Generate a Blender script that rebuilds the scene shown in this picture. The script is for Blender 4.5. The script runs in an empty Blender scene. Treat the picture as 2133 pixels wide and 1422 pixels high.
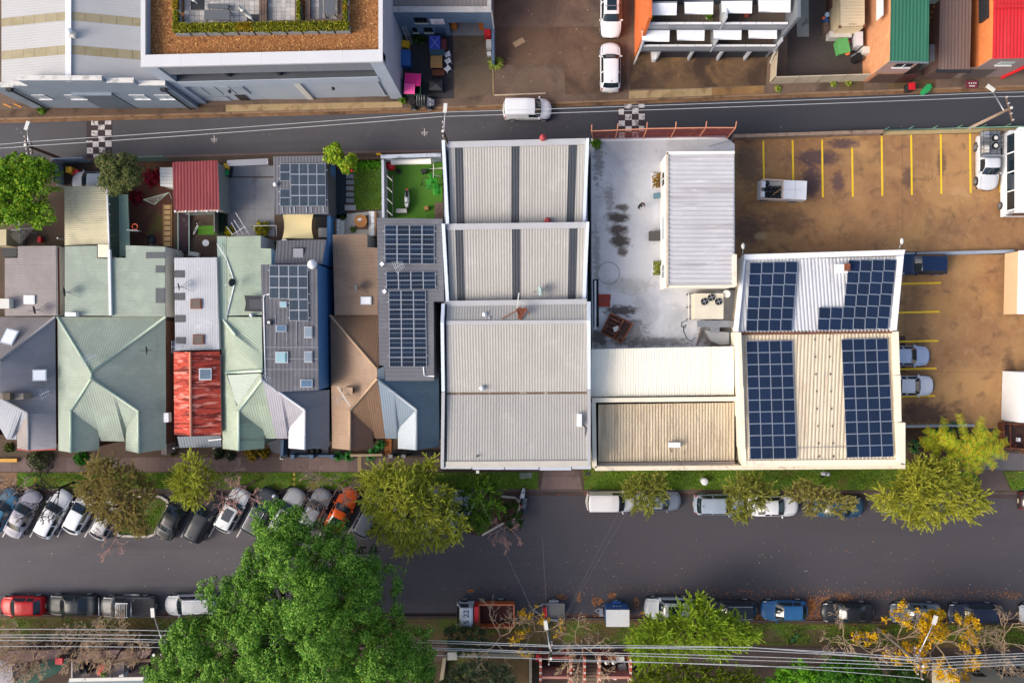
import bpy,bmesh,math,random
import numpy as np
from mathutils import Vector,Matrix,noise as vnoise
random.seed(7);np.random.seed(7)
R=math.radians
SC=bpy.context.scene
COL=SC.collection
# ---------------- camera (drone looking straight down), sky, sun, exposure ----------------
S=0.044;H=73.0;CX=1110.0;CY=711.0          # metres per photo pixel on the ground, camera height, nadir pixel
cam=bpy.data.cameras.new('camera');cam.sensor_width=36.0;cam.lens=28.0
cam.shift_x=-(CX-1066.5)/2133.0;cam.clip_end=2000.0;cam.clip_start=0.5
camo=bpy.data.objects.new('camera',cam);COL.objects.link(camo);camo.location=(0,0,H);SC.camera=camo
W=bpy.data.worlds.new('World');SC.world=W;W.use_nodes=True
nt=W.node_tree;nt.nodes.clear()
sky=nt.nodes.new('ShaderNodeTexSky');sky.sky_type='NISHITA';sky.sun_disc=False
SUN_AZ=R(250);SUN_EL=R(37)                       # azimuth clockwise from +Y (picture up): sun on the left, slightly below
sky.sun_elevation=SUN_EL;sky.sun_rotation=SUN_AZ
sky.air_density=1.0;sky.dust_density=5.0;sky.ozone_density=1.0
bg=nt.nodes.new('ShaderNodeBackground');bg.inputs[1].default_value=0.15
wo=nt.nodes.new('ShaderNodeOutputWorld');nt.links.new(sky.outputs[0],bg.inputs[0]);nt.links.new(bg.outputs[0],wo.inputs[0])
sun=bpy.data.lights.new('sun','SUN');sun.energy=1.15;sun.angle=R(26);sun.color=(1.0,0.95,0.88)
suno=bpy.data.objects.new('sun',sun);COL.objects.link(suno)
sd=Vector((math.sin(SUN_AZ)*math.cos(SUN_EL),math.cos(SUN_AZ)*math.cos(SUN_EL),math.sin(SUN_EL)))
suno.rotation_euler=(-sd).to_track_quat('-Z','Y').to_euler();suno.location=(0,0,60)
vs=SC.view_settings;vs.view_transform='Standard';vs.look='None';vs.gamma=1.0;vs.use_curve_mapping=False
vs.exposure=0.68

# ---------------- helpers ----------------
def P(px,py,z=0.0):
    k=S*(H-z)/H
    return Vector(((px-CX)*k,-(py-CY)*k,z))
def PL(pts,z=None):
    return[P(p[0],p[1],p[2]if len(p)>2 else z)for p in pts]
def gp(px,py):return((px-CX)*S,-(py-CY)*S)
def onY(px,py,Y):           # point of the vertical plane y = Y seen at this pixel
    z=H-Y*H/((CY-py)*S);k=S*(H-z)/H
    return Vector(((px-CX)*k,Y,z))
def onX(px,py,X):
    z=H-X*H/((px-CX)*S);k=S*(H-z)/H
    return Vector((X,-(py-CY)*k,z))
def rect(x0,y0,x1,y1):return[(x0,y0),(x1,y0),(x1,y1),(x0,y1)]
def lin(c):return c/12.92 if c<=0.04045 else((c+0.055)/1.055)**2.4
def hx(h):
    h=h.lstrip('#');return tuple(lin(int(h[i:i+2],16)/255)for i in(0,2,4))+(1.0,)

MATS={}
def M(name,col='#808080',rough=0.75,var=0.12,scale=0.8,bump=0.0,bscale=25.0,stain=None,metal=0.0,spec=0.35,col2=None,coat=0.0,world=False,blobs=None):
    if name in MATS:return MATS[name]
    m=bpy.data.materials.new(name);m.use_nodes=True;MATS[name]=m
    n=m.node_tree;L=n.links;b=n.nodes['Principled BSDF']
    tc=n.nodes.new('ShaderNodeTexCoord');vec=tc.outputs['Object']
    if world:
        ge=n.nodes.new('ShaderNodeNewGeometry');vec=ge.outputs['Position']
    def noise(sc,det=6.0,stretch=None,dist=0.0):
        t=n.nodes.new('ShaderNodeTexNoise');t.inputs['Scale'].default_value=sc;t.inputs['Detail'].default_value=det
        t.inputs['Roughness'].default_value=0.6;t.inputs['Distortion'].default_value=dist
        if stretch:
            mp=n.nodes.new('ShaderNodeMapping');mp.inputs['Scale'].default_value=stretch
            L.new(vec,mp.inputs['Vector']);L.new(mp.outputs[0],t.inputs['Vector'])
        else:L.new(vec,t.inputs['Vector'])
        return t.outputs['Fac']
    def ramp(fac,lo,hi,a=0.0,bb=1.0):
        r=n.nodes.new('ShaderNodeMapRange');r.inputs[1].default_value=lo;r.inputs[2].default_value=hi
        r.inputs[3].default_value=a;r.inputs[4].default_value=bb;r.clamp=True
        L.new(fac,r.inputs[0]);return r.outputs[0]
    def mix(fac,a,c):
        x=n.nodes.new('ShaderNodeMix');x.data_type='RGBA'
        if isinstance(fac,float):x.inputs[0].default_value=fac
        else:L.new(fac,x.inputs[0])
        for s,v in((6,a),(7,c)):
            if isinstance(v,tuple):x.inputs[s].default_value=v
            else:L.new(v,x.inputs[s])
        return x.outputs[2]
    c=hx(col);lo=tuple(v*(1-var)for v in c[:3])+(1,);hi=tuple(min(1,v*(1+var))for v in c[:3])+(1,)
    if col2:hi=hx(col2)
    cur=mix(ramp(noise(scale),0.3,0.7),lo,hi)
    if var>0:cur=mix(ramp(noise(scale*9,3),0.35,0.65,0,0.5),cur,lo)
    for s in(stain or[]):
        f=noise(s[1],8.0,s[5]if len(s)>5 else None,0.6)
        cur=mix(ramp(f,s[2],s[3],0,s[4]),cur,hx(s[0]))
    for(bx,by,rx,ry,bh,st,am)in(blobs or[]):     # stains at known places (photo pixels), ragged outline
        gx,gy=(bx-CX)*S,-(by-CY)*S
        s1=n.nodes.new('ShaderNodeVectorMath');s1.operation='SUBTRACT';s1.inputs[1].default_value=(gx,gy,0);L.new(vec,s1.inputs[0])
        s2=n.nodes.new('ShaderNodeVectorMath');s2.operation='MULTIPLY';s2.inputs[1].default_value=(1/(rx*S),1/(ry*S),0);L.new(s1.outputs[0],s2.inputs[0])
        s3=n.nodes.new('ShaderNodeVectorMath');s3.operation='LENGTH';L.new(s2.outputs[0],s3.inputs[0])
        s4=n.nodes.new('ShaderNodeMath');s4.operation='MULTIPLY_ADD';s4.inputs[1].default_value=am;L.new(noise(2.0,8.0,(1.0,1.6,1)),s4.inputs[0]);L.new(s3.outputs['Value'],s4.inputs[2])
        cur=mix(ramp(s4.outputs[0],am*.5+.5,am*.5+1.0,st,0.0),cur,hx(bh))
    L.new(cur,b.inputs['Base Color'])
    b.inputs['Roughness'].default_value=rough;b.inputs['Metallic'].default_value=metal
    b.inputs['Specular IOR Level'].default_value=spec;b.inputs['Coat Weight'].default_value=coat
    b.inputs['Coat Roughness'].default_value=0.06
    if bump>0:
        bp=n.nodes.new('ShaderNodeBump');bp.inputs['Strength'].default_value=bump;bp.inputs['Distance'].default_value=0.03
        L.new(noise(bscale,4),bp.inputs['Height']);L.new(bp.outputs[0],b.inputs['Normal'])
    return m
def leafmat(name,cols,rough=0.55,trans=0.25):
    if name in MATS:return MATS[name]
    m=bpy.data.materials.new(name);m.use_nodes=True;MATS[name]=m
    n=m.node_tree;L=n.links;b=n.nodes['Principled BSDF']
    g=n.nodes.new('ShaderNodeNewGeometry');r=n.nodes.new('ShaderNodeValToRGB')
    e=r.color_ramp.elements
    e[0].color=hx(cols[0]);e[1].color=hx(cols[-1])
    for i,c in enumerate(cols[1:-1]):
        k=e.new((i+1)/(len(cols)-1));k.color=hx(c)
    L.new(g.outputs['Random Per Island'],r.inputs[0]);L.new(r.outputs[0],b.inputs['Base Color'])
    b.inputs['Roughness'].default_value=rough;b.inputs['Specular IOR Level'].default_value=0.2
    t=n.nodes.new('ShaderNodeBsdfTranslucent');L.new(r.outputs[0],t.inputs[0])
    mx=n.nodes.new('ShaderNodeMixShader');mx.inputs[0].default_value=trans
    o=n.nodes['Material Output'];L.new(b.outputs[0],mx.inputs[1]);L.new(t.outputs[0],mx.inputs[2]);L.new(mx.outputs[0],o.inputs[0])
    return m

def wloc(o):
    v=Vector((0,0,0))
    while o:v+=o.location;o=o.parent
    return v
def props(o,label=None,cat=None,group=None,kind=None):
    if label:o['label']=label
    if cat:o['category']=cat
    if group:o['group']=group
    if kind:o['kind']=kind
    return o
def thing(name,label,cat,loc=(0,0,0),group=None,rz=0.0):
    o=bpy.data.objects.new(name,None);COL.objects.link(o);o.location=loc;o.rotation_euler=(0,0,rz);o.empty_display_size=0.3
    return props(o,label,cat,group)
def link_mesh(name,me,mats,parent=None,loc=None):
    o=bpy.data.objects.new(name,me);COL.objects.link(o)
    if mats and not me.materials:
        for m in mats:me.materials.append(m)
    if parent:o.parent=parent
    if loc is not None:o.location=loc
    return o

class MB:
    def __init__(s):s.v=[];s.f=[];s.m=[];s.sm=[]
    def add(s,pts):i=len(s.v);s.v.extend([tuple(p)for p in pts]);return i
    def poly(s,pts,mi=0,sm=False):
        i=s.add(pts);s.f.append(list(range(i,i+len(pts))));s.m.append(mi);s.sm.append(sm);return s
    def prism(s,top,z0,mi=0,mside=None,cap=True):     # vertical walls under a (possibly sloping) top outline
        n=len(top);top=[Vector(p)for p in top]
        a=sum(top[k].x*top[(k+1)%n].y-top[(k+1)%n].x*top[k].y for k in range(n))
        if a<0:top=top[::-1]
        i=s.add(top);j=s.add([(p.x,p.y,z0)for p in top])
        if cap:s.f.append(list(range(i,i+n)));s.m.append(mi);s.sm.append(False)
        for k in range(n):
            q=(k+1)%n
            s.f.append([j+k,j+q,i+q,i+k]);s.m.append(mi if mside is None else mside);s.sm.append(False)
        return s
    def slab(s,pts,z0,z1,mi=0):return s.prism([(p[0],p[1],z1)for p in pts],z0,mi)
    def box(s,c,d,rz=0.0,mi=0,rot=None):
        hx_,hy,hz=d[0]/2,d[1]/2,d[2]/2
        Rm=rot if rot is not None else Matrix.Rotation(rz,3,'Z')
        c=Vector(c);q=[c+Rm@Vector((x,y,z))for z in(-hz,hz)for x,y in((-hx_,-hy),(hx_,-hy),(hx_,hy),(-hx_,hy))]
        i=s.add(q)
        for f in((3,2,1,0),(4,5,6,7),(0,1,5,4),(1,2,6,5),(2,3,7,6),(3,0,4,7)):
            s.f.append([i+k for k in f]);s.m.append(mi);s.sm.append(False)
        return s
    def beam(s,a,b,w,h,mi=0):
        a=Vector(a);b=Vector(b);d=b-a;L=d.length
        if L<1e-6:return s
        z=d.normalized();up=Vector((0,0,1))if abs(z.z)<0.95 else Vector((0,1,0))
        x=z.cross(up).normalized();y=x.cross(z)
        Rm=Matrix((x,z,y)).transposed()
        return s.box((a+b)/2,(w,L,h),mi=mi,rot=Rm)
    def tube(s,a,b,r0,r1=None,n=6,mi=0,cap=True):
        r1=r0 if r1 is None else r1;a=Vector(a);b=Vector(b);d=(b-a)
        if d.length<1e-6:return s
        z=d.normalized();up=Vector((0,0,1))if abs(z.z)<0.95 else Vector((0,1,0))
        x=z.cross(up).normalized();y=z.cross(x)
        i=s.add([a+(x*math.cos(2*math.pi*k/n)+y*math.sin(2*math.pi*k/n))*r0 for k in range(n)])
        j=s.add([b+(x*math.cos(2*math.pi*k/n)+y*math.sin(2*math.pi*k/n))*r1 for k in range(n)])
        for k in range(n):
            q=(k+1)%n;s.f.append([i+k,j+k,j+q,i+q]);s.m.append(mi);s.sm.append(n>5)
        if cap:
            s.f.append(list(range(i+n-1,i-1,-1)));s.f.append(list(range(j,j+n)));s.m+=[mi,mi];s.sm+=[False,False]
            if n>5:pass
        return s
    def path(s,pts,r,n=5,mi=0):
        for a,b in zip(pts[:-1],pts[1:]):s.tube(a,b,r,r,n,mi)
        return s
    def dome(s,c,r,rz=None,nu=12,nv=5,mi=0,full=False):
        c=Vector(c);rz=r if rz is None else rz;rx,ry=(r,r)if not isinstance(r,tuple)else r
        v0=-math.pi/2 if full else 0.0;rows=[]
        for a in range(nv+1):
            th=v0+(math.pi/2-v0)*a/nv
            rows.append(s.add([(c.x+rx*math.cos(th)*math.cos(2*math.pi*k/nu),c.y+ry*math.cos(th)*math.sin(2*math.pi*k/nu),c.z+(rz if not isinstance(rz,tuple)else rz[0])*math.sin(th))for k in range(nu)]))
        for a in range(nv):
            for k in range(nu):
                q=(k+1)%nu;s.f.append([rows[a]+k,rows[a]+q,rows[a+1]+q,rows[a+1]+k]);s.m.append(mi);s.sm.append(True)
        return s
    def ribs(s,pts,pitch=0.3,depth=0.03,across=None,mi=0,prof=((0,0),(0.5,1))):
        pts=[Vector(p)for p in pts]
        nrm=Vector((0,0,0))
        for k in range(len(pts)):
            a,b=pts[k],pts[(k+1)%len(pts)]
            nrm+=Vector(((a.y-b.y)*(a.z+b.z),(a.z-b.z)*(a.x+b.x),(a.x-b.x)*(a.y+b.y)))
        nrm.normalize()
        if nrm.z<0:nrm=-nrm;pts=pts[::-1]
        if across is None:
            ac=Vector((0,0,1)).cross(nrm)
            ac=ac.normalized()if ac.length>0.02 else Vector((1,0,0))
        else:ac=Vector(across).normalized()
        bm=bmesh.new();bm.faces.new([bm.verts.new(p)for p in pts])
        cs=[p.dot(ac)for p in pts];c0,c1=min(cs),max(cs)
        k=math.floor(c0/pitch)
        while k*pitch<c1:
            for t,h in prof:
                c=(k+t)*pitch
                if c0+1e-3<c<c1-1e-3:
                    bmesh.ops.bisect_plane(bm,geom=bm.verts[:]+bm.edges[:]+bm.faces[:],plane_co=ac*c,plane_no=ac,dist=1e-5)
            k+=1
        pr=list(prof)+[(prof[0][0]+1,prof[0][1])]
        for v in bm.verts:
            t=(v.co.dot(ac)/pitch)%1.0
            if t<pr[0][0]:t+=1
            for(a,ha),(b,hb)in zip(pr[:-1],pr[1:]):
                if a-1e-4<=t<=b+1e-4:
                    v.co+=nrm*depth*(ha+(hb-ha)*(t-a)/max(b-a,1e-6));break
        bm.verts.index_update();i=s.add([v.co for v in bm.verts])
        for f in bm.faces:s.f.append([i+v.index for v in f.verts]);s.m.append(mi);s.sm.append(False)
        bm.free();return s
    def mesh(s,name,off=Vector((0,0,0))):
        me=bpy.data.meshes.new(name)
        me.from_pydata([(p[0]-off[0],p[1]-off[1],p[2]-off[2])for p in s.v],[],s.f)
        if s.f:
            me.polygons.foreach_set('material_index',s.m);me.polygons.foreach_set('use_smooth',s.sm)
        me.update();return me
    def part(s,name,mats,parent,local=False,label=None):
        if not isinstance(mats,(list,tuple)):mats=[mats]
        o=link_mesh(name,s.mesh(name,Vector((0,0,0))if local else wloc(parent)),mats,parent)
        if label:o['label']=label
        return o
    def top(s,name,label,cat,mats,group=None,kind=None):
        if not isinstance(mats,(list,tuple)):mats=[mats]
        a=np.array(s.v);off=Vector((float(a[:,0].mean()),float(a[:,1].mean()),float(a[:,2].min())))
        o=link_mesh(name,s.mesh(name,off),mats,None,off)
        return props(o,label,cat,group,kind)
def struct(name,mb,mats,label=None):
    o=mb.top(name,label,None,mats,kind='structure');return o
def txt(body,size,mat,name,parent,loc,rot,local=True,depth=0.004):
    cu=bpy.data.curves.new(name,'FONT');cu.body=body;cu.size=size;cu.extrude=depth;cu.align_x='CENTER';cu.align_y='CENTER'
    t=bpy.data.objects.new(name,cu);COL.objects.link(t);bpy.context.view_layer.update()
    me=bpy.data.meshes.new_from_object(t);bpy.data.objects.remove(t)
    me.materials.clear();o=link_mesh(name,me,[mat],parent);o.location=loc;o.rotation_euler=rot;return o
def inpoly(x,y,poly):
    c=False;j=len(poly)-1
    for i in range(len(poly)):
        xi,yi=poly[i][0],poly[i][1];xj,yj=poly[j][0],poly[j][1]
        if(yi>y)!=(yj>y)and x<(xj-xi)*(y-yi)/(yj-yi)+xi:c=not c
        j=i
    return c
def quadmesh(name,V,nper,mats,off):
    # V: (n*nper,3) array of separate nper-gons
    n=len(V)//nper;me=bpy.data.meshes.new(name)
    me.vertices.add(len(V));me.vertices.foreach_set('co',(V-np.array(off)).astype(np.float32).ravel())
    me.loops.add(len(V));me.loops.foreach_set('vertex_index',np.arange(len(V),dtype=np.int32))
    me.polygons.add(n);me.polygons.foreach_set('loop_start',np.arange(0,len(V),nper,dtype=np.int32))
    me.update(calc_edges=True)
    for m in mats:me.materials.append(m)
    return me

# ---------------- shared materials ----------------
ASPH=M('asphalt','#4c4b4f',0.85,0.10,0.25,0.25,40,world=True,blobs=[(1750,240,800,150,'#33353c',.75,.5)],stain=[('#3a3a40',0.35,0.5,0.75,0.6,(0.15,1.6,1)),('#5a5a60',3.0,0.66,0.8,0.35)])
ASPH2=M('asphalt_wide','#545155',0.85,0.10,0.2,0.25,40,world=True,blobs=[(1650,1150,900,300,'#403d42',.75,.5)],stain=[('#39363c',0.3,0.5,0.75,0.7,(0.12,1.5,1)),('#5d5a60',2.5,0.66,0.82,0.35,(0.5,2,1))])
CONC=M('concrete_brown','#6b594c',0.9,0.18,0.35,0.2,30,stain=[('#40332e',0.3,0.48,0.68,0.75),('#7a6650',0.9,0.6,0.75,0.5)])
CONCO=M('concrete_ochre','#97704c',0.9,0.2,0.22,0.2,30,world=True,stain=[('#b08858',0.16,0.45,0.65,0.8),('#6e5442',0.4,0.55,0.72,0.55),('#a88660',1.2,0.56,0.7,0.6),('#5e4838',0.75,0.54,0.68,0.55)],blobs=[(1560,340,40,60,'#4a3a38',.6,1.2),(1700,330,60,22,'#443640',.8,1.2),(1690,380,26,45,'#443640',.8,1.3),(1745,380,16,30,'#443640',.7,1.3),(1755,300,40,14,'#3f3440',.8,1.2),(1890,370,16,28,'#4e3c38',.7,1.3),(1960,340,12,35,'#4e3c38',.7,1.3),(1560,480,40,40,'#4a3c3c',.6,1.3),(1640,460,60,30,'#5a453a',.6,1.3),(1950,640,70,30,'#a8804e',.6,1.4),(2010,560,60,30,'#b08a5a',.6,1.4),(1920,860,70,30,'#3f3032',.8,1.2),(2100,800,20,90,'#3c2f2a',.6,1.2),(1900,700,40,120,'#5e4636',.5,1.3),(2000,400,26,14,'#b8926a',.5,1.4),(1585,492,18,10,'#c0a078',.6,1.6)])
CONCG=M('concrete_grey','#85868a',0.85,0.12,0.5,0.15,30,stain=[('#5c5c60',0.6,0.55,0.75,0.5)])
PATH=M('path_concrete','#6c5b58',0.9,0.14,0.4,0.15,30,stain=[('#4f4140',0.5,0.52,0.72,0.6)])
KERB=M('kerb_concrete','#8a6f55',0.9,0.2,0.5,0.2,30,stain=[('#4a382c',0.8,0.5,0.66,0.7)])
SOIL=M('soil','#4a382c',0.95,0.25,0.8,0.4,20,stain=[('#2f261f',1.5,0.5,0.7,0.6)])
GRASSG=M('grass_ground','#4f6c20',0.95,0.3,0.9,0.5,40,stain=[('#6b5a30',0.45,0.5,0.66,0.8),('#3b5a14',2,0.5,0.7,0.5)])
GRASSB=M('grass_dry','#66563a',0.95,0.3,0.9,0.5,40,stain=[('#4f6a22',0.35,0.52,0.64,0.85),('#54402f',0.9,0.54,0.7,0.7)])
WHITE=M('white_paint','#dcdde0',0.5,0.05,1.0)
OFFW=M('off_white','#c9c7c0',0.6,0.08,1.0)
CREAM=M('cream_paint','#e2d8c2',0.6,0.07,0.6,stain=[('#a98f78',0.9,0.6,0.76,0.5)])
STEEL=M('galvanised','#9a9da0',0.4,0.12,1.5,metal=0.6)
ALU=M('aluminium','#c6cad0',0.35,0.05,1.0,metal=0.7)
DARK=M('dark_metal','#2b2d31',0.5,0.1,1.0)
BLACK=M('black_rubber','#141415',0.7,0.1,1.0)
RUST=M('rust','#7a4530',0.8,0.3,1.2,0.3,20,stain=[('#b0704a',1.2,0.5,0.68,0.7),('#3c2220',0.9,0.52,0.7,0.7)])
WOOD=M('weathered_wood','#6d5a50',0.85,0.22,1.0,0.2,12,stain=[('#45352f',1.2,0.5,0.7,0.6,(1,8,1))])
TIMBER=M('tan_wood','#a07a4a',0.75,0.2,1.0)
POLEW=M('pole_wood','#7d7468',0.85,0.2,0.8,0.2,10)
BARK=M('bark','#5a4a3f',0.9,0.25,1.5,0.4,12)
TWIG=M('twig_bark','#9c8678',0.9,0.2,1.5)
GLASS=M('dark_glass','#10181c',0.08,0.05,1.0,spec=0.8)
REDP=M('red_plastic','#c3202a',0.45,0.08,1.0);BLUEP=M('blue_plastic','#2e5c9c',0.5,0.08,1.0)
YELP=M('yellow_plastic','#e0ac1c',0.5,0.08,1.0);GREENP=M('green_plastic','#2f9a5a',0.5,0.08,1.0)
YELLINE=M('yellow_line','#e8bf2c',0.8,0.1,2.0,stain=[('#8a6a34',2.5,0.62,0.75,0.8)])
WLINE=M('white_line','#c8c2be',0.8,0.1,2.0,stain=[('#6a6462',3.0,0.56,0.7,0.8)])
# ================= ground, roads, kerbs, paths =================
struct('ground',MB().poly([(-400,-400,-0.15),(400,-400,-0.15),(400,400,-0.15),(-400,400,-0.15)]),SOIL)
NE=[(-600,272),(0,257),(500,244),(900,234),(1200,222),(1633,205),(2133,188),(2800,166)]
SE=[(-600,348),(0,336),(140,334),(570,322),(920,316),(1230,308),(1600,292),(2133,277),(2800,258)]
MN=[(-600,1021),(0,1021),(1110,1023),(1400,1026),(2133,1029),(2800,1031)]
MS=[(-600,1276),(0,1278),(440,1282),(950,1283),(1600,1291),(2133,1296),(2800,1301)]
def off(l,d):return[(x,y+d)for x,y in l]
def strip(a,b,z):return PL(list(a)+list(b)[::-1],z)
struct('road',MB().poly(strip(NE,SE,0.0)),ASPH)
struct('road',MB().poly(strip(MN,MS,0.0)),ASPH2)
GUT=M('gutter_concrete','#7a5c42',0.9,0.2,0.6,0.2,30,stain=[('#3e2c22',0.7,0.5,0.66,0.75),('#9a8262',0.5,0.6,0.75,0.6)])
struct('gutter',MB().poly(strip(off(NE,-7),NE,0.004)),GUT)
struct('gutter',MB().poly(strip(SE,off(SE,-4),0.004)),PATH)
struct('gutter',MB().poly(strip(MN,off(MN,9),0.004)),M('gutter_dark','#4a3e3c',0.9,0.2,0.6,stain=[('#7a4a34',1.6,0.56,0.7,0.6)]))
struct('gutter',MB().poly(strip(off(MS,-7),MS,0.004)),M('gutter_dark2','#3c3132',0.9,0.2,0.6,stain=[('#7a4a34',1.2,0.56,0.7,0.6)]))
# raised blocks behind real kerb steps
struct('pavement',MB().prism(strip([(-600,-900),(2800,-900)],off(NE,-7),0.12),-0.15),CONC)
struct('pavement',MB().prism(strip(SE,MN,0.12),-0.15),M('yard_ground','#55463c',0.95,0.25,0.5,0.3,20,stain=[('#3a4a20',0.5,0.55,0.7,0.6)]))
struct('pavement',MB().prism(strip(MS,[(-600,2400),(2800,2400)],0.12),-0.15),M('south_ground','#4a3c34',0.95,0.3,0.5,0.3,20,stain=[('#3a4a20',0.5,0.55,0.7,0.5)]))
def kerb(line,d0,d1,mat=KERB):
    o=struct('kerb',MB().prism(strip(off(line,d0),off(line,d1),0.12),-0.1),mat)
    return o
def kerb_line(line,d0,d1,mat,xs):
    root=thing('kerb',None,None,P(xs[0],line[0][1],0));props(root,kind='structure')
    def yat(x):
        for(a,ya),(b,yb)in zip(line[:-1],line[1:]):
            if a<=x<=b:return ya+(yb-ya)*(x-a)/(b-a)
    for a,b in zip(xs[:-1],xs[1:]):
        g=0.35
        MB().prism(PL([(a+g,yat(a)+d0),(b-g,yat(b)+d0),(b-g,yat(b)+d1),(a+g,yat(a)+d1)],0.127),0.0).part('kerb_stone',mat,root)
kerb_line(NE,-10.5,-6.9,KERB,[-20]+list(range(55,2200,58)))
kerb_line(MN,-3.6,-0.1,M('kerb_grey','#5e5250',0.9,0.2,0.6,stain=[('#3a302e',1,0.5,0.7,0.6)]),[-20]+list(range(40,2200,60)))
kerb_line(MS,0.1,3.6,M('kerb_grey2','#5a4c48',0.9,0.2,0.6,stain=[('#3a302e',1,0.5,0.7,0.6)]),[-20]+list(range(40,2200,60)))
def slabs(name,quads,mat,z=0.13,mats=None):
    root=thing(name,None,None,P(quads[0][0][0],quads[0][0][1],0.1));props(root,kind='structure')
    for q in quads:
        c=(sum(p[0]for p in q)/len(q),sum(p[1]for p in q)/len(q));zz=z+random.uniform(-0.003,0.003)
        g=0.25
        qq=[(p[0]+(g if p[0]<c[0]else-g),p[1]+(g if p[1]<c[1]else-g))for p in q]
        MB().prism(PL(qq,zz),0.1).part('slab',random.choice(mats)if mats else mat,root)
    return root
PATH2=M('path_concrete_b','#76635f',0.9,0.12,0.4,0.15,30,stain=[('#554745',0.5,0.54,0.72,0.6)])
PATH3=M('path_concrete_c','#5f504c',0.9,0.12,0.4,0.15,30,stain=[('#463a38',0.5,0.52,0.72,0.6)])
xs=list(range(-30,925,28))
slabs('footpath',[[(a,952),(b,952),(b,982),(a,982)]for a,b in zip(xs[:-1],xs[1:])],PATH,mats=[PATH,PATH,PATH2,PATH3])
xs=list(range(-30,2180,36))
slabs('footpath',[[(a,1337+a*.006),(b,1337+b*.006),(b,1368+b*.008),(a,1368+a*.008)]for a,b in zip(xs[:-1],xs[1:])],PATH3,mats=[PATH3,PATH3,M('path_concrete_d','#56473f',0.9,0.14,0.4,stain=[('#3c312c',0.5,0.5,0.7,0.6)])])
slabs('footpath',[rect(2040,943,2062,979),rect(2062,943,2128,979),rect(2128,943,2190,979)],PATH,mats=[M('path_grey','#6a6566',0.9,0.12,0.5)])
slabs('driveway',[[(1133,980),(1205,980),(1208,992),(1130,992)],[(1130,992),(1208,992),(1213,1019),(1126,1019)]],PATH2,mats=[PATH2,PATH])
slabs('driveway',[[(2040,980),(2086,980),(2104,1021),(2044,1021)]],CONC,mats=[PATH3])
# north footpath crossings and patches
yk=lambda x:np.interp(x,[p[0]for p in NE],[p[1]for p in NE])-11
q=[]
for a,b in((-20,60),(60,130),(130,210),(210,300),(300,372),(372,408),(408,470),(470,545),(545,610),(610,660),(660,755),(755,838)):
    q.append([(a,yk(a)-(18-a*.006)),(b,yk(b)-(18-b*.006)),(b,yk(b)-.5),(a,yk(a)-.5)])
PALE=M('path_pale','#a08a66',0.9,0.14,0.5,0.1,30,stain=[('#6a5238',0.8,0.52,0.7,0.7)])
root=slabs('footpath',q,CONC,mats=[M('path_brown','#5e4a3c',0.9,0.2,0.5,0.1,30,stain=[('#3a3024',0.7,0.5,0.66,0.7),('#4a5a24',1.0,0.62,0.72,0.6)])])
for i,ch in enumerate(root.children):
    if i in(7,8,9,10,11):ch.data.materials[0]=PALE
q=[]
for a,b in((1310,1380),(1380,1450),(1450,1483),(1483,1545),(1545,1592)):
    q.append([(a,yk(a)-17),(b,yk(b)-17),(b,yk(b)-0.5),(a,yk(a)-.5)])
slabs('footpath',q,PALE,mats=[PALE,M('path_ochre','#8a6a44',0.9,0.2,0.5,stain=[('#5a442e',0.6,0.5,0.7,0.7)])])
q=[]
for a in range(1600,2160,50):
    q.append([(a,yk(a)-19),(a+50,yk(a+50)-19),(a+50,yk(a+50)-.5),(a,yk(a)-.5)])
slabs('footpath',q,CONC,mats=[CONC,M('path_mossy','#5c4a34',0.9,0.2,0.5,stain=[('#3a3a20',0.7,0.5,0.7,0.6)])])
# lots in the north block
slabs('concrete_yard',[rect(1030,-60,1175,56),rect(1175,-60,1306,56),rect(1030,56,1175,135),rect(1175,56,1306,135),[(1030,135),(1175,135),(1178,197),(1032,200)],[(1175,135),(1306,135),(1308,193),(1178,197)]],CONC,mats=[CONC,M('concrete_brown_b','#655040',0.9,0.2,0.3,0.2,30,stain=[('#43342c',0.25,0.48,0.66,0.8),('#7a6448',0.8,0.6,0.74,0.5)])])
slabs('concrete_yard',[[(945,72),(1026,72),(1028,196),(947,205)]],CONC,mats=[M('concrete_yard_a','#665848',0.9,0.2,0.35,0.15,30,stain=[('#463a30',0.4,0.5,0.7,0.7)])])
slabs('asphalt_yard',[[(830,60),(944,60),(946,205),(836,210)]],ASPH,mats=[M('asphalt_yard_m','#38363a',0.9,0.15,0.4,0.2,30,stain=[('#55483c',0.5,0.55,0.72,0.5)])])
slabs('concrete_forecourt',[[(1312,112),(1327,112),(1330,186),(1312,187)],[(1327,112),(1455,112),(1466,182),(1330,186)],[(1455,112),(1461,112),(1472,182),(1466,182)],[(1461,112),(1600,108),(1596,178),(1472,182)]],CONC,mats=[M('concrete_stained','#66503a',0.9,0.22,0.3,0.2,30,stain=[('#3a2c26',0.22,0.46,0.62,0.85),('#8a6a44',0.35,0.58,0.7,0.6)])])
slabs('asphalt_yard',[rect(1640,-60,1690,160),rect(1690,-60,1795,160)],ASPH,mats=[M('asphalt_yard_n','#433c3a',0.9,0.15,0.35,0.2,30,stain=[('#5a4c40',0.4,0.52,0.7,0.6)])])
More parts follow.
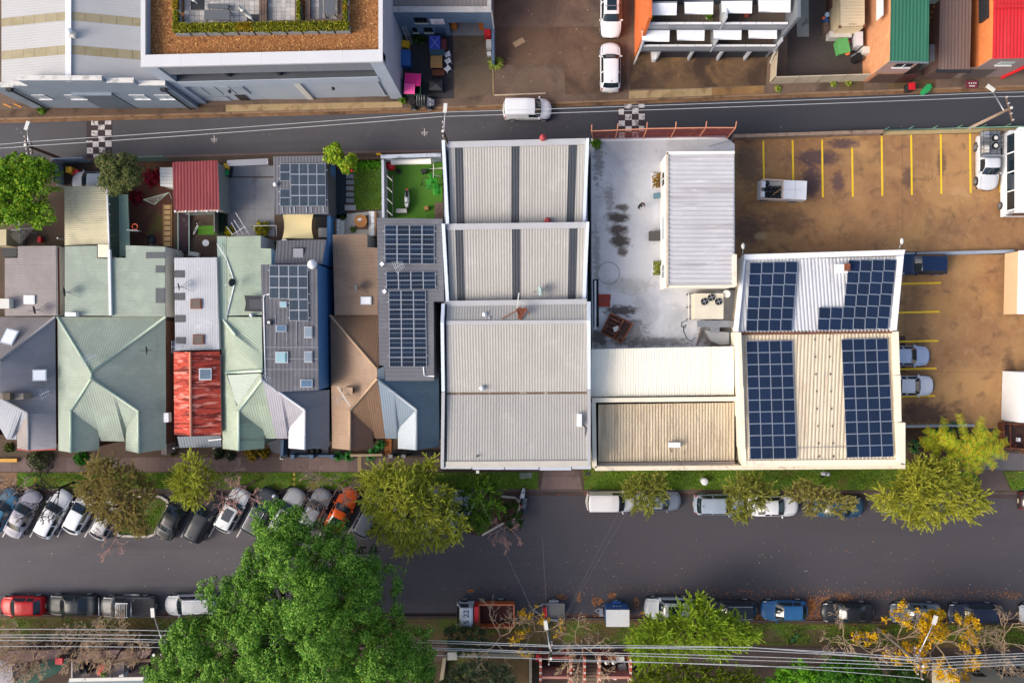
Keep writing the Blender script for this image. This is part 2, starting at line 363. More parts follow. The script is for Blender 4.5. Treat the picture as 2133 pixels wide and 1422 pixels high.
# car park
slabs('car_park',[[(1530,288),(1600,285),(1880,281),(1880,524),(1530,524)],[(1880,281),(2200,275),(2200,524),(1880,524)],rect(1530,524,1886,700),rect(1886,530,2200,775),rect(1860,775,2200,892)],CONCO,mats=[CONCO])
def line(name,pts,w,mat,z,label):
    mb=MB()
    for(x0,y0),(x1,y1)in pts:
        a,b=P(x0,y0,z),P(x1,y1,z);d=(b-a).normalized();n=Vector((-d.y,d.x,0))*(w/2)
        mb.poly([a-n,b-n,b+n,a+n])
    o=mb.top(name,label,'road marking',mat);o.name=name;return o
G='yellow bay lines along the street wall'
for i,(x,y0,y1)in enumerate(((1590,293,384),(1651,292,384),(1712.5,291,411),(1775,308,410),(1836.5,284,408),(1898,281,406),(1959.5,280,404),(2020.5,278,402),(2082,284,401))):
    o=line('bay_line',[((x,y0),(x+1.5,y1))],0.17,YELLINE,0.140,'yellow painted bay line running from the low street wall');o['group']=G
for y,x0,x1 in((590,1874,1960),(650,1868,1957),(710.5,1870,1954),(768,1870,1951),(825,1876,1948)):
    o=line('bay_line',[((x0,y+1),(x1,y-1))],0.17,YELLINE,0.140,'yellow painted bay line beside the solar-roofed warehouse');o['group']='yellow bay lines beside the warehouse'
for x in list(range(-54,180,57))+[375,433,491,548,605,662,719,776,833,890,947]:
    o=line('bay_line',[((x+2,1118),(x+50,1033))],0.12,WLINE,0.012,'worn white angled bay line on the wide street');o['group']='white angled bay lines'
# chequered speed-hump markings
BROWNM=M('hump_brown','#3b3236',0.9,0.12,0.8)
WSQ=M('hump_white','#c2bcba',0.85,0.1,2.0,stain=[('#4a4446',2.2,0.52,0.64,0.9)])
def hump(cols,y0,y1,x0,x1,label,cells):
    r=thing('speed_hump',label,'speed hump',P(x0,y0,0))
    MB().prism(PL([(x0,y0),(x1,y0-(x1-x0)*.025),(x1,y1-(x1-x0)*.025),(x0,y1)],0.02),-0.02).part('hump_base',BROWNM,r)
    for(x,y,w,h)in cells:
        MB().prism(PL(rect(x,y,x+w,y+h),0.024),0.0).part('white_square',WSQ,r)
c1=[(190,252,14,9),(218.5,251.5,13,8),(204,260,14,10.5),(190.5,272,13.5,11),(219,271,13,11.5),(205,284,13.5,11.5),(193,296,12.5,10.5),(219.5,295,13,11),(180,293,12,4),(181,308,12.5,12),(206,307,13,11.5),(194,321,12,7)]
hump(None,252,330,180,233,'worn chequered speed hump marking near the grey workshop',c1)
c2=[(1301,217,14.5,9),(1330,216.5,12.5,8),(1288.5,227,11,12),(1317,225,13,12.5),(1302,238,14,12),(1330.5,237,12.5,12.5),(1288.5,251.5,13,11.5),(1316.5,250,13.5,12),(1303,263,12.5,11),(1331,262.5,11,11),(1289,276,12,12),(1317,275,13,12)]
hump(None,219,300,1287,1343,'worn chequered speed hump marking by the rusty fence',c2)
# survey marks on the asphalt, man-hole
for(x,y,l)in((446,290,'left of the frangipani'),(884,276,'near the middle lamp pole')):
    line('survey_mark',[((x,y-8),(x,y+8)),((x-7,y),(x+7,y)),((x-5,y+2.5),(x-3,y+4.5)),((x+3,y+3),(x+5,y+5))],0.06,WLINE,0.012,'white painted survey cross on the narrow street '+l)
MB().tube(P(388,286,-0.05),P(388,286,0.008),0.27,n=20).top('manhole_cover','round iron manhole cover in the narrow street','manhole',M('iron','#5a5856',0.7,0.2,3))
# verges
struct('verge',MB().prism(PL([(36,984),(1122,983),(1120,1018),(36,1018)],0.135),0.1),GRASSG)
struct('verge',MB().prism(PL([(1212,960),(1895,958),(2040,990),(2040,1021),(1218,1019)],0.135),0.1),GRASSG)
struct('verge',MB().prism(PL([(2090,981),(2190,981),(2190,1021),(2108,1021)],0.135),0.1),GRASSG)
struct('verge',MB().prism(PL([(-60,984),(35,984),(35,1018),(-60,1018)],0.133),0.1),M('dirt_verge','#7a6048',0.95,0.2,0.7,stain=[('#4a3a28',0.9,0.5,0.7,0.6)]))
struct('verge',MB().prism(PL([(-60,1283),(440,1287),(950,1288),(1600,1296),(2190,1302),(2190,1350),(1600,1345),(950,1339),(-60,1335)],0.135),0.1),GRASSB)
LIT=leafmat('litter',['#5a2f1c','#a85c2c','#c07a3c','#d8a060','#8a4a2a'])
def blades(name,polys,n,z,cols,label,cat='grass',hmin=0.06,hmax=0.14,w=0.03):
    V=[]
    for poly,k in polys:
        x0=min(p[0]for p in poly);x1=max(p[0]for p in poly);y0=min(p[1]for p in poly);y1=max(p[1]for p in poly)
        c=0
        while c<k:
            x=random.uniform(x0,x1);y=random.uniform(y0,y1)
            if not inpoly(x,y,poly):continue
            c+=1
            if vnoise.noise(Vector((x*.022,y*.05,3.1)))<-.12 and random.random()<.85:continue
            b=P(x,y,z);h=random.uniform(hmin,hmax);a=random.uniform(0,6.283);l=random.uniform(0.3,1.2)*h
            t=Vector((math.cos(a),math.sin(a),0));s=Vector((-t.y,t.x,0))*w*random.uniform(.6,1.4)
            V+=[b-s,b+s,b+t*l+Vector((0,0,h))]
    V=np.array([tuple(v)for v in V]);o_=V.mean(0);o_[2]=z
    me=quadmesh(name,V,3,[leafmat(name+'_m',cols,0.8,0.2)],o_)
    o=link_mesh(name,me,None,None,Vector(o_));return props(o,label,cat,kind='stuff')
GC=['#44701a','#608c26','#7ea632','#9cb644','#868e46','#527c20']
blades('grass',[([(36,985),(1120,985),(1120,1017),(36,1017)],19000),([(1214,978),(1890,978),(1890,1018),(1218,1018)],22000),([(2092,982),(2190,982),(2190,1020),(2110,1020)],2500)],0,0.133,GC,'green grass of the long verges in front of the houses')
GD=['#4a6a1c','#6a7a30','#7d6a40','#5a4a2a','#86943c','#3f5a14']
blades('grass',[([(-30,1286),(100,1288),(100,1332),(-30,1330)],1800),([(100,1286),(330,1288),(330,1332),(100,1330)],1600),([(330,1288),(470,1289),(470,1330),(330,1330)],3000),([(950,1292),(1330,1298),(1330,1320),(950,1316)],2600),([(1330,1296),(1560,1298),(1560,1340),(1330,1338)],4000),([(1560,1299),(2180,1304),(2180,1345),(1560,1340)],16000)],0,0.133,GD,'patchy dry and green grass of the south verge')
def litter(name,polys,z,cols,label,smin=0.02,smax=0.055,mat=None):
    V=[]
    for poly,k in polys:
        x0=min(p[0]for p in poly);x1=max(p[0]for p in poly);y0=min(p[1]for p in poly);y1=max(p[1]for p in poly);c=0
        while c<k:
            x=random.uniform(x0,x1);y=random.uniform(y0,y1)
            if not inpoly(x,y,poly):continue
            c+=1;b=P(x,y,z+random.uniform(0,0.02));a=random.uniform(0,6.283);s=random.uniform(smin,smax)
            u=Vector((math.cos(a),math.sin(a),random.uniform(-.3,.3)))*s;w=Vector((-math.sin(a),math.cos(a),random.uniform(-.3,.3)))*s*.6
            V+=[b-u,b+w,b+u,b-w]
    V=np.array([tuple(v)for v in V]);o_=V.mean(0);o_[2]=z
    o=link_mesh(name,quadmesh(name,V,4,[mat or leafmat(name+'_m',cols,0.8,0.1)],o_),None,None,Vector(o_));return props(o,label,'leaves',kind='stuff')
for zl_,ar_ in((.008,[(rect(0,1125,2130,1240),130),(rect(0,262,2130,284),35)]),(.145,[(rect(1040,10,1300,190),30),(rect(1550,300,2080,510),30)])):litter('paper_litter',ar_,zl_,['#b8b4b0','#d0ccc8','#9a9490'],'pale scraps of litter on the '+('streets' if zl_<.1 else 'yards'),.02,.06)
def blob(x,y,rx,ry):return[(x+rx*math.cos(t*.6283)*random.uniform(.7,1.2),y+ry*math.sin(t*.6283)*random.uniform(.7,1.2))for t in range(10)]
lit=[(rect(950,1222,2120,1240),500),(rect(1450,1228,2120,1248),800),(rect(1680,1240,1730,1290),700),(rect(950,1278,1340,1284),300),(rect(1560,1280,1600,1290),250),(rect(1560,1050,1810,1095),90),(rect(1000,1120,2100,1225),160),(rect(1340,1016,1800,1030),350)]
lit+=[(blob(1243,1252,14,9),230),(blob(1275,1240,11,6),130),(blob(1206,1245,6,12),90),(blob(1325,1253,8,14),110),(blob(1170,1243,14,6),110),(blob(980,1230,8,4),90),(blob(1690,1262,10,18),500),(blob(1760,1243,22,8),160),(blob(1340,1276,8,3),120),(blob(2105,1240,22,10),120)]
litter('fallen_leaves',lit,0.02,['#5a2f1c','#a85c2c','#c07a3c','#d8a060','#8a4a2a'],'orange and brown fallen leaves on the wide street')
litter('fallen_leaves',[(rect(960,1290,1330,1335),700),(rect(1730,1298,2130,1345),500),(rect(1560,1365,1950,1378),500),(rect(0,1290,330,1360),500),(rect(480,1000,760,1022),260),(rect(100,1005,330,1022),260)],0.14,['#5a3a24','#8a5c34','#b08048','#6a4a30'],'brown fallen leaves on the south verge')
# ================= buildings north of the narrow street =================
GREYW=M('grey_render','#7d8997',0.8,0.08,0.4,stain=[('#59646f',0.5,0.55,0.75,0.5)])
ROOFW=M('white_roof','#a9a9aa',0.5,0.06,0.4,stain=[('#a8aab0',0.5,0.56,0.78,0.5,(0.3,3,1))])
def quadF(mb,pts,Y,mi=0):        # polygon on a vertical wall plane
    return mb.poly([onY(x,y,Y)for x,y in pts],mi)
# --- white gabled workshop at the top left
def zt(py,Y):return onY(0,py,Y).z
wk=thing('workshop_building','white gabled workshop with two tan translucent roof strips','building',P(150,150,0))
YF=gp(0,226)[1]
eave,ridge=6.0,7.4
xl,xr,xm=P(3,100,eave).x,P(297,100,eave).x,P(143.5,100,ridge).x
def zr(x):return eave+(ridge-eave)*((x-xl)/(xm-xl)if x<xm else(xr-x)/(xr-xm))
yN=44.0
prof=[(79,227),(397,221)]
XL,XR=gp(84,0)[0]-.3,gp(397,0)[0]
XL=xl
for a,b in((xl,xm),(xm,xr+1.6)):
    mb=MB();cuts=[YF,23.65,24.4,26.45,27.15,yN]
    for k in range(5):
        pts=[Vector((a,cuts[k],zr(a))),Vector((b,cuts[k],zr(b))),Vector((b,cuts[k+1],zr(b))),Vector((a,cuts[k+1],zr(a)))]
        if k%2==0:mb.ribs(pts,0.22,0.008,(0,1,0),0)
    mb.part('roof',ROOFW,wk)
    for k in(1,3):
        n=6
        for i in range(n):
            u0,u1=a+(b-a)*i/n+.01,a+(b-a)*(i+1)/n-.01
            MB().poly([(u0,cuts[k],zr(u0)+.02),(u1,cuts[k],zr(u1)+.02),(u1,cuts[k+1],zr(u1)+.02),(u0,cuts[k+1],zr(u0)+.02)]).part('translucent_sheet',M('tan_sheet','#948a70',0.5,0.12,1.0,stain=[('#837850',0.8,0.5,0.7,0.6)]),wk)
MB().beam((xm,YF,ridge+.06),(xm,yN,ridge+.06),0.45,0.12).part('ridge_cap',M('ridge_white','#e0e2e6',0.5,0.04,1),wk)
mb=MB();mb.tube(P(144,66,7.4),P(144,66,7.95),0.18,n=10).dome(P(144,66,7.9),0.28,0.22);mb.part('roof_vent',WHITE,wk)
MB().box(P(150,73,7.5),(0.5,0.5,0.35)).part('vent_box',OFFW,wk)
# stepped front parapet
steps=[(-40,14,6.1),(14,50,6.5),(50,225,7.9),(225,283,7.3),(283,340,6.6)]
mb=MB();CAP=M('parapet_cap_worn','#c8c6c2',0.8,0.1,1.0,stain=[('#6a6660',1.3,0.52,0.68,0.8)])
for i,(a,b,z)in enumerate(steps):
    x0,x1=P(a,0,7).x,P(b,0,7).x
    mb.box(((x0+x1)/2,YF+.15,z/2),(x1-x0,0.3,z));
    MB().box(((x0+x1)/2,YF+.17,z+.03),(x1-x0-.01,0.4,0.06)).part('parapet_cap',CAP,wk)
mb.part('wall',GREYW,wk)
MB().box(((XR+xl)/2-.6,(YF+yN)/2+.2,2.9),(XR-xl-1.3,yN-YF-.6,5.6)).part('wall',GREYW,wk)
for(a,b)in((60,98),(128,172),(262,306),(315,358)):
    r=[onY(a+8,199,YF-.02),onY(b,199,YF-.02)]
    z0=onY(0,206,YF).z;z1=onY(0,197.5,YF).z;x0,x1=r[0].x,r[1].x-.2
    w=MB().box(((x0+x1)/2,YF-.005,(z0+z1)/2),(x1-x0,.03,z1-z0)).part('window',M('old_window','#aab4ba',0.3,0.15,2),wk)
    mb=MB()
    for t in(0,.5,1):mb.box((x0+(x1-x0)*t,YF-.03,(z0+z1)/2),(.05,.05,z1-z0+.06))
    mb.box(((x0+x1)/2,YF-.035,z1),(x1-x0+.05,.05,.05)).box(((x0+x1)/2,YF-.05,z0),(x1-x0+.15,.14,.05));mb.part('window_frame',WHITE,w)
z1=onY(0,194,YF).z;z0=0.1;x0,x1=onY(195,216,YF).x,onY(268,216,YF).x
MB().box(((x0+x1)/2,YF-.02,(z1+z0)/2),(x1-x0,.06,z1-z0)).part('roller_door',M('door_grey','#5a6572',0.6,0.06,1),wk)
mb=MB().box(((x0+x1)/2,YF-.1,z1+.1),(x1-x0+.3,.3,.14));mb.part('lintel',GREYW,wk)
for px in(17,338):
    MB().box(onY(px+3,187,YF-.12),(.45,.28,.4)).part('rainwater_head',DARK,wk)
    MB().beam(onY(px+3,187,YF-.12)-Vector((0,0,.2)),(onY(px+3,187,YF).x,YF-.12,.1),.12,.12).part('downpipe',DARK,wk)
# --- big grey building with the bark roof garden
bb=thing('commercial_building','grey three-storey building with bark covered roof and roof terrace','building',P(560,100,0))
ZP=10.0;YB=gp(0,218)[1];LW=M('pale_grey_render','#a2acba',0.75,0.06,0.4);MW=M('mid_grey_panel','#7e828a',0.7,0.06,0.5)
xa,xb=P(293,0,ZP).x,P(797,0,ZP).x
tilt=-0.021
def yb(x):return YB+(x-xa)*-tilt*1.1
A=[(xa,yb(xa)),(xb,yb(xb)),(xb,46),(xa,46)]
CAPW=M('white_cap','#c6c7c9',0.45,0.04,0.6,stain=[('#b8b4b2',0.8,0.6,0.8,0.4)])
n=6
for i in range(n):
    u0,u1=xa+(xb-xa)*i/n+.004,xa+(xb-xa)*(i+1)/n-.004
    MB().slab([(u0,yb(u0)),(u1,yb(u1)),(u1,yb(u1)+.95),(u0,yb(u0)+.95)],ZP-.25,ZP).part('parapet_cap',CAPW,bb)
MB().slab([(xa,yb(xa)+.953),(xa+.36,yb(xa)+.953),(xa+.36,46),(xa,46)],ZP-.25,ZP).part('parapet_cap',CAPW,bb)
MB().slab([(xb-.33,yb(xb)+.953),(xb,yb(xb)+.953),(xb,46),(xb-.33,46)],ZP-.25,ZP).part('parapet_cap',CAPW,bb)
mb=MB()
mb.slab([(xa+.02,yb(xa)+.35),(xb-.02,yb(xb)+.35),(xb-.02,yb(xb)+.9),(xa+.02,yb(xa)+.9)],8.6,ZP-.252)
mb.slab([(xa+.02,yb(xa)+.905),(xa+.3,yb(xa)+.905),(xa+.3,46),(xa+.02,46)],0.1,ZP-.252)
mb.slab([(xb-.3,yb(xb)+.905),(xb-.02,yb(xb)+.905),(xb-.02,46),(xb-.3,46)],0.1,ZP-.252)
mb.part('wall',LW,bb)
BARKM=M('bark_mulch','#96643c',0.95,0.35,3.0,0.8,14,stain=[('#b0804c',5,0.54,0.66,0.7),('#55341f',4,0.54,0.68,0.7)])
ZR=9.0
MB().slab([(xa+.31,yb(xa)+.91),(xb-.31,yb(xb)+.91),(xb-.31,46),(xa+.31,46)],8.6,ZR).part('roof_deck',BARKM,bb)
# loose bark chips
V=[]
for i in range(9000):
    x=random.uniform(xa+.4,xb-.4);y=random.uniform(YB+1.2,36)
    b=Vector((x,y,ZR+random.uniform(.0,.04)));a=random.uniform(0,6.28);s=random.uniform(.04,.09)
    u=Vector((math.cos(a),math.sin(a),random.uniform(-.4,.4)))*s;w=Vector((-math.sin(a),math.cos(a),random.uniform(-.4,.4)))*s*.4
    V+=[tuple(b-u-w),tuple(b+u-w),tuple(b+u+w),tuple(b-u+w)]
o=link_mesh('bark_chips',quadmesh('bark_chips',np.array(V),4,[leafmat('chips',['#6a4224','#96643c','#c08c56','#cfa06a'],0.9,0.0)],wloc(bb)),None,bb);o['kind']='stuff'
# facade: side piers, balcony recess, bands, doors
YBf=YB+.06
def fx(px,py):return onY(px,py,YBf)
mb=MB()
zA,zB,zC,zD=7.75,6.2,5.5,5.1            # top of recess, floor of recess, bottom of band
mb.slab([(xa+.02,yb(xa)+.05),(xa+1.15,yb(xa)+.05),(xa+1.15,yb(xa)+.9),(xa+.02,yb(xa)+.9)],0.1,ZP-.254);mb.part('pier',LW,bb);mb=MB()
mb.slab([(xb-1.1,yb(xb)+.05),(xb-.02,yb(xb)+.05),(xb-.02,yb(xb)+.9),(xb-1.1,yb(xb)+.9)],0.1,ZP-.254)
mb.part('pier',LW,bb)
m=13
for i in range(m):
    u0,u1=xa+1.16+(xb-xa-2.28)*i/m,xa+1.16+(xb-xa-2.28)*(i+1)/m-.02
    MB().slab([(u0,yb(u0)+.12),(u1,yb(u1)+.12),(u1,yb(u1)+.3),(u0,yb(u0)+.3)],zA,ZP-.256).part('panel',MW,bb)
MB().slab([(xa+1.16,yb(xa)+2.2),(xb-1.12,yb(xb)+2.2),(xb-1.12,yb(xb)+2.4),(xa+1.16,yb(xa)+2.4)],zB,8.6).part('recess_wall',M('recess_grey','#3d4148',0.7,0.08,1),bb)
MB().slab([(xa+1.16,yb(xa)+.05),(xb-1.12,yb(xb)+.05),(xb-1.12,yb(xb)+2.2),(xa+1.16,yb(xa)+2.2)],zC+.05,zB).part('balcony_floor',M('balcony_grey','#4a4e55',0.8,0.1,0.6),bb)
MB().slab([(xa+1.16,yb(xa)-.0),(xb-1.12,yb(xb)-.0),(xb-1.12,yb(xb)+.07),(xa+1.16,yb(xa)+.07)],zC-.4,zB+.03).part('band',LW,bb)
for px in(468,575):
    x=fx(px,165).x
    MB().slab([(x,yb(x)+.35),(x+.25,yb(x)+.35),(x+.25,yb(x)+2.2),(x,yb(x)+2.2)],zB,8.6).part('fin_wall',DARK,bb)
MB().slab([(xa+1.16,yb(xa)+.3),(xb-1.12,yb(xb)+.3),(xb-1.12,yb(xb)+.6),(xa+1.16,yb(xa)+.6)],0.1,zC-.41).part('wall',LW,bb)
DOORG=M('roller_grey','#9aa2ac',0.55,0.05,0.6)
def dr(px0,px1,py0,py1,name,mat,ribs=True,d=.25):
    a,b=fx(px0,py1).x,fx(px1,py1).x;z1,z0=fx(0,py0).z,max(.12,fx(0,py1).z);y=yb((a+b)/2)+d
    mb=MB()
    if ribs:mb.ribs([Vector((a,y,z0)),Vector((b,y,z0)),Vector((b,y,z1)),Vector((a,y,z1))],.12,.012,(0,0,1))
    else:mb.box(((a+b)/2,y,(z0+z1)/2),(b-a,.06,z1-z0))
    return mb.part(name,mat,bb)
MB().slab([(fx(640,215).x,YB+.42),(fx(653,215).x,YB+.42),(fx(653,215).x,YB+.7),(fx(640,215).x,YB+.7)],.1,5.0).part('pier',OFFW,bb)
dr(546,642,183,217,'garage_door',DOORG);dr(663,805,181,213,'garage_door',DOORG)
dr(432,488,207,220,'garage_door',DOORG)
dr(505,525,205,219,'entry_door',DARK,False)
for k in range(4):dr(412+k*28,438+k*28,188,203,'panel',M('panel_light','#9aa3ad',0.7,0.05,.5),False,.24)
for px,py in((478,186),(694,180)):MB().dome(fx(px,py)-Vector((0,.2,0)),.16,.16,full=True).part('wall_lamp',DARK,bb)
# --- roof terrace on it
ZT=9.12
def Pt(x,y,z=ZT):return P(x,y,z)
ter=thing('roof_terrace','pale paved roof terrace inside the clipped hedges','terrace',Pt(560,30,ZR+.01))
pv=[M('paver_a','#a9a5a2',0.85,0.08,1),M('paver_b','#b5b0ac',0.85,0.08,1),M('paver_c','#9c9895',0.85,0.08,1)]
for ix in range(23):
    for iy in range(8):
        x0,y0=384+ix*10.4,-18+iy*10.2
        if y0+10>62 or x0>530:continue
        MB().prism([Pt(*p)for p in rect(x0+.25,y0+.25,x0+10.1,y0+9.9)],ZR+.01).part('paver',random.choice(pv),ter)
def deck(x0,y0,x1,y1,t,horizontal):
    n=3
    for k in range(n):
        a,b=k/n,(k+1)/n-.05
        if horizontal:MB().prism([Pt(*p,9.5)for p in rect(x0,y0+(y1-y0)*a,x1,y0+(y1-y0)*b)],ZR).part('timber_board',WOOD,t)
        else:MB().prism([Pt(*p,9.5)for p in rect(x0+(x1-x0)*a,y0,x0+(x1-x0)*b,y1)],ZR).part('timber_board',WOOD,t)
tb=thing('timber_bench','weathered timber bench seats built round the paved corner','bench',Pt(640,40,ZR))
deck(540,-20,556,50,tb,False);deck(556,43,615,51,tb,True);deck(615,-20,625,51,tb,False);deck(636,-20,646,48,tb,False);deck(646,40,712,49,tb,True);deck(704,-20,714,40,tb,False)
for ix in range(6):
    for iy in range(7):
        x0,y0=557+ix*9.6,-20+iy*9;MB().prism([Pt(*p)for p in rect(x0,y0,x0+9.2,y0+8.6)],ZR+.01).part('paver',random.choice(pv),ter)
        x0=647+ix*9.4
        if y0<36:MB().prism([Pt(*p)for p in rect(x0,y0,x0+9,y0+8.6)],ZR+.01).part('paver',random.choice(pv),ter)
HEDGE=leafmat('hedge_leaf',['#4a5a14','#727c1c','#9a9a26','#b8ae36','#3c4a10'])
HEDGEY=leafmat('hedge_leaf_y',['#6e6412','#a08a1c','#b89a24','#5e5a14'])
def leafbox(c,d,n,sz):
    c=np.array(c);V=[]
    for i in range(n):
        f=random.random();u=np.array([random.uniform(-.5,.5),random.uniform(-.5,.5),random.uniform(-.5,.5)])
        k=random.randrange(3)if random.random()<.5 else 2;u[k]=.5 if(k==2 or random.random()<.5)else-.5
        p=c+u*np.array(d)+np.random.normal(0,.03,3);nrm=np.random.normal(0,1,3);nrm/=np.linalg.norm(nrm)
        t=np.cross(nrm,np.random.normal(0,1,3));t/=np.linalg.norm(t);b=np.cross(nrm,t);s=sz*random.uniform(.6,1.3)
        V+=[p-t*s,p+b*s*.6,p+t*s,p-b*s*.6]
    return np.array(V)
PLANT=M('planter_grey','#8c9096',0.8,0.08,1)
hp=[(367+k*33.2,400+k*33.2)for k in range(11)]
def hedge(x0,y0,x1,y1,mat,label,zt=10.0,n=650):
    a,b=Pt(x0,y0),Pt(x1,y1);c=((a+b)/2);t=thing('planter_hedge',label,'hedge',(c.x,c.y,ZR),group='clipped hedges around the roof terrace')
    w,d=abs(b.x-a.x)-.14,abs(a.y-b.y)
    mb=MB().box((c.x,c.y-.05,ZR+.25),(w,d*.95,.5));mb.part('planter',PLANT,t)
    V=leafbox((c.x,c.y,(ZR+.5+zt)/2),(w,d,zt-ZR-.5),n,.07)
    link_mesh('hedge',quadmesh('hedge',V,4,[mat],wloc(t)),None,t)
    MB().box((c.x,c.y,(ZR+.5+zt)/2-.03),(w*.88,d*.88,zt-ZR-.6)).part('hedge_core',M('hedge_core','#2a300c',.95,.2,3),t)
for k,(a,b)in enumerate(hp):hedge(a,57-k*.4,b,74-k*.5,HEDGEY if k==4 else HEDGE,'yellowing clipped hedge in a grey planter on the roof terrace' if k==4 else 'dense clipped hedge in a long grey roof planter')
for(x0,y0,x1,y1,m_)in((366,-10,380,26,HEDGEY),(368,31,381,56,HEDGE),(717,-15,729,14,HEDGE),(718,18,729,32,HEDGEY),(718,33,729,46,HEDGE),(623,10,632,28,HEDGE),(623,30,632,48,HEDGE)):
    hedge(x0,y0,x1,y1,m_,'narrow hedge in an upright planter on the terrace side',9.95,350)
TOPG=M('table_grey','#55585e',0.55,0.05,1)
def table(x0,y0,x1,y1,name,label,cat,zt):
    a,b=Pt(x0,y0,zt),Pt(x1,y1,zt);c=(a+b)/2;t=thing(name,label,cat,(c.x,c.y,ZT));w,d=abs(b.x-a.x),abs(a.y-b.y)
    MB().box((c.x,c.y,zt-.025),(w,d,.05)).part('table_top' if name=='table' else 'seat',TOPG,t)
    for sx in(-1,1):
        for sy in(-1,1):MB().beam((c.x+sx*(w/2-.08),c.y+sy*(d/2-.06),zt-.05),(c.x+sx*(w/2-.04),c.y+sy*(d/2-.03),ZT),.06,.06).part('leg',DARK,t)
table(426,21,478,42,'table','dark grey rectangular table on the roof terrace','table',9.86)
table(432,8,475,18,'bench','grey bench behind the dark terrace table','bench',9.56)
table(433,47,480,57,'bench','grey bench between the dark table and the hedge','bench',9.56)
table(664,-12,672,39,'bench','narrow grey bench beside the pale corner table','bench',9.56)
table(674,-12,698,30,'table','pale grey table in the timber bench corner','table',9.86)
def brolly(x,y,dx,dy,label):
    t=thing('umbrella',label,'umbrella',Pt(x,y));b=wloc(t)
    for sx in(-1,1):
        for sy in(-1,1):MB().box(b+Vector((sx*.26,sy*.26,.03)),(.5,.5,.06)).part('base_slab',DARK,t)
    tip=b+Vector((dx*.06,dy*.06,1.5));MB().tube(b,tip,.03,n=8).part('pole',WHITE,t)
    mb=MB();mb.tube(b+Vector((0,0,.6)),tip,.12,.2,10).tube(tip,tip+Vector((dx*.02,dy*.02,.5)),.2,.03,10);mb.part('folded_canopy',OFFW,t)
brolly(528,44,-6,5,'closed white umbrella on dark base slabs by the hedge');brolly(411,8,-4,3,'closed pale umbrella near the terrace planter wall')
# --- blue workshop with yard
bw=thing('workshop_building','low blue workshop with open garage and white logo sign','building',P(920,20,0))
BLUEW=M('blue_grey_wall','#5c7189',0.8,0.1,0.4,stain=[('#465a70',0.6,0.5,0.7,0.6)])
YW=gp(0,76)[1];ZW=5.4
x0,x1=P(811,0,ZW).x,P(1022,0,ZW).x
g0,g1,gz=onY(940,72,YW).x,onY(1010,72,YW).x,3.1
for(a,b,z0,z1)in((x0,g0,.1,ZW),(g1,x1,.1,ZW),(g0,g1,gz,ZW)):MB().slab([(a,YW),(b,YW),(b,YW+.3),(a,YW+.3)],z0,z1).part('wall',BLUEW,bw)
MB().slab([(x0,YW+.31),(x0+.25,YW+.31),(x0+.25,40),(x0,40)],.1,ZW).part('wall',BLUEW,bw)
MB().slab([(x1-.25,YW+.31),(x1,YW+.31),(x1,40),(x1-.25,40)],.1,ZW).part('wall',M('blue_grey_wall2','#6d7f92',0.8,.1,.5),bw)
MB().ribs([Vector((x0+.26,YW+.31,5.1)),Vector((x1-.26,YW+.31,5.1)),Vector((x1-.26,40,5.2)),Vector((x0+.26,40,5.2))],.35,.03,(1,0,0)).part('roof',M('mauve_roof','#7d7674',.7,.12,.5,stain=[('#5a5352',.6,.52,.7,.5)]),bw)
for a,b,c,d in((x0-.05,x1+.05,YW-.04,YW+.45),(x0-.05,x0+.3,YW+.46,40),(x1-.3,x1+.05,YW+.46,40)):
    MB().slab([(a,c),(b,c),(b,d),(a,d)],ZW,ZW+.06).part('parapet_cap',M('cap_grey','#a8a5a3',.7,.12,1,stain=[('#757270',1,.55,.7,.6)]),bw)
MB().slab([(g0,YW+.02),(g1,YW+.02),(g1,YW+7),(g0,YW+7)],.12,.135).part('garage_floor',CONCG,bw)
MB().slab([(g0-.2,YW+7),(g1+.2,YW+7),(g1+.2,YW+7.2),(g0-.2,YW+7.2)],.1,5).part('inner_wall',M('orange_wall','#b8682c',.8,.1,1),bw)
for gx in(g0+.02,g1-.5):MB().box((gx+.25,YW+1.2,.7),(.5,1.4,1.1)).part('shelf_unit',M('orange_shelf','#c8762e',.7,.2,2),bw)
def win(px0,px1,py0,py1,bars):
    a,b=onY(px0,py1,YW).x,onY(px1,py1,YW).x;z1,z0=onY(0,py0,YW).z,onY(0,py1,YW).z
    w=MB().box(((a+b)/2,YW-.01,(z0+z1)/2),(b-a,.04,z1-z0)).part('window',GLASS,bw)
    for k in range(bars):MB().box((a+(b-a)*(k+.5)/bars,YW-.05,(z0+z1)/2),(.04,.04,z1-z0)).part('bar',DARK,w)
    MB().box(((a+b)/2,YW-.06,z0),(b-a+.1,.12,.06)).part('sill',OFFW,w)
win(865,892,37,48,5);win(862,871,58,68,2);win(885,903,58,68,3)
a,b=onY(911,78,YW).x,onY(931,78,YW).x
MB().box(((a+b)/2,YW-.02,1.1),(b-a,.05,2.0)).part('door',M('door_blue','#3c5068',.6,.08,1),bw)
sg=thing('wall_sign','white sign with black and red swirl logo on blue wall','sign',onY(912,54,YW-.1));c=onY(911,45.5,YW-.12)
SW_,SH_=1.2,1.05
MB().box(c,(SW_,.06,SH_)).part('sign_board',WHITE,sg)
def arc(mb,cx,cz,rx,rz,a0,a1,w0,w1,y,n=18):
    pts=[]
    for k in range(n+1):
        t=a0+(a1-a0)*k/n;w=w0+(w1-w0)*k/n;pts.append((t,w))
    for(t,w),(t2,w2)in zip(pts[:-1],pts[1:]):
        mb.poly([(cx+rx*math.cos(t),y,cz+rz*math.sin(t)),(cx+rx*math.cos(t2),y,cz+rz*math.sin(t2)),(cx+(rx-w2)*math.cos(t2),y,cz+(rz-w2)*math.sin(t2)),(cx+(rx-w)*math.cos(t),y,cz+(rz-w)*math.sin(t))])
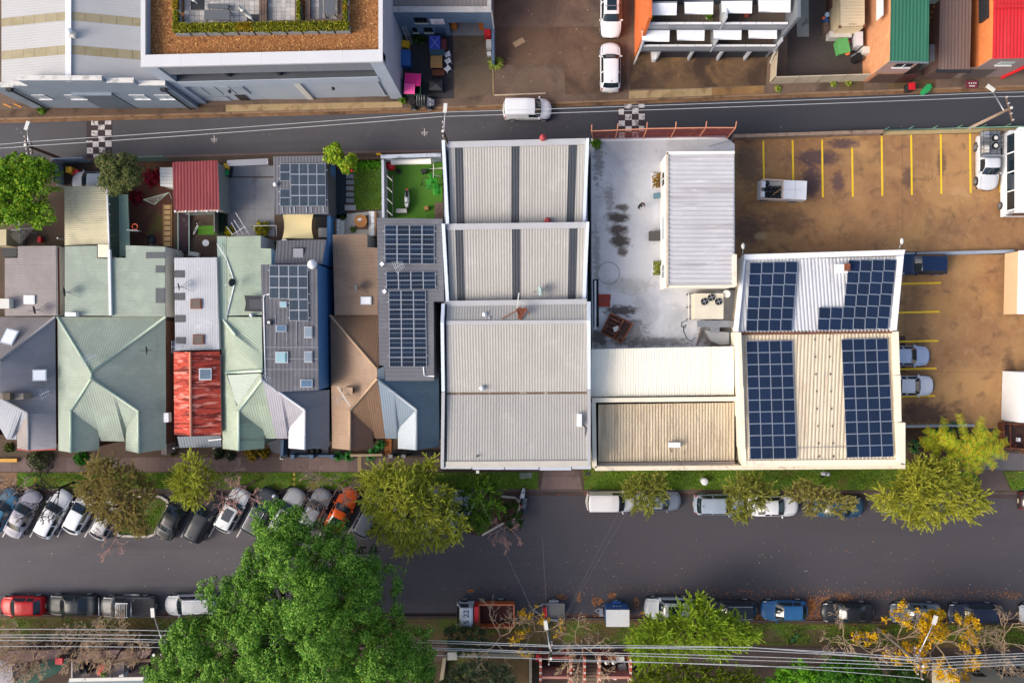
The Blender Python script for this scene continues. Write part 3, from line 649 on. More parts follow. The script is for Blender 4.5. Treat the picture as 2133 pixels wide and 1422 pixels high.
mb=MB();arc(mb,c.x+.12,c.z-.1,.38,.24,1.2,4.4,.03,.09,c.y-.034);mb.part('logo_stroke',DARK,sg)
mb=MB();arc(mb,c.x+.15,c.z-.12,.38,.26,3.8,6.9,.10,.03,c.y-.036);mb.part('logo_stroke',REDP,sg)
MB().box((c.x+.15,c.y-.033,c.z+.38),(.5,.004,.05)).part('logo_line',M('sign_grey','#9a9a9c',.6,.1,1),sg)
MB().beam((x1+.06,YW+.1,ZW),(x1+.06,YW+.1,1.5),.14,.14).part('downpipe',OFFW,bw)
lad=thing('ladder','aluminium ladder leaning on the blue workshop wall','ladder',P(857,95,.13))
la,lb=P(856.5,93,.13),onY(841,55,YW-.1);n_=Vector((.18,.04,0))
for s in(-1,1):MB().beam(la+n_*s,lb+n_*s,.05,.07).part('rail',ALU,lad)
for k in range(11):q0=la.lerp(lb,(k+.5)/11);MB().tube(q0-n_,q0+n_,.02,n=5).part('rung',ALU,lad)
# boundary wall right of the yard
mb=MB().slab([gp(1026,60),gp(1031.5,60),gp(1031.5,140),gp(1026,140)],.1,1.7);mb.top('yard_wall','blue grey rendered wall beside the workshop driveway','wall',BLUEW)
mb=MB().slab([gp(1025.5,142),gp(1028,142),gp(1029,200),gp(1027,200)],.1,.16);o=mb.top('yard_edge',None,None,PALE,kind='structure')
# --- apartments with white awnings
ap=thing('apartment_building','white apartment block with two rows of balconies under white awnings','building',P(1480,60,0))
YA=gp(0,128)[1];AW=M('apartment_white','#a9aeb5',.7,.06,.5);AG=M('apartment_grey','#6a6f77',.7,.08,.6)
ax0,ax1=gp(1327,0)[0],gp(1592,0)[0]
ORNG=M('orange_render','#cc6a38',.8,.08,.5,stain=[('#a84e28',.8,.55,.7,.4)])
TERR=M('terracotta_render','#d0946c',.85,.12,.4,.1,20,stain=[('#b5764e',1.2,.5,.7,.6),('#e0b088',.8,.58,.72,.5)])
YI=YA+2.6                                       # inner glass line
MB().slab([(ax0-.25,YA+.3),(ax0,YA+.3),(ax0,46),(ax0-.25,46)],.1,9.2).part('side_wall',ORNG,ap)
MB().slab([(ax1,YA+.3),(ax1+.25,YA+.3),(ax1+.25,46),(ax1,46)],.1,9.2).part('side_wall',AG,ap)
MB().slab([(ax0,YI),(ax1,YI),(ax1,YI+.2),(ax0,YI+.2)],.1,9.2).part('inner_wall',M('shade_glass','#3c434b',.4,.1,1),ap)
MB().slab([(ax0-.3,YI+.3),(ax1+.3,YI+.3),(ax1+.3,46),(ax0-.3,46)],9.2,9.4).part('roof',AG,ap)
DECKM=M('balcony_deck','#5f534b',.85,.15,1,stain=[('#4a403a',1,.5,.7,.5)])
xc=(ax0+ax1)/2+.3
YG=YA
for lv,zs in((0,2.75),(1,6.1)):
    YA=YG+.6*lv
    for a,b in((ax0,xc),(xc+.12,ax1)):
        MB().slab([(a+.005,YA),(b-.005,YA),(b-.005,YI),(a+.005,YI)],zs-.3,zs-.01).part('balcony_slab',AG,ap)
        nb=7;w=(b-a)/nb
        for k in range(nb):MB().slab([(a+k*w+.02,YA+.1),(a+(k+1)*w-.02,YA+.1),(a+(k+1)*w-.02,YI),(a+k*w+.02,YI)],zs-.008,zs+.02).part('deck_board',DECKM,ap)
        mb=MB();mb.slab([(a+.05,YA),(b-.05,YA),(b-.05,YA+.07),(a+.05,YA+.07)],zs,zs+.95)
        mb.part('balustrade',M('balustrade_glass','#8a9199',.25,.06,1),ap)
        n5=4
        for k in range(n5):MB().slab([(a+.06+(b-a-.12)*k/n5,YA-.03),(a+.02+(b-a-.12)*(k+1)/n5,YA-.03),(a+.02+(b-a-.12)*(k+1)/n5,YA+.14),(a+.06+(b-a-.12)*k/n5,YA+.14)],zs+.95,zs+1.02).part('handrail',WHITE,ap)
    for x in(ax0-.12,xc,ax1+.02):
        MB().slab([(x,YA-.05),(x+.12,YA-.05),(x+.12,YI),(x,YI)],zs-.3,zs+2.3).part('divider',AW,ap)
YA=YG
AWN=M('awning_white','#d9dce2',.7,.04,.8,stain=[('#bdbfc6',.8,.55,.75,.5)])
for lv,(zt_,zb,xs_,pys)in enumerate(((5.55,5.0,(1337,1395,1410,1468,1486,1545,1559,1619),(62,86)),(8.7,8.2,(1350,1410,1426,1486,1503,1567,1580,1647),(5,31)))):
    for k in range(4):
        px0,px1=xs_[2*k],xs_[2*k+1];dy=-k*2.0
        a,b=P(px0,pys[0]+dy,zt_),P(px1,pys[0]+dy,zt_);c,d=P(px1-1,pys[1]+dy,zb),P(px0+1,pys[1]+dy,zb)
        t=thing('awning','white fabric awning over the %s balcony row'%('lower' if lv==0 else 'upper'),'awning',((a+c)/2),group='white awnings, %s row'%('lower' if lv==0 else 'upper'))
        for q in range(3):
            u,v=q/3,(q+1)/3
            p_=[a.lerp(b,u),a.lerp(b,v),d.lerp(c,v),d.lerp(c,u)]
            MB().poly([p+Vector((0,0,.02 if q%2 else 0))for p in p_]).part('fabric',AWN,t)
        MB().tube(d,c,.05,n=6).part('front_bar',WHITE,t);MB().tube(a,b,.07,n=6).part('roller',AG,t)
        for q in(a,b):
            e=d if q is a else c
            MB().tube(q-Vector((0,0,.1)),e-Vector((0,0,.02)),.025,n=5).part('arm',ALU,t)
# ground-level doors and piers
gx=[1369,1431,1436,1489,1496,1546,1552,1590]
for k in range(4):
    a,b=gp(gx[2*k],0)[0],gp(gx[2*k+1],0)[0]
    MB().box(((a+b)/2,YA+.35,1.2),(b-a,.08,2.2)).part('garage_door',M('navy_door','#2f343d',.5,.08,1),ap)
    MB().box((a-.12,YA+.2,1.2),(.16,.4,2.3)).part('pier',AW,ap)
MB().beam((ax0-.3,YA-.3,.1),(ax0-.1,YA+.1,2.4),.12,.12).part('downpipe',OFFW,ap)
MB().beam((ax1+.5,YA-.2,.1),(ax1+.3,YA+.1,2.4),.12,.12).part('downpipe',OFFW,ap)
MB().slab([gp(1355,108),gp(1366,108),gp(1364,131),gp(1357,131)],.12,.9).top('white_tarp','white sheeting bundle leaning beside the garage doors','tarpaulin',WHITE)
LEAFG=leafmat('leaf_mid',['#2e4a12','#4e7a1c','#77a02c','#8fae3c'])
def shrub(name,label,x,y,z,r,n,sz,mat,h=None,group=None,pot=None,cat='plant'):
    b=P(x,y,z);t=thing(name,label,cat,b,group);h=h or r
    if pot:MB().tube(b,b+Vector((0,0,.3)),r*.5,r*.62,10).part('pot',pot,t);b=b+Vector((0,0,.3))
    else:MB().tube(b,b+Vector((0,0,h*.6)),.03,.02,5).part('stem',BARK,t)
    u=np.random.normal(0,1,(n,3));u/=np.linalg.norm(u,axis=1)[:,None];u[:,2]=np.abs(u[:,2])
    rad=np.random.uniform(.6,1.0,n)*(1+.25*np.sin(u[:,0]*7+u[:,1]*5));p=np.array(b)+u*rad[:,None]*np.array([r,r,h])
    leafquads(t,'foliage',p,u,sz,mat);return t
def leafquads(t,name,p,u,sz,mat,asp=.5,jit=.9):
    n=len(p);d=u+np.random.normal(0,jit,(n,3));d/=np.linalg.norm(d,axis=1)[:,None]
    a=np.cross(d,np.random.normal(0,1,(n,3)));a/=np.linalg.norm(a,axis=1)[:,None];b=np.cross(d,a)
    s=(sz*np.random.uniform(.6,1.4,n))[:,None];a*=s;b*=s*asp
    V=np.empty((n*4,3));V[0::4]=p-a;V[1::4]=p+b;V[2::4]=p+a;V[3::4]=p-b
    return link_mesh(name,quadmesh(name,V,4,[mat],wloc(t)),None,t)
shrub('potted_plant','leafy potted plant on the upper balcony by the orange wall',1353,41,6.13,.3,150,.09,LEAFG,pot=OFFW)
shrub('potted_plant','bushy potted plant beside the upper balcony divider',1474,37,6.13,.35,200,.09,LEAFG,pot=OFFW)
MB().tube(P(1555,32,6.12),P(1555,32,6.5),.16,.2,10).top('flower_pot','small red pot on the upper balcony deck','pot',M('terracotta_pot','#8a3a2a',.8,.1,1))
# cream fence of sheet bays
FEN=M('fence_cream','#b5a893',.7,.1,.6,stain=[('#8e8272',.7,.52,.7,.5)])
def sheet_fence(pts,h,label,mat,n=None,z0=.1,seg=2.2):
    t=thing('sheet_fence',label,'fence',P(pts[0][0],pts[0][1],z0))
    for(xa_,ya_),(xb_,yb_)in zip(pts[:-1],pts[1:]):
        a,b=P(xa_,ya_,0),P(xb_,yb_,0);L_=(b-a).length;k=max(1,round(L_/seg));d=(b-a).normalized()
        for i in range(k):
            u,v=a.lerp(b,i/k)+d*.02,a.lerp(b,(i+1)/k)-d*.02
            MB().ribs([Vector((u.x,u.y,z0)),Vector((v.x,v.y,z0)),Vector((v.x,v.y,z0+h)),Vector((u.x,u.y,z0+h))],.2,.03,d).part('fence_sheet',mat,t)
            MB().beam((u.x,u.y,z0+h),(v.x,v.y,z0+h),.09,.06).part('top_rail',mat,t)
    return t
sheet_fence([(1602,176),(1700,173),(1796,170)],1.9,'cream ribbed metal fence closing the yard to the street',FEN)
sheet_fence([(1602,175),(1607,100)],1.9,'cream ribbed metal fence beside the apartment forecourt',FEN)
# shipping container
ct=thing('shipping_container','cream ribbed shipping container with rusty corner castings','container',P(1760,40,.13))
CRM=M('container_cream','#d6c7a6',.6,.08,.6,stain=[('#b09a76',.9,.58,.74,.5)])
c0,c1,c2=P(1750,56,2.7),P(1801,54,2.7),P(1801,-60,2.7);c3=P(1750,-60,2.7)
MB().ribs([c0,c1,c2,c3],.28,.03,(0,1,0)).part('roof',CRM,ct)
mbw=MB()
for a,b in((c0,c1),(c3,c0)):
    d=(b-a).normalized();MB().ribs([Vector((a.x,a.y,.14)),Vector((b.x,b.y,.14)),b,a],.25,.05,d).part('side_wall',CRM,ct)
for q in(c0,c1):MB().box(q+Vector((0,0,-.05)),(.2,.2,.16)).part('corner_casting',RUST,ct)
for x in(1769,1771.5,1775,1777.5,1780,1783):MB().prism(PL(rect(x,49.5,x+1.5,51.5),2.75),2.7).part('faded_mark',M('stencil','#8a7a60',.7,.1,1),ct)
# slabs in the yard
MB().slab([gp(1657,-20),gp(1683,-20),gp(1684,78),gp(1659,78)],.13,.16).top('concrete_pad','pale grey concrete pad strip in the dark yard','slab',M('pad_grey','#8a8d86',.9,.12,.6,stain=[('#4a4a46',.8,.56,.66,.8)]))
def bin_(x,y,z,w,d,h,mat,lidmat,label,rz=0,group=None,name='wheelie_bin'):
    b=P(x,y,z);t=thing(name,label,'bin',b,group,rz)
    MB().prism([Vector((-w/2,-d/2,h)),Vector((w/2,-d/2,h)),Vector((w/2,d/2,h)),Vector((-w/2,d/2,h))],0).part('body',mat,t,True)
    mb=MB().box((0,0,h+.03),(w*1.06,d*1.08,.06));mb.box((0,0,h+.075),(w*.7,d*.7,.03));mb.part('lid',lidmat,t,True)
    MB().tube((-w*.45,d*.6,h),(w*.45,d*.6,h),.02,n=6).part('handle',mat,t,True)
    for s in(-1,1):MB().tube((s*w*.5,d*.45,.12),(s*w*.42,d*.45,.12),.12,n=10).part('wheel',BLACK,t,True)
    return t
GRB=M('bin_green','#5aa05c',.6,.1,1)
def skip(x,y,z,w,d,h,rz,mat,label,name='skip_bin',fill=None):
    t=thing(name,label,'bin',P(x,y,z),None,rz)
    a=[(-w/2,-d/2),(w/2,-d/2),(w/2,d/2),(-w/2,d/2)]
    for k in range(4):
        p,q=a[k],a[(k+1)%4];u,v=Vector((p[0]*.88,p[1]*.88,0.05)),Vector((q[0]*.88,q[1]*.88,.05))
        MB().poly([u,v,Vector((q[0],q[1],h)),Vector((p[0],p[1],h))]).part('side_wall',mat,t,True)
        MB().beam((p[0],p[1],h),(q[0],q[1],h),.07,.07).part('rim',mat,t,True)
    MB().box((0,0,.06),(w*.87,d*.87,.04)).part('floor',mat,t,True)
    return t
t=skip(1748,104,.13,1.0,1.3,1.0,R(12),GRB,'green plastic bin behind the cream container');MB().box((0,0,1.03),(1.0,1.3,.05)).part('lid',GRB,t,True)
for(x,y,m_,l,r_)in((1763,98,BLUEP,'blue drum beside the green bin',.22),(1766,88,REDP,'pink red drum behind the green bin',.2),(1765,110,M('orange_plastic','#d8622a',.5,.1,1),'orange tub beside the green bin',.22),(1723,31,M('pale_blue','#9ab4c4',.5,.1,1),'pale blue drum beside the container',.2),(1716,38,M('orange2','#c8501e',.5,.1,1),'small orange drum beside the container',.13)):
    MB().tube(P(x,y,.12),P(x,y,.8),r_,n=12).tube(P(x,y,.8),P(x,y,.83),r_*1.06,n=12).top('drum',l,'drum',m_)
def crate(x,y,z,d,rz,mat,label,cat='crate',name='crate',grp=None):
    b=P(x,y,z);t=thing(name,label,cat,b,grp,rz);MB().box((0,0,d[2]/2),d).part('body',mat,t,True)
    mb=MB();mb.box((0,0,d[2]+.015),(d[0]*1.05,d[1]*1.05,.03));mb.part('lid',mat,t,True);return t
crate(1742,80,.13,(1.9,.55,1.0),0,OFFW,'white upright cabinet lying behind the container','cabinet','cabinet')
crate(1778,92,.13,(.6,1.2,1.3),0,M('fridge_white','#d0d0d4',.5,.05,1),'tall white cabinet beside the terracotta wall','cabinet','cabinet')
crate(1718,62,.13,(.5,.9,.5),.1,WOOD,'weathered wooden crate beside the container')
crate(1717,46,.13,(.3,.4,.5),.4,BLUEP,'small blue crate beside the container')
crate(1727,12,.13,(.5,.9,.8),0,M('maroon','#5a3a34',.8,.2,1),'maroon box stack behind the container','box','box')
crate(1792,116,.13,(.6,.6,1.4),0,OFFW,'white box unit against the terracotta wall','box','box')
tt=thing('tyre_stack','stack of black tyres at the terracotta wall','tyres',P(1780,126,.13))
for k in range(5):
    MB().tube(wloc(tt)+Vector((0,0,.02+k*.2)),wloc(tt)+Vector((0,0,.2+k*.2)),.36,n=16).part('tyre',BLACK,tt)
MB().tube(P(1773,118,.5),P(1806,100,1.5),.07,n=8).top('roof_pipe','grey pipe leaning on the terracotta wall','pipe',STEEL)
shrub('weed_plant','small green plant growing at the terracotta wall foot',1798,76,.13,.35,160,.1,LEAFG)
# --- terracotta building with green roof
def gable_box(name,label,px,zt_,zN,roofm,wallL,wallF,pitch=.35,mono=True):
    pass
tc=thing('terracotta_building','two-storey terracotta building with a dark green ribbed roof','building',P(1880,80,0))
za=5.8
a,b=P(1853,128,za),P(1934,130,za);
GRNR=M('green_roof','#2f6650',.55,.08,.4,stain=[('#3f7a62',.6,.55,.72,.5,(3,.2,1)),('#7a9a8a',2.0,.68,.78,.4)])
MB().ribs([Vector((a.x,a.y,za)),Vector((b.x,b.y,za)),Vector((b.x-.1,46,za+.8)),Vector((a.x+.1,46,za+.8))],.3,.03,(1,0,0)).part('roof',GRNR,tc)
MB().slab([(a.x+.1,a.y+.15),(b.x-.5,a.y+.15),(b.x-.5,46),(a.x+.1,46)],.1,za-.05).part('wall',TERR,tc)
MB().slab([(a.x+.102,a.y+.08),(b.x-.5,a.y+.08),(b.x-.5,a.y+.145),(a.x+.102,a.y+.145)],2.6,za-.06).part('upper_wall',M('pink_brick','#a98a82',.9,.12,.8,.2,30),tc)
MB().beam((a.x,a.y-.03,za-.04),(b.x,b.y-.03,za-.04),.14,.12).part('gutter',STEEL,tc)
x0,x1=a.x+1.0,a.x+2.4
w=MB().box(((x0+x1)/2,a.y+.05,4.6),(x1-x0,.06,.8)).part('window',GLASS,tc)
MB().box(((x0+x1)/2,a.y+.02,4.6),(.06,.06,.8)).part('mullion',WHITE,w);MB().box(((x0+x1)/2,a.y,4.18),(x1-x0+.2,.12,.06)).part('sill',WHITE,w)
MB().box((a.x+1.7,a.y+.06,1.2),(2.4,.06,2.2)).part('roller_door',M('brown_door','#5a4640',.6,.1,1),tc)
MB().box((a.x+3.6,a.y+.06,1.2),(1.3,.07,2.2)).part('door',M('maroon_door','#4a2c2a',.6,.1,1),tc)
MB().box(P(1840,6,5.2)-Vector((.3,0,0)),(.1,2.6,1.2)).part('window',WHITE,tc)
# --- brown low roof between
br=thing('shed_building','low shed with brown ribbed roof between two taller buildings','building',P(1990,80,0))
BRR=M('brown_roof','#6e5a52',.6,.1,.4,stain=[('#8a766a',.5,.55,.7,.5,(3,.2,1))])
a,b=P(1955,145,3.4),P(2020,145,3.4)
MB().ribs([a,b,Vector((b.x+.2,46,4.0)),Vector((a.x+.2,46,4.0))],.3,.03,(1,0,0)).part('roof',BRR,br)
MB().slab([(a.x+.1,a.y+.2),(b.x-.1,a.y+.2),(b.x,46),(a.x+.2,46)],.1,3.35).part('wall',M('dark_brick','#5a4640',.9,.12,.6),br)
MB().beam(a-Vector((.15,.1,.1)),b+Vector((.15,-.1,-.1)),.3,.15).part('gutter',DARK,br)
for px in(1960,1985,2005):MB().box((P(px,155,1.2).x,gp(0,163)[1]+.05,1.2),(.9,.07,2.2)).part('door',M('door_taupe','#7a6a60',.7,.12,1),br)
MB().slab([gp(1940,164),gp(2022,162),gp(2022,158),gp(1940,160)],.1,2.4).part('front_wall',M('taupe_wall','#8a7a70',.85,.12,.6),br)
# passage clutter between green and brown roofs
ps=thing('side_stair','timber stair in the dark gap beside the green roof','stairs',P(1944,60,.1))
for k in range(8):MB().slab([gp(1917,95-k*8),gp(1931,95-k*8),gp(1931,91-k*8),gp(1917,91-k*8)],.1+k*.3,.4+k*.3).part('tread',TIMBER,ps)
for px,py,h,l in((1948,22,4.6,'pale blue box unit'),(1938,138,2.6,'grey canopy')):pass
crate(1921,130,.13,(.9,1.4,2.4),0,STEEL,'grey metal cabinet in the gap beside the brown shed','cabinet','cabinet')
MB().slab([gp(1900,12),gp(1921,12),gp(1921,33),gp(1900,33)],2.5,4.2).top('water_tank','pale square water tank behind the green roof','tank',M('tank_pale','#9aaaa4',.6,.1,1))
# --- red roofed building
rd=thing('red_roof_building','orange rendered building with bright red ribbed roof','building',P(2100,80,0))
REDR=M('red_roof','#c4282e',.5,.08,.4,stain=[('#d8484a',.8,.55,.72,.5,(3,.2,1))])
zz=5.0;a=P(2067,123,zz);b=P(2160,121,zz)
MB().ribs([a,b,Vector((b.x,46,zz+.6)),Vector((a.x+.1,46,zz+.6))],.3,.03,(1,0,0)).part('roof',REDR,rd)
MB().beam(P(2070,14,zz+.62),P(2160,13,zz+.62),.25,.1).part('ridge_cap',REDR,rd)
MB().slab([(a.x+.1,a.y+.15),(b.x,a.y+.15),(b.x,46),(a.x+.1,46)],.1,zz-.05).part('wall',M('orange_wall_b','#d9804a',.85,.12,.5,.1,20,stain=[('#c06a3a',1,.5,.7,.6)]),rd)
MB().slab([(a.x+.102,a.y+.08),(b.x,a.y+.08),(b.x,a.y+.145),(a.x+.102,a.y+.145)],.1,zz-.06).part('front_wall',M('mauve_brick','#8d7c7a',.9,.12,.8),rd)
MB().box((a.x+.9,a.y+.05,1.2),(2.2,.06,2.1)).part('roller_door',M('grey_door','#5a5250',.6,.1,1),rd)
w=MB().box((a.x+1.9,a.y+.05,3.7),(1.3,.06,.7)).part('window',M('pale_glass','#a8b2b4',.3,.1,2),rd);MB().box((a.x+1.9,a.y,3.32),(1.5,.14,.06)).part('sill',OFFW,w)
MB().beam((a.x+3.6,a.y+.0,.2),(a.x+4.2,a.y+.0,4.6),.12,.3).part('red_post',REDP,rd)
MB().box((a.x-.02,P(2052,10,4).y,3.8),(.3,2.6,1.2)).part('window',DARK,rd)
# street things on the north pavement
bn=bin_(1889,187,.13,.55,.6,.95,DARK,REDP,'black wheelie bin with red lid on the north pavement',.05)
gl=MB();pts=[(1919,195),(1921,187),(1932,175),(1939,175),(1942,182),(1937,190),(1925,197)]
gl.prism(PL(pts,.42),.14);gl.prism(PL([(1931+(x-1931)*.7,186+(y-186)*.7)for x,y in pts],.46),.4);gl.top('plastic_sled','bright green moulded plastic sled on the north pavement','sled',GREENP)
sb=thing('sign_board','maroon sign board with pale lettering on the north pavement','sign',P(2025,176,.13))
MB().prism(PL(rect(2013,168,2037,184),.25),.14).part('board',M('maroon_sign','#6a2c3c',.6,.08,1),sb)
for x in(2018,2022.5,2027,2031.5):MB().prism(PL(rect(x,172,x+2.4,175),.254),.2).part('lettering',OFFW,sb)
MB().prism(PL(rect(2019,178.5,2031,180.5),.254),.2).part('lettering',OFFW,sb)
# yard of the blue workshop
crate(846,129,.13,(1.05,1.35,1.1),0,BLUEP,'large blue lidded bin against the grey building','bin','storage_bin')
crate(847,98,.13,(.65,.6,.7),-.2,YELP,'yellow plastic tub beside the ladder','tub','tub')
bk=thing('yellow_stand','yellow tubular stand beside the yellow tub','stand',P(836,104,.13));
for k in range(4):MB().tube((-.2,-.35+k*.22,.5),(.2,-.35+k*.22,.5),.04,n=6).part('bar',M('orange_y','#d89018',.5,.1,1),bk,True)
for s in(-1,1):MB().beam((s*.2,-.4,.0),(s*.2,.4,.5),.05,.05).part('leg',M('orange_y','#d89018'),bk,True)
cr=crate(908.5,97,.13,(.95,1.15,.95),0,M('royal_blue','#3447a8',.5,.08,1),'royal blue lidded crate in the yard','crate')
WL=M('crate_white','#9aa6d8',.5,.05,1)
for s in(-1,1):MB().beam((-.4,-.5,.99),(.4,.5,.99),.03,.01).part('brace',WL,cr,True)if s>0 else MB().beam((-.4,.5,.992),(.4,-.5,.992),.03,.01).part('brace',WL,cr,True)
crate(913,116,.13,(1.3,.5,.9),0,M('teal_box','#2c4a58',.6,.1,1),'dark teal box in front of the blue crate','box','box')
crate(926,99,.13,(.45,.9,.7),0,M('red_teal','#6a3038',.6,.2,1),'dark red crate beside the blue crate','crate')
tb=thing('table','worn brown wooden table in the workshop yard','table',P(911,135,.13))
MB().box((0,0,.75),(1.05,1.1,.06)).part('table_top',TIMBER,tb,True)
for sx in(-1,1):
    for sy in(-1,1):MB().box((sx*.46,sy*.48,.36),(.08,.08,.72)).part('leg',WOOD,tb,True)
bn=thing('bench','brown slatted bench beside the wooden table','bench',P(914,155,.13))
for k in range(4):MB().box((0,-.2+k*.14,.42),(1.1,.11,.04)).part('slat',M('red_wood','#6a3a24',.7,.2,1),bn,True)
for sx in(-1,1):MB().box((sx*.48,0,.2),(.07,.5,.4)).part('leg',DARK,bn,True)
for k,y in enumerate((117,131,147)):
    ch=thing('plastic_chair','white moulded plastic chair in the line beside the table','chair',P(933+k%2,y,.13),'white plastic chairs in a line',R(200+12*k))
    MB().box((0,0,.42),(.44,.42,.04)).part('seat',WHITE,ch,True)
    mb=MB()
    for s in(-.16,-.08,0,.08,.16):mb.beam((s,.2,.44),(s*1.1,.3,.85),.05,.03)
    mb.beam((-.2,.3,.86),(.2,.3,.86),.06,.06);mb.part('backrest',WHITE,ch,True)
    for sx in(-1,1):
        MB().beam((sx*.23,-.2,.62),(sx*.23,.24,.66),.06,.04).part('armrest',WHITE,ch,True)
        for sy in(-1,1):MB().beam((sx*.19,sy*.18,.42),(sx*.24,sy*.24,0),.045,.045).part('leg',WHITE,ch,True)
bq=thing('covered_barbecue','barbecue under a black weather cover in the yard','barbecue',P(910,183,.13))
mb=MB();mb.prism([Vector(p)for p in((-.62,-.45,.8),(.62,-.5,.85),(.6,.5,.9),(-.6,.5,.82))],0,cap=False)
for f in(((-.62,-.45,.8),(.62,-.5,.85),(.1,0,1.15)),((.62,-.5,.85),(.6,.5,.9),(.1,0,1.15)),((.6,.5,.9),(-.6,.5,.82),(.1,0,1.15)),((-.6,.5,.82),(-.62,-.45,.8),(.1,0,1.15))):mb.poly(f)
mb.part('cover',M('black_vinyl','#2b2c30',.35,.12,2,.3,6),bq,True);
for s in(-1,1):MB().tube((s*.6,-.4,.1),(s*.68,-.4,.1),.1,n=10).part('wheel',DARK,bq,True)
sk=skip(864,184,.13,1.45,1.85,1.25,R(-3),M('dark_green','#27402f',.6,.1,1),'green skip bin with bright pink lid beside the grey building')
PINK=M('pink_lid','#e02a80',.5,.06,1)
for k in range(6):MB().box((-.6+k*.24,.35,1.33),(.225,1.1,.05)).part('lid_board',PINK,sk,True)
for k in range(4):MB().box((-.6+k*.24,-.5,1.38),(.225,.9,.05),rot=Matrix.Rotation(R(6),3,'X')).part('lid_board',M('pink_lid2','#e8559c',.5,.06,1),sk,True)
crate(1017,77,.13,(.55,.75,1.5),0,REDP,'tall red cabinet beside the workshop driveway','cabinet','cabinet')
crate(1019,98,.13,(.45,.7,.8),0,OFFW,'pale grey outdoor unit beside the driveway wall','unit','outdoor_unit')
crate(1019,115,.13,(.35,.35,.35),.2,WHITE,'small white box beside the driveway wall','box','box')
crate(830,62,.13,(.35,.5,1.8),0,WHITE,'white meter box in the yard corner','box','meter_box')
GRS=leafmat('strap_leaf',['#4a6a1c','#7a9a34','#a8b04c','#8a7a30'])
def tuft(name,label,x,y,z,r,n,mat,h=.6,w=.05,cat='plant',group=None):
    b=P(x,y,z);t=thing(name,label,cat,b,group);V=[]
    for k in range(n):
        a=random.uniform(0,6.283);L_=r*random.uniform(.5,1);d=Vector((math.cos(a),math.sin(a),0));s=Vector((-d.y,d.x,0))*w*random.uniform(.6,1.2)
        hh=h*random.uniform(.6,1);m1=d*L_*.5+Vector((0,0,hh));e=d*L_+Vector((0,0,hh*random.uniform(.3,.9)))
        V+=[b-s*.6,b+s*.6,b+m1+s,b+m1-s,b+m1-s,b+m1+s,b+e+s*.2,b+e-s*.2]
    link_mesh('foliage',quadmesh('foliage',np.array([tuple(v)for v in V]),4,[mat],b),None,t);return t
tuft('strap_plant','clump of strappy green plant at the driveway wall end',1033,134,.13,.85,130,GRS)
tuft('strap_plant','small strappy plant beside the workshop wall',882,88,.13,.6,70,leafmat('dk_strap',['#1c3014','#2f4a20','#4a6a2c']),.7)
tuft('strap_plant','dark leafy plant in the yard beside the ladder',868,84,.13,.5,60,leafmat('dk_strap'  ,['#1c3014','#2f4a20']),.7)
cb=MB().prism(PL([(1067,90),(1088,78),(1095,87),(1074,99)],.17),.135);cb.top('cardboard_sheet','flattened brown cardboard sheet on the concrete yard','cardboard',M('cardboard','#a2896c',.85,.08,1))
mb=MB().slab([gp(1030,199),gp(1137,195),gp(1137,197.5),gp(1030,201.5)],.12,.28);mb.top('kerb_beam','pale concrete wheel-stop beam at the yard edge','beam',M('beam_pale','#b5a48e',.85,.12,1))
# ================= row of houses =================
def rmat(name,col,alt=None,**k):
    dk='#%02x%02x%02x'%tuple(int(int(col[i:i+2],16)*.84)for i in(1,3,5))
    return M(name,col,.55,.09,.35,stain=[(alt or col,.5,.48,.68,.7,(1,1,1)),(dk,.28,.5,.72,.6,(1,.5,1)),(dk,1.6,.6,.74,.45,(.5,2.5,1))],**k)
def house(name,label,cat,loc,planes,ridges=(),outlines=(),wallm=None,group=None):
    t=thing(name,label,cat,P(loc[0],loc[1],0),group)
    for pts,mat,pitch in planes:
        mb=MB().ribs(PL(pts),pitch,.013)
        mb.part('roof',mat,t)
    for a,b,mat in ridges:
        A_,B_=P(*a),P(*b);MB().tube(A_+Vector((0,0,.02)),B_+Vector((0,0,.02)),.11,n=8).part('ridge_cap',mat,t)
    for pts,z in outlines:
        MB().prism([Vector((p.x,p.y,z))for p in PL(pts,z)],.1,cap=False).part('wall',wallm or OFFW,t)
    return t
def flat(t,pts,z,mat,across,pitch=.21,fascia=None,z0=.1,wallm=None,name='roof',depth=.013,inset=0):
    top=PL(pts,z)
    MB().ribs(top,pitch,depth,across).part(name,mat,t)
    MB().prism([v-Vector((0,0,.06))for v in top],z0,cap=True).part('wall',wallm or OFFW,t)
def gutter(t,pts,mat,w=.12):
    for a,b in zip(pts[:-1],pts[1:]):MB().beam(P(*a),P(*b),w,.1).part('gutter',mat,t)
E,RG,RA=3.4,4.7,5.9
# --- grey house (far left)
GRY=rmat('grey_roof','#828188','#75747b');GRYW=rmat('warm_grey_roof','#8d8583','#7d7675');GRYM=M('cap_mid','#8a8a90',.5,.06,1)
h1=house('house','grey roofed house with white skylights at the row end','house',(60,720),[
    ([(-90,660,E),(115,660,E),(0,752,RA)],GRYW,.21),
    ([(115,660,E),(117,934,E),(60,937,E+.1),(58,860,RG),(0,826,5.2),(0,752,RA)],GRY,.21),
    ([(58,860,RG),(60,937,E+.1),(36,934,E),(35,900,E)],GRYW,.21),
    ([(0,826,5.2),(58,860,RG),(35,900,E),(34,915,E),(14,915,E),(-30,840,E)],M('pale_grey_roof','#8f949e',.5,.07,.4),.21),
    ([(-90,660,E),(0,752,RA),(0,826,5.2),(-30,840,E),(-90,930,E)],GRY,.21)],
    [((115,660,E),(0,752,RA),GRYM),((0,826,5.2),(58,860,RG),GRYM),((58,860,RG),(60,937,E+.1),GRYM)],
    [([(-80,670),(112,668),(112,926),(40,926),(40,905),(-80,905)],E-.05)],M('brick_red','#7a4a3c',.9,.15,.8,.2,25))
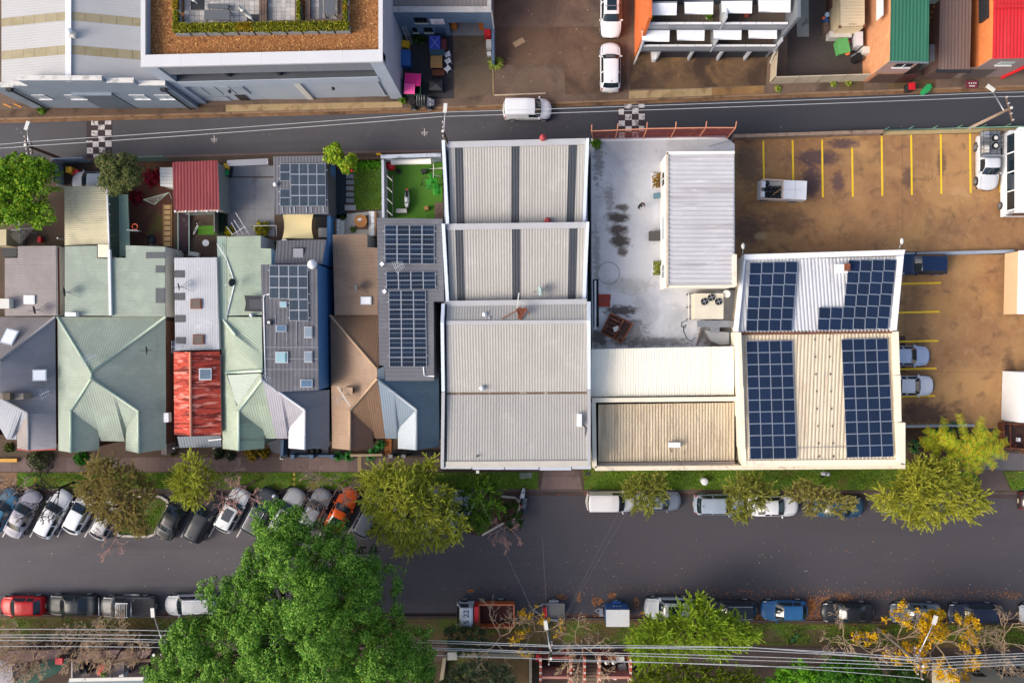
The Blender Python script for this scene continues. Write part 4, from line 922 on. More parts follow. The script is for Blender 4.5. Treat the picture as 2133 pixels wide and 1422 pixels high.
flat(h1,[(37,513),(116,512),(118,657),(10,658),(10,538),(37,537)],3.6,GRYW,(0,1,0),.21)
gutter(h1,[(36,935,E),(60,938,E),(117,935,E)],M('red_gutter','#9a3c34',.6,.1,1))
MB().prism(PL(rect(4,516,35,535),3.0),.1).part('lean_to',DARK,h1)
MB().beam(P(119,515,3.3),P(121,655,3.3),.3,.1).part('red_fascia',M('maroon_strip','#6a2c22',.7,.15,1),h1)
def skylight(x,y,z,w,d,mat,label,rot=0.0,frame=ALU,tilt_=None,group=None):
    t=thing('skylight',label,'skylight',P(x,y,z),group,rot)
    if tilt_:t.rotation_euler=tilt_
    MB().box((0,0,.06),(w,d,.14)).part('frame',frame,t,True)
    MB().box((0,0,.14),(w*.84,d*.84,.03)).part('pane',mat,t,True);return t
SKW=M('skylight_white','#eef0f4',.4,.02,1)
skylight(62.5,624,3.6,.95,.75,SKW,'white square skylight on the flat grey rear roof')
skylight(83,781,4.35,1.1,1.0,SKW,'white square skylight on the sloping grey roof',tilt_=(0,R(18),0))
skylight(21,702,4.75,1.1,1.4,SKW,'long white skylight on the warm grey roof slope',tilt_=(R(-20),0,R(-14)))
def ac(x,y,z,w,d,h,label,rz=0,mat=None):
    t=thing('air_conditioner',label,'air conditioner',P(x,y,z),None,rz);MB().box((0,0,h/2+.05),(w,d,h)).part('casing',mat or OFFW,t,True)
    MB().tube((0,-d/2-.01,h/2+.05),(0,-d/2+.01,h/2+.05),min(w,h)*.36,n=14).part('fan_grille',DARK,t,True)
    for s in(-1,1):MB().box((s*w*.35,0,.025),(.06,d,.05)).part('foot',DARK,t,True)
    return t
ac(19,633,3.62,.85,.85,.6,'pale grey air conditioner on the flat grey roof')
def dish(x,y,z,label,rz=0.0,size=.4,mat=None):
    t=thing('satellite_dish',label,'satellite dish',P(x,y,z),None,rz)
    MB().tube((0,0,0),(0,0,.7),.03,n=6).part('mast',STEEL,t,True)
    mb=MB().tube((.0,0,.75),(-.05,0,.78),size*.2,size,18).tube((-.05,0,.78),(-.1,0,.8),size,size*1.02,18);mb.part('reflector',mat or STEEL,t,True)
    MB().tube((-.05,0,.5),(-.65,0,.75),.02,n=5).part('feed_arm',DARK,t,True)
    for a in(.6,-.6):MB().tube((0,0,.45),(math.cos(a)*.9,math.sin(a)*.9,.03),.02,n=5).part('stay',STEEL,t,True)
    return t
def antenna(x,y,z,label,rz=0.0,L_=1.5,n=8,h=1.6,legs=True):
    t=thing('tv_antenna',label,'antenna',P(x,y,z),None,rz)
    MB().tube((0,0,0),(0,0,h),.02,n=6).part('mast',STEEL,t,True)
    MB().tube((-L_/2,0,h-.05),(L_/2,0,h-.05),.022,n=5).part('boom',ALU,t,True)
    for k in range(n):
        xx=-L_/2+L_*(k+.3)/n;w=.55-.3*k/n
        MB().tube((xx,-w,h-.03),(xx,w,h-.03),.014,n=4).part('element',ALU,t,True)
    return t
dish(85,646,3.62,'dark satellite dish on the flat grey roof',0.2,.35,DARK)
dish(147,609,3.85,'satellite dish with struts on the flat green roof',0.1,.4,DARK)
dish(316,729,4.6,'small dark dish on the east green slope',.1,.35,DARK)
antenna(105,817,3.8,'thin tv antenna at the grey roof edge',.4,.9,5,.9)
ch=thing('chimney','long grey chimney stack on the sloping grey roof','chimney',P(38,824,3.9));MB().box(P(36,824,4.7),(2.0,.5,1.5)).part('stack',M('chimney_render','#7c746e',.85,.12,1),ch);MB().box(P(17,825,5.75),(.6,.6,.5)).part('pot',M('chimney_dark','#5c5248',.9,.15,1),ch)
# --- green double house
GRL=rmat('sage_roof','#8e998d','#9caa9a');GRD=rmat('sage_roof_shaded','#8a9589','#97a295');GCAP=M('sage_cap','#a9bba8',.5,.05,1)  # second sage is the same roof, shade of right-facing slopes in its colour
h2=house('house','wide sage green house with twin front gables and hipped roof','house',(235,760),[
    ([(120,660,E),(190,776,RA),(190,788,RA),(147.5,856,RG),(148,942,RG-.1),(122,938,E)],GRL,.21),
    ([(120,660,E),(345,660,E),(190,776,RA)],GRL,.21),
    ([(345,660,E),(346,935,E),(289,943,RG-.1),(288,856,RG),(190,788,RA),(190,776,RA)],GRD,.21),
    ([(190,788,RA),(147.5,856,RG),(207,898,E+.1),(209,918,E-.1),(260,919,E-.1),(262,895,E+.1),(288,856,RG)],GRL,.21),
    ([(147.5,856,RG),(148,942,RG-.1),(206.5,937,E),(207,898,E+.1)],GRD,.21),
    ([(288,856,RG),(262,895,E+.1),(262,938,E),(289,943,RG-.1)],GRL,.21)],
    [((120,660,E),(190,776,RA),GCAP),((345,660,E),(190,776,RA),GCAP),((190,776,RA),(190,788,RA),GCAP),((190,788,RA),(147.5,856,RG),GCAP),((190,788,RA),(288,856,RG),GCAP),((147.5,856,RG),(148,942,RG-.1),GCAP),((288,856,RG),(289,943,RG-.1),GCAP)],
    [([(124,668),(342,668),(342,926),(266,930),(266,905),(204,905),(204,930),(126,930)],E-.1)],M('brick_brown','#6a4a40',.9,.15,.8,.2,25))
flat(h2,[(135,513),(202,512),(202,538),(227,539),(229,657),(135,657)],3.8,GRL,(0,1,0),.21)
flat(h2,[(262,511),(344,514),(344,659),(233,659),(231,537),(262,537)],3.8,GRL,(0,1,0),.21)
MB().beam(P(228,520,3.95),P(231,657,3.95),.22,.25).part('party_wall',M('cap_white','#d2d6d8',.6,.05,1),h2)
for(x0,y0,x1,y1)in((304,525,343,538),(324,553,343,568),(324,600,343,631)):
    MB().prism(PL(rect(x0,y0,x1,y1),3.845),3.8).part('translucent_sheet',M('dark_sheet','#52565a',.5,.1,1,stain=[('#3e4246',.8,.5,.7,.5)]),h2)
ac(154,655,3.85,.95,.35,.5,'white slim air conditioner at the green roof step',0,WHITE)
antenna(198,746,5.4,'ladder-like white tv antenna near the green roof peak',R(30),1.3,9,.9)
# shelter with dirty cream roof behind green house
CRR=M('dirty_cream_roof','#c9c0a0',.7,.08,.4,stain=[('#8f8a74',.35,.5,.66,.7),('#6d6a58',.9,.6,.76,.5,(.5,3,1))])
sh=thing('carport','carport with streaked cream roof behind the green house','carport',P(180,450,.1))
MB().ribs(PL([(134,388,2.9),(222,388,2.9),(227,508,3.3),(135,511,3.3)]),.2,.025,(0,1,0)).part('roof',CRR,sh)
MB().ribs(PL(rect(204,509,227,536),3.92),.2,.02,(0,1,0)).part('roof',M('cream_roof_b','#dcd5bc',.7,.06,.5),sh)
for x,y in((137,391),(220,391),(224,500),(138,500)):MB().box(P(x,y,1.5),(.12,.12,2.7)).part('post',OFFW,sh)
MB().beam(P(223,388,2.95),P(228,536,3.6),.12,.12).part('gutter',WHITE,sh)
for k in range(4):MB().box(P(225.5,425+k*22,2.9),(.3,.1,.1)).part('bracket',WHITE,sh)
sheet_fence([(250,405),(251,536)],1.9,'sage green metal fence between the two back yards',M('sage_fence','#6d8578',.65,.1,.5))
MB().prism([*PL([(247,405),(266,405),(271,530),(249,536)],2.0)],1.9).top('lean_to_roof','narrow sage green lean-to roof beside the yard','roof',M('sage_sheet','#748d80',.6,.1,.5))
# --- narrow terrace: grey-white rear roof and rusty red front roof
WGR=M('whitewashed_roof','#b0b1b6',.75,.08,.4,stain=[('#87888c',.5,.52,.74,.5,(2.5,.4,1)),('#d0d2d6',.9,.58,.72,.5)])
RUSTR=M('rusty_red_roof','#b04030',.8,.25,.4,stain=[('#5a1a16',.6,.5,.56,.9,(.45,4.5,1)),('#d88878',.8,.55,.6,.9,(.5,3.5,1)),('#6e2018',2.5,.6,.66,.8,(.5,2.5,1)),('#e0a898',2.2,.64,.69,.8,(.6,2,1))])
h3=house('house','narrow terrace house with rusty red front roof','house',(410,740),[
    ([(362,733,4.1),(396,733,4.9),(398,908,4.9),(363,905,4.1)],RUSTR,.21),
    ([(396,733,4.9),(458,731,4.0),(461,905,4.0),(398,908,4.9)],RUSTR,.21)],
    [((396,733,4.92),(398,908,4.92),M('rust_cap','#d88a70',.7,.15,1))],
    [([(365,738),(456,738),(458,900),(366,900)],4.0)],M('pink_render','#a8958f',.85,.1,.5))
flat(h3,[(363,537),(451,536),(457,728),(365,730)],3.9,WGR,(1,0,0),.21)
MB().ribs(PL([(369,909,3.4),(460,907,3.4),(461,930,2.9),(374,932,2.9)]),.25,.022,(1,0,0)).part('verandah_roof',M('verandah_grey','#7d858e',.5,.07,.5),h3)
for x in(376,458):MB().box(P(x,929,1.5),(.12,.12,2.8)).part('post',OFFW,h3)
MB().beam(P(434,917,3.45),P(461,914,3.5),.12,.08).part('downpipe',WHITE,h3)
for i,(y0,y1)in enumerate(((563,578),(610,625),(656,671),(702,716))):
    MB().prism(PL(rect(363+i*.8,y0,384+i*.8,y1),3.945),3.9).part('translucent_sheet',M('dark_sheet2','#4a4c50',.5,.1,1),h3)
for(x,y)in((409,633),(414,707)):
    t=skylight(x,y,3.92,.95,.85,M('smoked_pane','#6a5e56',.15,.2,1.5),'square smoked skylight with rusty frame on the whitewashed roof',frame=RUST,group='rusty framed skylights');
t=skylight(428,779,4.48,1.0,1.0,M('blue_pane','#6f7f8c',.12,.15,1.2),'white framed skylight on the rusty red roof',frame=WHITE);t.rotation_euler=(0,R(12),0)
dish(382,598,3.95,'small dark satellite dish on the whitewashed roof',.2,.3,DARK)
antenna(377,722,3.95,'wide white tv antenna above the rusty roof',0,1.0,8,.8)
MB().slab([gp(353,660),gp(366,660),gp(368,940),gp(357,940)],.1,2.0).top('side_passage_wall','pale pink rendered wall in the gap beside the rusty roof','wall',M('pink_wall','#a0908e',.85,.1,.5))
ac(353,868,3.0,.4,.8,.6,'white air conditioner in the gap beside the rusty roof',0,WHITE)
MB().slab([gp(345,515),gp(362,535),gp(362,660),gp(345,660)],.1,2.9).top('side_annex','dark grey narrow annex roof beside the green house','annex',M('annex_dark','#4c4e52',.7,.12,.5))
# --- green/grey pair with dark two-storey addition
GRN4=rmat('mint_roof','#95a290','#a6b39f');GRN4D=M('mint_roof_shaded','#7e9180',.6,.08,.4,stain=[('#5a564c',.5,.52,.68,.6,(.5,3,1))])  # second mint paints in the shade of the right-facing gable slope, plus streaks
SIL=rmat('silver_roof','#9d9ba3','#8a8990');SILL=M('silver_roof_lit','#c2c3c9',.5,.05,.5);STG=rmat('silver_roof_shaded','#73767e','#666a72')  # one silver roof: sunlit left slope and shaded right slope painted by colour
MCAP=M('mint_cap','#c0d2bc',.5,.05,1)
h4=house('house','mint green half of a twin gabled house','house',(500,760),[
    ([(461,660,E),(491,698,4.2),(471,775,E+.4),(493,846,4.6),(543,778,5.7),(546,790,RA),(497,856,RG),(497,938,RG-.1),(464,934,E)],GRN4,.21),
    ([(461,660,E),(545,660,4.0),(547,773,4.9),(471,775,E+.4),(491,698,4.2)],GRN4,.21),
    ([(474,781,4.2),(543,777,5.0),(493,846,4.5)],M('mint_grey','#a3b0a4',.5,.08,.4),.2),
    ([(546,790,RA),(497,856,RG),(551,897,E+.1),(552,913,E-.1),(576,913,E-.1)],GRN4,.21),
    ([(497,856,RG),(497,938,RG-.1),(550.5,934,E),(551,897,E+.1)],GRN4D,.21)],
    [((546,790,RA),(497,856,RG),MCAP),((497,856,RG),(497,938,RG-.1),MCAP),((471,776,E+.5),(546,772,5.3),MCAP),((461,660,E),(491,698,4.2),MCAP)],
    [([(466,668),(548,668),(548,926),(466,926)],E-.1)],M('green_wall','#8fa08c',.8,.1,.5))
flat(h4,[(472,493,3.85),(543,491,3.85),(543,517,3.85),(565,518,3.85),(565,655,3.85),(474,657,3.85)],3.85,GRN4,(0,1,0),.21)
flat(h4,[(452,492),(471,492),(473,668),(455,668)],3.6,M('sage_strip','#8a9c90',.6,.08,.5),(1,0,0),.2)
MB().path([P(452,507,3.9),P(473,541,3.9),P(489,588,3.95),P(473,657,3.9)],.05,6).part('downpipe',WHITE,h4)
dish(489,589,3.88,'dark satellite dish with struts on the mint roof',2.8,.35,DARK)
ps_=thing('fabric_canopy','black fabric canopy stretched on the mint roof','canopy',P(528,632,3.87));MB().prism(PL([(509,615),(545,616),(545,649),(509,648),(512,632)],4.5),4.42).part('canopy',DARK,ps_);MB().prism(PL(rect(519,623,545,643),4.55),4.5).part('canopy_top',M('charcoal','#4a4a4e',.8,.1,1),ps_)
for x,y in((512,618),(512,646),(542,618),(542,646)):MB().tube(P(x,y,3.87),P(x,y,4.45),.03,n=6).part('post',DARK,ps_)
h5=house('house','silver half of the twin house with dark blue two-storey addition','house',(620,720),[
    ([(546,790,RA),(576,913,E-.1),(600,913,E-.1),(601,893,E+.1),(635,854,RG)],SIL,.2),
    ([(635,854,RG),(601,893,E+.1),(601,933,E),(635,936,RG-.1)],SILL,.21),
    ([(635,854,RG),(635,936,RG-.1),(686,930,E),(686,812,E),(600,812,4.9),(546,790,RA)],STG,.2)],
    [((546,790,RA),(635,854,RG),SILL),((635,854,RG),(635,936,RG-.1),SILL)],
    [([(604,905),(604,926),(683,922),(683,820),(560,820),(560,905)],E-.1)],M('slate_blue_wall','#3c5066',.8,.1,.5))
CHAR=M('charcoal_roof','#5b5c63',.7,.08,.4,stain=[('#74757c',.8,.55,.7,.6),('#4a4b52',.5,.5,.7,.5)])
NAVY=M('navy_wall','#4a7db0',.7,.06,.4)
ZH=6.4
MB().ribs(PL([(543,551),(661,550),(664,812),(578,816),(553,792),(546,660)],ZH),.35,.02,(1,0,0)).part('roof',CHAR,h5)
MB().prism([v-Vector((0,0,.05))for v in PL([(543.5,551),(661,550.5),(664,811),(579,814),(554,792),(546.5,660)],ZH)],.1,cap=False).part('wall',NAVY,h5)
for y in(723,747,769):MB().beam(P(551 if y<760 else 552,y,ZH+.03),P(663,y,ZH+.03),.06,.05).part('roof_seam',M('seam_pale','#8a8b92',.7,.15,2),h5)
for x in(574,598,618,640):MB().beam(P(x,655,ZH+.03),P(x,720,ZH+.03),.05,.05).part('roof_seam',M('seam_pale','#8a8b92'),h5)
# rear lower roof of the addition
MB().ribs(PL([(577,501,5.2),(679,499,5.2),(672,550,5.6),(572,549,5.6)]),.3,.022,(1,0,0)).part('roof',M('charcoal_roof_b','#58595f',.65,.1,.4),h5)
MB().prism([v-Vector((0,0,.06))for v in PL([(578,502),(678,500),(671,549),(573,549)],5.15)],.1,cap=False).part('wall',NAVY,h5)
MB().slab([gp(668,525),gp(690,525),gp(692,820),gp(668,820)],.1,3.2).part('side_wing',NAVY,h5)
skylight(622,528,5.35,1.0,.95,M('grey_pane','#8f9097',.3,.05,1),'grey flat skylight on the rear charcoal roof',frame=DARK)
FR=M('silver_frame','#aeb2b8',.4,.05,1);PB=M('pane_blue','#56708a',.12,.12,1);PC=M('pane_cyan','#8fb0ba',.15,.1,1);PG=M('pane_grey','#7e8c98',.15,.1,1)
for(x,y,w,d,m_,l)in((586.5,684,.85,.55,PB,'blue glass skylight beside the roof vent'),(643,692,.65,.95,PG,'tall grey skylight below the solar panels'),(587.5,744,1.05,.95,PC,'large pale cyan skylight with half-drawn blind'),(643,743,.65,.95,PG,'tall grey skylight near the navy wall'),(639,798,1.0,.65,PB,'wide blue grey skylight at the roof end'),(591,634,.6,.5,PC,'small cyan skylight beside the solar panels')):
    t=skylight(x,y,ZH+.03,w,d,m_,l+' on the charcoal roof',frame=FR)
    if 'blind' in l:MB().box((.36,0,.158),(.14,.78,.01)).part('blind',M('teal_blind','#3c7078',.5,.1,1),t,True)
vt=thing('roof_vent','square black roof vent on the charcoal roof','vent',P(561.5,671.5,ZH+.02));MB().box((0,0,.12),(.42,.42,.24)).part('vent_box',DARK,vt,True);MB().box((0,0,.25),(.2,.2,.03)).part('vent_cap',WHITE,vt,True)
def whirl(x,y,z,label,r=.22,mat=WHITE):
    t=thing('roof_ventilator',label,'vent',P(x,y,z));MB().tube((0,0,0),(0,0,.25),r*.7,n=10).part('neck',STEEL,t,True);MB().dome((0,0,.22),r,r*.9,12,4,full=True).part('turbine',mat,t,True)
whirl(652,551,ZH,'big white round ventilator at the charcoal roof corner',.42);whirl(602,822,4.7,'small white ventilator on the steel grey slope',.22);whirl(525,656,3.9,'small white ventilator at the mint roof step',.18)
MB().path([P(560,613,ZH+.06),P(551,614,ZH+.06),P(549,622,ZH+.06),P(553,788,ZH+.06)],.05,6).part('conduit',WHITE,h5)
antenna(561,783,ZH,'bow-tie tv antenna at the charcoal roof corner',R(-20),.9,5,.9)
# blue deck front of this house
fd=thing('front_porch','slate blue front porch with square posts and low fence','porch',P(640,945,.1));SLB=M('slate_blue','#4a6480',.7,.08,.5)
MB().prism(PL([(553,914),(600,914),(600,938),(580,945),(566,940)],.3),.1).part('floor',M('porch_floor','#5a5c64',.8,.1,.5),fd)
MB().prism(PL([(603,932),(684,930),(684,950),(603,948)],.28),.1).part('floor',M('porch_floor','#5a5c64'),fd)
MB().slab([gp(596,912),gp(601,912),gp(599,950),gp(594,950)],.1,1.4).part('side_wall',SLB,fd);MB().box(P(591,951,.75),(.28,.28,1.3)).part('post',OFFW,fd)
for x in(613,652,694):MB().box(P(x,949,.7),(.35,.35,1.2)).part('post',SLB,fd)
for a,b in((613,652),(652,694)):MB().beam(P(a+4,949,.9),P(b-4,949,.9),.14,.12).part('rail',SLB,fd);MB().beam(P(a+4,949,.45),P(b-4,949,.45),.08,.6).part('panel',SLB,fd)
for k,x in enumerate((642,652,664)):MB().dome(P(x,939,.3),.22+.05*(k%2),.22).top('rubbish_bag','black rubbish bag on the slate blue porch','bag',BLACK,'black bags on the porch')
# --- brown / blue pair
BRN=rmat('tan_roof','#8c7460','#9a826e');BRND=M('tan_roof_shaded','#6b5244',.6,.1,.4,stain=[('#4f3c33',.6,.5,.7,.5)]);BRNS=M('tan_roof_halfshade','#755c48',.65,.14,.4,stain=[('#8a6c52',.7,.55,.7,.5,(3,.6,1))])  # darker tans paint the shade on slopes turned away from the sun
TCAP=M('tan_cap','#b09478',.6,.06,1)
h6=house('house','tan brown half of a twin gabled house','house',(735,750),[
    ([(688,657,E),(786,769,RA),(786,788,RA),(729,855,RG),(729,937,RG-.1),(692,933,E)],BRN,.21),
    ([(688,657,E),(790,655,E),(790,766,5.8),(786,769,RA)],BRNS,.2),
    ([(786,788,RA),(729,855,RG),(777,898,E+.1),(779,913,E-.1),(803,913,E-.1)],BRNS,.2),
    ([(729,855,RG),(729,937,RG-.1),(778,934,E),(777,898,E+.1)],BRND,.2)],
    [((688,657,E),(786,769,RA),TCAP),((786,788,RA),(729,855,RG),TCAP),((729,855,RG),(729,937,RG-.1),TCAP)],
    [([(694,665),(790,665),(790,905),(776,926),(694,926)],E-.1)],M('sand_wall','#a08a70',.85,.1,.5))
flat(h6,[(693,489),(765,487),(765,515),(787,516),(787,655),(697,656)],3.7,BRN,(0,1,0),.28)
dish(747,600,3.72,'grey satellite dish with two struts on the tan roof',.1,.4)
skylight(763,626,3.72,.95,.7,SKW,'white skylight on the flat tan roof')
antenna(715,830,4.6,'white tv antenna over the tan roof chimney',R(35),.9,4,1.2)
cm=thing('chimney','dark brick chimney on the tan roof','chimney',P(724,815,4.0));MB().box(P(724,814,4.8),(.75,.5,1.4)).part('stack',M('chimney_brick','#5c4840',.9,.2,1),cm);MB().box(P(724,814,5.55),(.85,.6,.1)).part('cap',TCAP,cm)
mb=MB().beam(P(703,805,5.9),P(729,845,5.9),.08,.08);mb.beam(P(716,825,5.9),P(716,825,4.5),.06,.06);mb.top('roof_bracket','pale diagonal boom beside the tan roof chimney','boom',OFFW)
BLR=rmat('blue_roof_shaded','#4d6478','#42586c');BLL=M('blue_roof_lit','#a3adb5',.5,.06,.4);BLM=rmat('blue_roof_halfshade','#7c8a97','#6e7d8c')  # same blue roof in three tones, sun and shade of each slope painted in
h7=house('house','blue slate half of the twin house with solar-panelled addition','house',(850,720),[
    ([(787,790,RA),(803,913,E-.1),(828,913,E-.1),(829,894,E+.1),(867,853,RG)],BLM,.2),
    ([(867,853,RG),(829,894,E+.1),(829,934,E),(867,937,RG-.1)],BLL,.21),
    ([(867,853,RG),(867,937,RG-.1),(915,930,E),(914,780,E),(800,780,5.4),(787,790,RA)],BLR,.2),
    ([(786,769,RA),(801,762,5.7),(801,796,5.6),(787,790,RA)],BLM,.2)],
    [((787,790,RA),(867,853,RG),BLL),((867,853,RG),(867,937,RG-.1),BLL)],
    [([(832,905),(832,926),(911,922),(911,800),(805,800),(805,905)],E-.1)],M('blue_wall_b','#4a5a6c',.8,.1,.5))
ZH7=6.6
MB().ribs(PL([(785,454),(922,456),(925,628),(903,628),(904,793),(803,793),(801,762),(790,760)],ZH7),.35,.02,(0,1,0)).part('roof',M('charcoal_roof_c','#606168',.7,.08,.4,stain=[('#77787e',.8,.58,.72,.5)]),h7)
MB().prism([v-Vector((0,0,.05))for v in PL([(785.5,455),(921,457),(924,627),(902,627),(903,792),(804,792),(802,762),(791,760)],ZH7)],.1,cap=False).part('wall',M('slate_wall','#4a5058',.8,.1,.5),h7)
MB().path([P(882,764,ZH7+.06),P(884,783,ZH7+.06),P(904,783,ZH7+.06)],.05,6).part('conduit',WHITE,h7)
for(x,y)in((796,550),(801,607)):MB().box(P(x,y,ZH7+.1),(.3,.3,.2),.7).part('vent_box',WHITE,h7)
antenna(834,555,ZH7,'flat white tv antenna between the solar panel groups',R(25),.9,6,.6)
pl=thing('front_porch','front path and terracotta tiled porch between the tan and blue gables','porch',P(800,940,.1))
for k in range(2):
    for j in range(5):MB().prism(PL(rect(801+k*7.5,914+j*6.6,808+k*7.5,920+j*6.6),.2),.1).part('tile',M('terracotta_tile','#a8683a',.8,.15,1),pl)
for x in(816,843):MB().box(P(x,948,.75),(.35,.3,1.3)).part('post',STEEL,pl)
for k in range(3):MB().beam(P(816,940+k*4,.3),P(905,940+k*3,.3),.1,.5).part('rail',DARK,pl)
mb=MB().slab([gp(734,943),gp(800,942),gp(800,947),gp(734,948)],.1,.9);mb.top('garden_wall','low cream garden wall in front of the tan house','wall',M('cream_wall','#a8977c',.85,.12,.8))
mb=MB().slab([gp(745,948),gp(753,948),gp(753,982),gp(746,982)],.12,.142);mb.top('path_strip','pale strip crossing the footpath at the tan house','path',PALE)
# --- solar arrays (each panel its own part)
CELLS={}
def cellmat(name,c1,c2,nx,ny,lc,lw=.06):
    m=bpy.data.materials.new(name);m.use_nodes=True;n=m.node_tree;L=n.links;b=n.nodes['Principled BSDF']
    tc=n.nodes.new('ShaderNodeTexCoord');sp=n.nodes.new('ShaderNodeSeparateXYZ');L.new(tc.outputs['Object'],sp.inputs[0])
    outs=[]
    for ax,k in((0,nx),(1,ny)):
        a=n.nodes.new('ShaderNodeMath');a.operation='MULTIPLY_ADD';a.inputs[1].default_value=k;a.inputs[2].default_value=100.0;L.new(sp.outputs[ax],a.inputs[0])
        f=n.nodes.new('ShaderNodeMath');f.operation='FRACT';L.new(a.outputs[0],f.inputs[0])
        g=n.nodes.new('ShaderNodeMath');g.operation='LESS_THAN';g.inputs[1].default_value=lw if ax==0 else lw*.7;L.new(f.outputs[0],g.inputs[0]);outs.append(g.outputs[0])
    mx=n.nodes.new('ShaderNodeMath');mx.operation='MAXIMUM';L.new(outs[0],mx.inputs[0]);L.new(outs[1],mx.inputs[1])
    oi=n.nodes.new('ShaderNodeObjectInfo');m1=n.nodes.new('ShaderNodeMix');m1.data_type='RGBA';m1.inputs[6].default_value=hx(c1);m1.inputs[7].default_value=hx(c2);L.new(oi.outputs['Random'],m1.inputs[0])
    m2=n.nodes.new('ShaderNodeMix');m2.data_type='RGBA';m2.inputs[7].default_value=hx(lc);L.new(mx.outputs[0],m2.inputs[0]);L.new(m1.outputs[2],m2.inputs[6]);L.new(m2.outputs[2],b.inputs['Base Color'])
    b.inputs['Roughness'].default_value=.35;b.inputs['Specular IOR Level'].default_value=.12
    return m
PANEL_ME={}
def panel_mesh(key,mat):
    if key in PANEL_ME:return PANEL_ME[key]
    mb=MB();mb.box((0,0,.5),(1,1,1),mi=0);mb.poly([(-.47,-.47,1.05),(.47,-.47,1.05),(.47,.47,1.05),(-.47,.47,1.05)],1)
    for s in(-1,1):pass
    me=mb.mesh('solar_panel');me.materials.append(ALU);me.materials.append(mat);PANEL_ME[key]=me;return me
def array(label,corners,nx,ny,key,mat,skip=(),gap=.02):
    # corners: TL, TR, BR, BL as (px,py,z)
    c=[P(*q)for q in corners];t=thing('solar_array',label,'solar panels',(c[0]+c[2])/2-Vector((0,0,.1)))
    me=panel_mesh(key,mat);base=wloc(t)
    for j in range(ny):
        for i in range(nx):
            if(i,j)in skip:continue
            f=lambda u,v:c[0].lerp(c[1],u).lerp(c[3].lerp(c[2],u),v)
            p00,p10,p01=f(i/nx,j/ny),f((i+1)/nx,j/ny),f(i/nx,(j+1)/ny);p11=f((i+1)/nx,(j+1)/ny)
            X=((p10-p00)+(p11-p01))/2*(1-gap);Y=((p00-p01)+(p10-p11))/2*(1-gap);Z=X.cross(Y).normalized()*.045
            cc=(p00+p10+p01+p11)/4-base
            o=bpy.data.objects.new('solar_panel',me);COL.objects.link(o);o.parent=t
            o.matrix_local=Matrix(((X.x,Y.x,Z.x,cc.x),(X.y,Y.y,Z.y,cc.y),(X.z,Y.z,Z.z,cc.z),(0,0,0,1)))
    for v in(.15,.85):MB().beam(c[0].lerp(c[3],v)-Vector((.15,0,.03)),c[1].lerp(c[2],v)-Vector((-.15,0,.03)),.05,.05).part('mounting_rail',ALU,t)
    return t
CM1=cellmat('cells_mono','#0a1526','#0f2038',8.0,1.0,'#5a6674',.10)
CM2=cellmat('cells_poly','#0b1426','#0f1d38',8.0,7.0,'#33445e',.2)
CM3=cellmat('cells_dark','#1c2836','#243444',7.0,9.0,'#5c6672',.2)
za7=ZH7+.1
array('four by four solar array on the charcoal addition',[(801,469,za7),(905,469,za7),(905,550,za7),(801.5,549,za7)],4,4,'mono',CM1)
array('two-row solar strip in the middle of the charcoal addition',[(803.5,565,za7),(907,565,za7),(908,603,za7),(805,603,za7)],4,2,'mono',CM1)
array('tall three-column solar array above the blue roof',[(809.5,605,za7),(887,605,za7),(889,764,za7),(811,764,za7)],3,8,'mono',CM1)
za5=ZH+.1
array('four by three solar array on the navy addition',[(561,552.5,za5),(641,552.5,za5),(641.5,623,za5),(561.5,622,za5)],4,3,'dark',CM3)
array('two by two solar array extending down the navy addition',[(602,624,za5),(642,624,za5),(643,668.5,za5),(603,668,za5)],2,2,'dark',CM3)
# ================= back yards =================
def lawn(name,pts,mat,z=.14):return struct(name,MB().prism(PL(pts,z),.1),mat)
lawn('yard_soil',[(262,338),(362,336),(362,512),(270,515)],M('red_brown_yard','#5e3c30',.95,.25,.5,.4,20,stain=[('#5a5a28',.35,.52,.64,.8),('#42302a',.8,.52,.7,.6)]))
lawn('yard_lawn',[(736,350),(800,352),(800,437),(738,437)],M('lawn_a','#4a6a26',.95,.25,.6,.4,30,stain=[('#8a6a38',.35,.58,.68,.7),('#2f5212',1.5,.5,.7,.5)]))
blades('grass',[([(738,352),(799,353),(799,436),(740,436)],4000)],0,.14,['#3a5e1a','#54782a','#6a8836','#827c40'],'green lawn of the small yard with stepping stones')
lawn('artificial_turf',[(808,332),(922,330),(922,455),(810,455)],M('turf','#4a7826',.9,.08,.3,.3,60))
lawn('patio_floor',[(695,448),(800,438),(800,492),(695,490)],M('patio_stone','#b4b1ab',.8,.06,.6))
lawn('garden_bed',[(700,350),(722,350),(722,455),(700,455)],M('slate_gravel','#2e3640',.9,.3,2,.5,20))
slabs('concrete_court',[rect(474,370,531,436),rect(531,370,572,436),rect(474,436,531,492),rect(531,436,572,492),rect(474,345,531,368),rect(531,345,572,368)],CONCG,.15)
MB().slab([gp(466,345),gp(472,345),gp(472,490),gp(463,490)],.1,.9).top('side_hedge','dark clipped hedge strip beside the concrete court','hedge',M('dark_hedge','#16301f',.95,.3,3,.8,15))
st=thing('stepping_stones','line of tan stepping pavers beside the red brown yard','pavers',P(348,470,.13))
for k in range(8):MB().prism(PL(rect(342,427+k*11,354.5,435.5+k*11),.17),.12).part('paver',M('tan_paver','#c2a070',.85,.12,1),st)
MB().prism(PL(rect(355.5,425,358,514),.2),.12).part('timber_edge',TIMBER,st);MB().prism(PL(rect(339,425,341,514),.2),.12).part('timber_edge',TIMBER,st)
st=thing('stepping_stones','line of grey stepping stones beside the small lawn','pavers',P(730,400,.13))
for k in range(5):MB().prism(PL([(721,363+k*12.6),(737,363+k*12.6+(k-2)*.3),(737,371.5+k*12.6),(721,371+k*12.6)],.17),.12).part('paver',M('grey_paver','#8b8d92',.85,.1,1),st)
